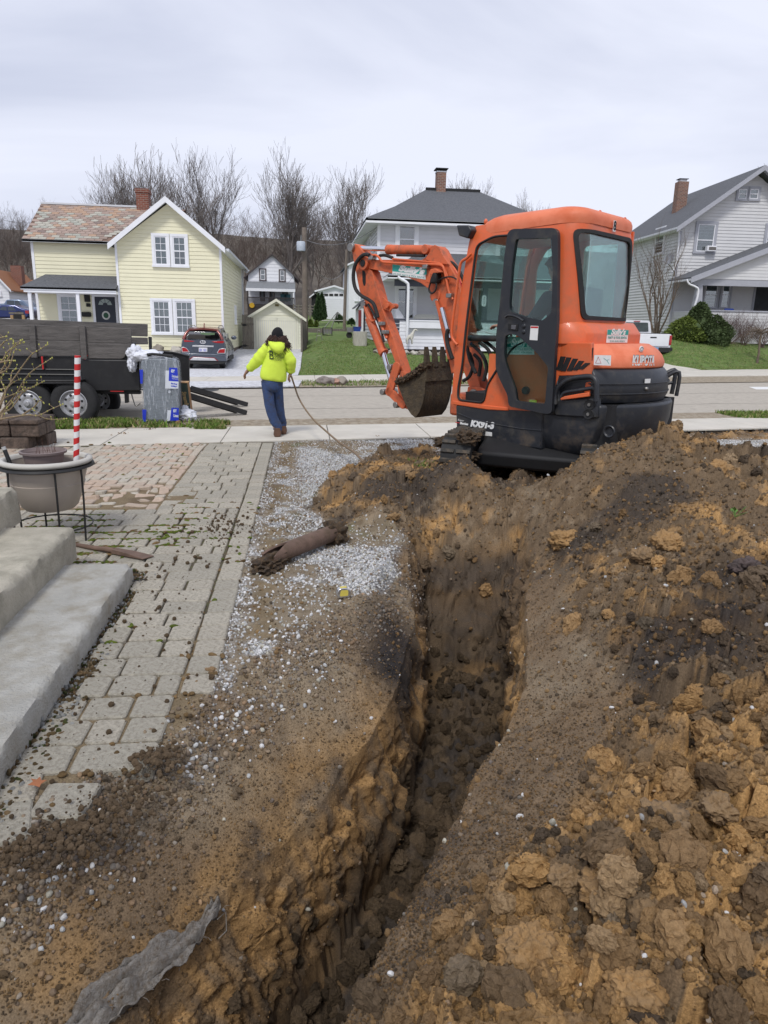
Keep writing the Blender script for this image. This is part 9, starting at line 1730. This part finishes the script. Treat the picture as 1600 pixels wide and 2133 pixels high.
F,t=yard('folding_stand','small aluminium A frame stand on the grass beside the garage','stand',665,716,36.5);A_=[F.Y(659,716),F.Y(664,677),F.Y(672,716)]
MB().tube([(A_[0][0],0,0),(A_[1][0],.12,A_[1][1]),(A_[2][0],0,0)],.02,6).build('front_legs',M_stl,t);MB().tube([(A_[0][0],.4,0),(A_[1][0],.13,A_[1][1]),(A_[2][0],.4,0)],.02,6).build('rear_legs',M_stl,t)
for z in(.25,.5,.7):k=1-z/A_[1][1];MB().tube([(A_[0][0]*k+A_[1][0]*(1-k),.0,z),(A_[2][0]*k+A_[1][0]*(1-k),0,z)],.012,5).build('rung',M_stl,t)
F,t=yard('swing_frame','thin metal swing frame on the far lawn in front of the white garage','swing set',704,700,48)
for pts in(((670,690),(703,650)),((703,650),(748,690)),((670,668),(735,668)),((684,700),(703,650)),((703,650),(703,662))):q=[F.Y(*p)for p in pts];MB().tube([(q[0][0],0,q[0][1]),(q[1][0],0,q[1][1])],.03,5).build('tube',M_stl,t)
F,t=yard('metal_cage','black tubular wood rack on the lawn behind the stand','rack',681,703,40);q0,q1=F.Y(673,703),F.Y(692,683)
for y in(0,.5):MB().tube([(q0[0],y,0),(q0[0],y,q1[1]),(q1[0],y,q1[1]),(q1[0],y,0),(q0[0],y,.05)],.025,6).build('frame',M_dkm,t)
for k in range(3):x=q0[0]+(q1[0]-q0[0])*(k+.5)/3;MB().box(x-.06,x+.06,.1,.4,.1,q1[1]*.8).build('slat',M_stl,t)
F,t=yard('garden_cart','grey garden cart standing by the blue bin','cart',732,700,38);q0,q1=F.Y(724,698),F.Y(740,682);MB().prism([(q0[0],.3),(q1[0],.3),(q1[0]+.1,q1[1]),(q0[0]-.05,q1[1])],0,.5,'y').build('tub',M_stl,t);MB().cyl((q0[0]+.1,.1,.16),(q0[0]+.1,.2,.16),.16,16).build('wheel',M_rub,t);MB().tube([(q1[0],.1,.5),(q1[0]+.25,.1,.0)],.02,5).build('leg',M_stl,t)
F,t=yard('blue_bin','blue plastic tub beside the white shed','bin',744,692,37.5);q0,q1=F.Y(737,692),F.Y(752,682);b=MB();b.loft([[(q0[0]+.05,.05,0),(q1[0]-.05,.05,0),(q1[0]-.05,.35,0),(q0[0]+.05,.35,0)],[(q0[0],0,q1[1]),(q1[0],0,q1[1]),(q1[0],.4,q1[1]),(q0[0],.4,q1[1])]]);b.build('tub',M_blu,t,bevel=.01);MB().box(q0[0]-.02,q1[0]+.02,-.02,.42,q1[1]+.001,q1[1]+.03).build('lid',M_blu,t)
F,t=yard('covered_air_conditioner','air conditioning unit under a wrinkled beige cover at the house corner','air conditioner',751,720,33.2);q0,q1=F.Y(736,720),F.Y(766,691);w_=q1[0]-q0[0]
b=MB();rg=[]
for i,z in enumerate(np.linspace(0,q1[1],7)):rg.append([(q0[0]+w_/2+(w_/2*(.93+.02*i*.3)+.015*math.sin(k*1.9+i*.4))*cx,.4+(.4+.02*math.sin(k*2.3))*cy,z+(.02*math.sin(k*1.3)if i==0 else 0))for k,(cx,cy)in enumerate([(math.copysign(abs(math.cos(a))**.3,math.cos(a)),math.copysign(abs(math.sin(a))**.3,math.sin(a)))for a in np.linspace(0,2*math.pi,32,endpoint=False)])])
b.loft(rg);b.build('cover',mat('canvas_beige',(.42,.40,.34),.9,var=.15,ns=6,bump=.6,bs=12,stretch=(3,3,.6)),t,bevel=.02)
F,t=yard('rail_fence','weathered split rail fence below the cottage and shed','fence',640,655,58)
for px_ in(612,622,634,646,656):q=F.Y(px_,655);MB().box(q[0]-.06,q[0]+.06,0,.12,-.6,F.Y(px_,633)[1]).build('post',M_wood,t)
for py_ in(637,643,649):q0,q1=F.Y(612,py_),F.Y(658,py_+1);MB().tube([(q0[0],.05,q0[1]),(q1[0],.05,q1[1])],.05,5).build('rail',M_wood,t)
F,t=yard('timber_edging','dark timber edge across the upper lawn','edging',690,686,45);q0,q1=F.Y(636,687),F.Y(760,685);MB().box(q0[0],q1[0],0,.15,-.1,.16).build('timber',M_wood,t)
F,t=yard('low_wooden_fence','low wooden rail with two pale posts by the dark blue sedan','fence',35,668,38)
for px_ in(25,49):q=F.Y(px_,668);q1=F.Y(px_,656);MB().box(q[0]-.06,q[0]+.06,0,.12,q[1]-.4,q1[1]).build('post',mat('new_wood',(.42,.28,.14),.8),t)
q0,q1=F.Y(18,652),F.Y(48,651);MB().box(q0[0],q1[0],.02,.08,q0[1]-.04,q0[1]+.05).build('rail',M_wood,t)
M_stn=[mat('stone_%d'%i,c,.9,var=.25,ns=3,bump=.6,bs=15)for i,c in enumerate([(.22,.19,.17),(.36,.22,.17),(.46,.43,.38),(.27,.24,.20)])]
def stone(px_,py_,z,sz,mi,lb,grp=None,name='stone'):
 p=G(px_,py_,z)if z is not None else None;me_=MB();me_.blob((0,0,0),sz,3,.25,1.6,seed=px_%31);o=me_.build(name,M_stn[mi],None,smooth=50);o.location=(p.x,p.y+sz[1]*.5,p.z+sz[2]*.45);o.rotation_euler=(0,0,px_%7);tag(o,lb,'stone',grp)
for px_,sz,mi,lb in((673,(.20,.16,.13),0,'dark boulder at the left end of the row on the far verge'),(690,(.22,.17,.12),0,'flat grey boulder second in the row on the far verge'),(699,(.17,.14,.11),1,'pink boulder in the row on the far verge'),(712,(.26,.17,.13),3,'tan boulder at the right end of the row on the far verge')):stone(px_,799,.02,sz,mi,lb,'boulders on the far verge')
for i,px_ in enumerate((788,800,815,830,846,862,878,893,906,920,935)):
 Yd=31.2;x=At(px_,718,Yd).x;me_=MB();me_.blob((0,0,0),(.20,.14,.12),3,.25,1.6,seed=i);o=me_.build('edging_stone',M_stn[2 if i%3 else 3],None,smooth=50);o.location=(x,Yd,gz(x,Yd)+.06);o.rotation_euler=(0,0,i*1.1);tag(o,['leftmost','second','third','fourth','fifth','sixth','seventh','eighth','ninth','tenth','last'][i]+' pale stone, from the left, edging the mulch bed under the porch','stone','edging stones below the porch')
b=MB();x0,x1=At(782,716,31.4).x,At(990,716,31.4).x;b.box(x0,x1,31.3,32.6,gz(x0,32)-.2,gz(x0,32)+.08);tag(b.build('mulch_bed',mat('mulch',(.02,.016,.014),.95,bump=1,bs=20),None),kind='structure')
for px_,sz,mi,lb in((329,(.22,.2,.26),3,'upright tan rock at the foot of the yellow wall'),(368,(.24,.2,.2),2,'pale round rock at the foot of the yellow wall')):
 x=At(px_,732,29.6).x;me_=MB();me_.blob((0,0,0),sz,3,.25,1.6,seed=px_);o=me_.build('garden_rock',M_stn[mi],None,smooth=50);o.location=(x,29.6,At(px_,732,29.6).z);tag(o,lb,'stone')
for k,(py_,w_)in enumerate(((824,.022),(850,.018))):
 n_=90;g0=G(800,py_,ROADZ);xs2=np.linspace(-18,22,n_);yc=g0.y+(xs2-g0.x)*(E3(10)-E3(0))/10+.10*fbm(xs2*.5,xs2*0+k,seed=30)+.03*fbm(xs2*4,xs2*0+k,seed=31);hw_=w_*(.4+.6*np.abs(fbm(xs2*1.5,xs2*0,seed=33+k)))
 V_=np.vstack([np.stack([xs2,yc-hw_,0*xs2+ROADZ+.004],1),np.stack([xs2,yc+hw_,0*xs2+ROADZ+.004],1)]);i=np.arange(n_-1);tag(link('road_crack',npmesh('road_crack',V_,np.stack([i,i+1,i+1+n_,i+n_],1),mat('crack_tar',(.12,.105,.09),.9,var=.3,ns=3),False)),kind='structure')
b=MB();g0=G(410,812,ROADZ);b.prism([(g0.x+.55*math.cos(k*.4),g0.y+.7*math.sin(k*.4))for k in range(16)],ROADZ,ROADZ+.004,'z');tag(b.build('road_patch',mat('dark_patch',(.06,.06,.06),.9,var=.2),None),kind='structure')
b=MB();p=[G(1560,806,ROADZ),G(1640,806,ROADZ),G(1640,811,ROADZ),G(1575,811,ROADZ)];b.prism([(q.x,q.y)for q in p],ROADZ,ROADZ+.004,'z');tag(b.build('road_marking',M_whp,None),kind='structure')
# GRASS
def grass(name,label,cx,cy,zfn,n_h,hmin,hmax,cols,seed):
 r=np.random.RandomState(seed);n=len(cx);z=zfn(cx,cy);h=hmin+(hmax-hmin)*r.rand(n);a=r.rand(n)*6.283;w=h*.16+.004;lean=r.randn(n,2)*.45*h[:,None]
 P_=np.stack([cx,cy,z],1);s_=np.stack([np.cos(a)*w,np.sin(a)*w,0*a],1);tip=P_+np.stack([lean[:,0],lean[:,1],h],1);V_=np.stack([P_-s_,P_+s_,tip],1).reshape(-1,3);F_=np.arange(3*n).reshape(-1,3)
 col=cols[r.randint(0,len(cols),n)]*(.7+.6*r.rand(n,1));A_=np.ones((n,3,4));A_[...,:3]=col[:,None,:];o=link(name,npmesh(name,V_,F_,M_grs,False,{'tint':A_.reshape(-1,4)}));tag(o,label,None,None,'stuff');return o
M_grs=attr_mat('grass_blades','tint',rough=.8,bump=0,speck=.1)
GC=np.array([(.12,.20,.03),(.16,.22,.05),(.08,.15,.02),(.30,.26,.12)])
r=np.random.RandomState(3);n=26000;cx=r.uniform(-6.5,-1.2,n);cy=np.array([E2(-3)]*n)+r.rand(n)*(E3(-3)-E2(-3));k=fbm(cx*1.5,cy*3,seed=9)+.35*sst(-2.3,-4.5,cx)-.1*sst(-2.6,-1.5,cx)>.0;k&=~((cx>G(283,880).x)&(cx<G(420,880).x)&(r.rand(n)<.85))
grass('verge_grass','short green grass on the near verge beside the trailer wheels',cx[k],cy[k],lambda a,b_:np.full(len(a),.0),0,.03,.10,GC,5)
cx=r.uniform(5.5,12,14000);cy=E2(8)+r.rand(14000)*(E3(8)-E2(8))+(cx-8)*.02;k=cx>G(1490,860).x;grass('verge_grass','short grass on the near verge at the right edge',cx[k],cy[k],lambda a,b_:np.full(len(a),.0),0,.03,.09,GC,6)
n=110000;cx=r.uniform(XL0,32,n);cy=E6(cx)+r.rand(n)**1.3*12;inm=(sdpoly(cx,cy,lawn_mid)>0)|(sdpoly(cx,cy,lawn_right)>0);cx,cy=cx[inm],cy[inm];k=(fbm(cx*.7,cy*.7,seed=12)>-.35);cx,cy=cx[k],cy[k]
GC2=np.array([(.12,.20,.035),(.16,.23,.05),(.09,.16,.03),(.26,.25,.11),(.20,.23,.08)]);grass('lawn_grass','mown lawn grass with dead straw patches across the road',cx,cy,lambda a,b_:zfar(a,b_)+.02,0,.02,.055,GC2,7)
n=12000;cx=r.uniform(xg+.1,24,n);cy=E4(8)+r.rand(n)*(E5(8)-E4(8))-(cx-8)*.0;k=fbm(cx*1.2,cy*2,seed=14)>-.2;k&=~((cx>dr0-2.5)&(cx<dr1+1.0));grass('verge_grass','thin grass on the far verge',cx[k],E4(cx[k])+.05+(cy[k]-E4(8))*.9,lambda a,b_:np.full(len(a),.0),0,.03,.09,GC2,8)
n=5000;cx=r.uniform(1.1,3.2,n);cy=r.uniform(6.6,8.6,n);zz=tps(cx,cy);k=fbm(cx*3,cy*3,seed=15)>0;grass('yard_grass','mossy grass in the shade under the excavator',cx[k],cy[k],lambda a,b_:tps(a,b_)-.005,0,.015,.05,GC,9)
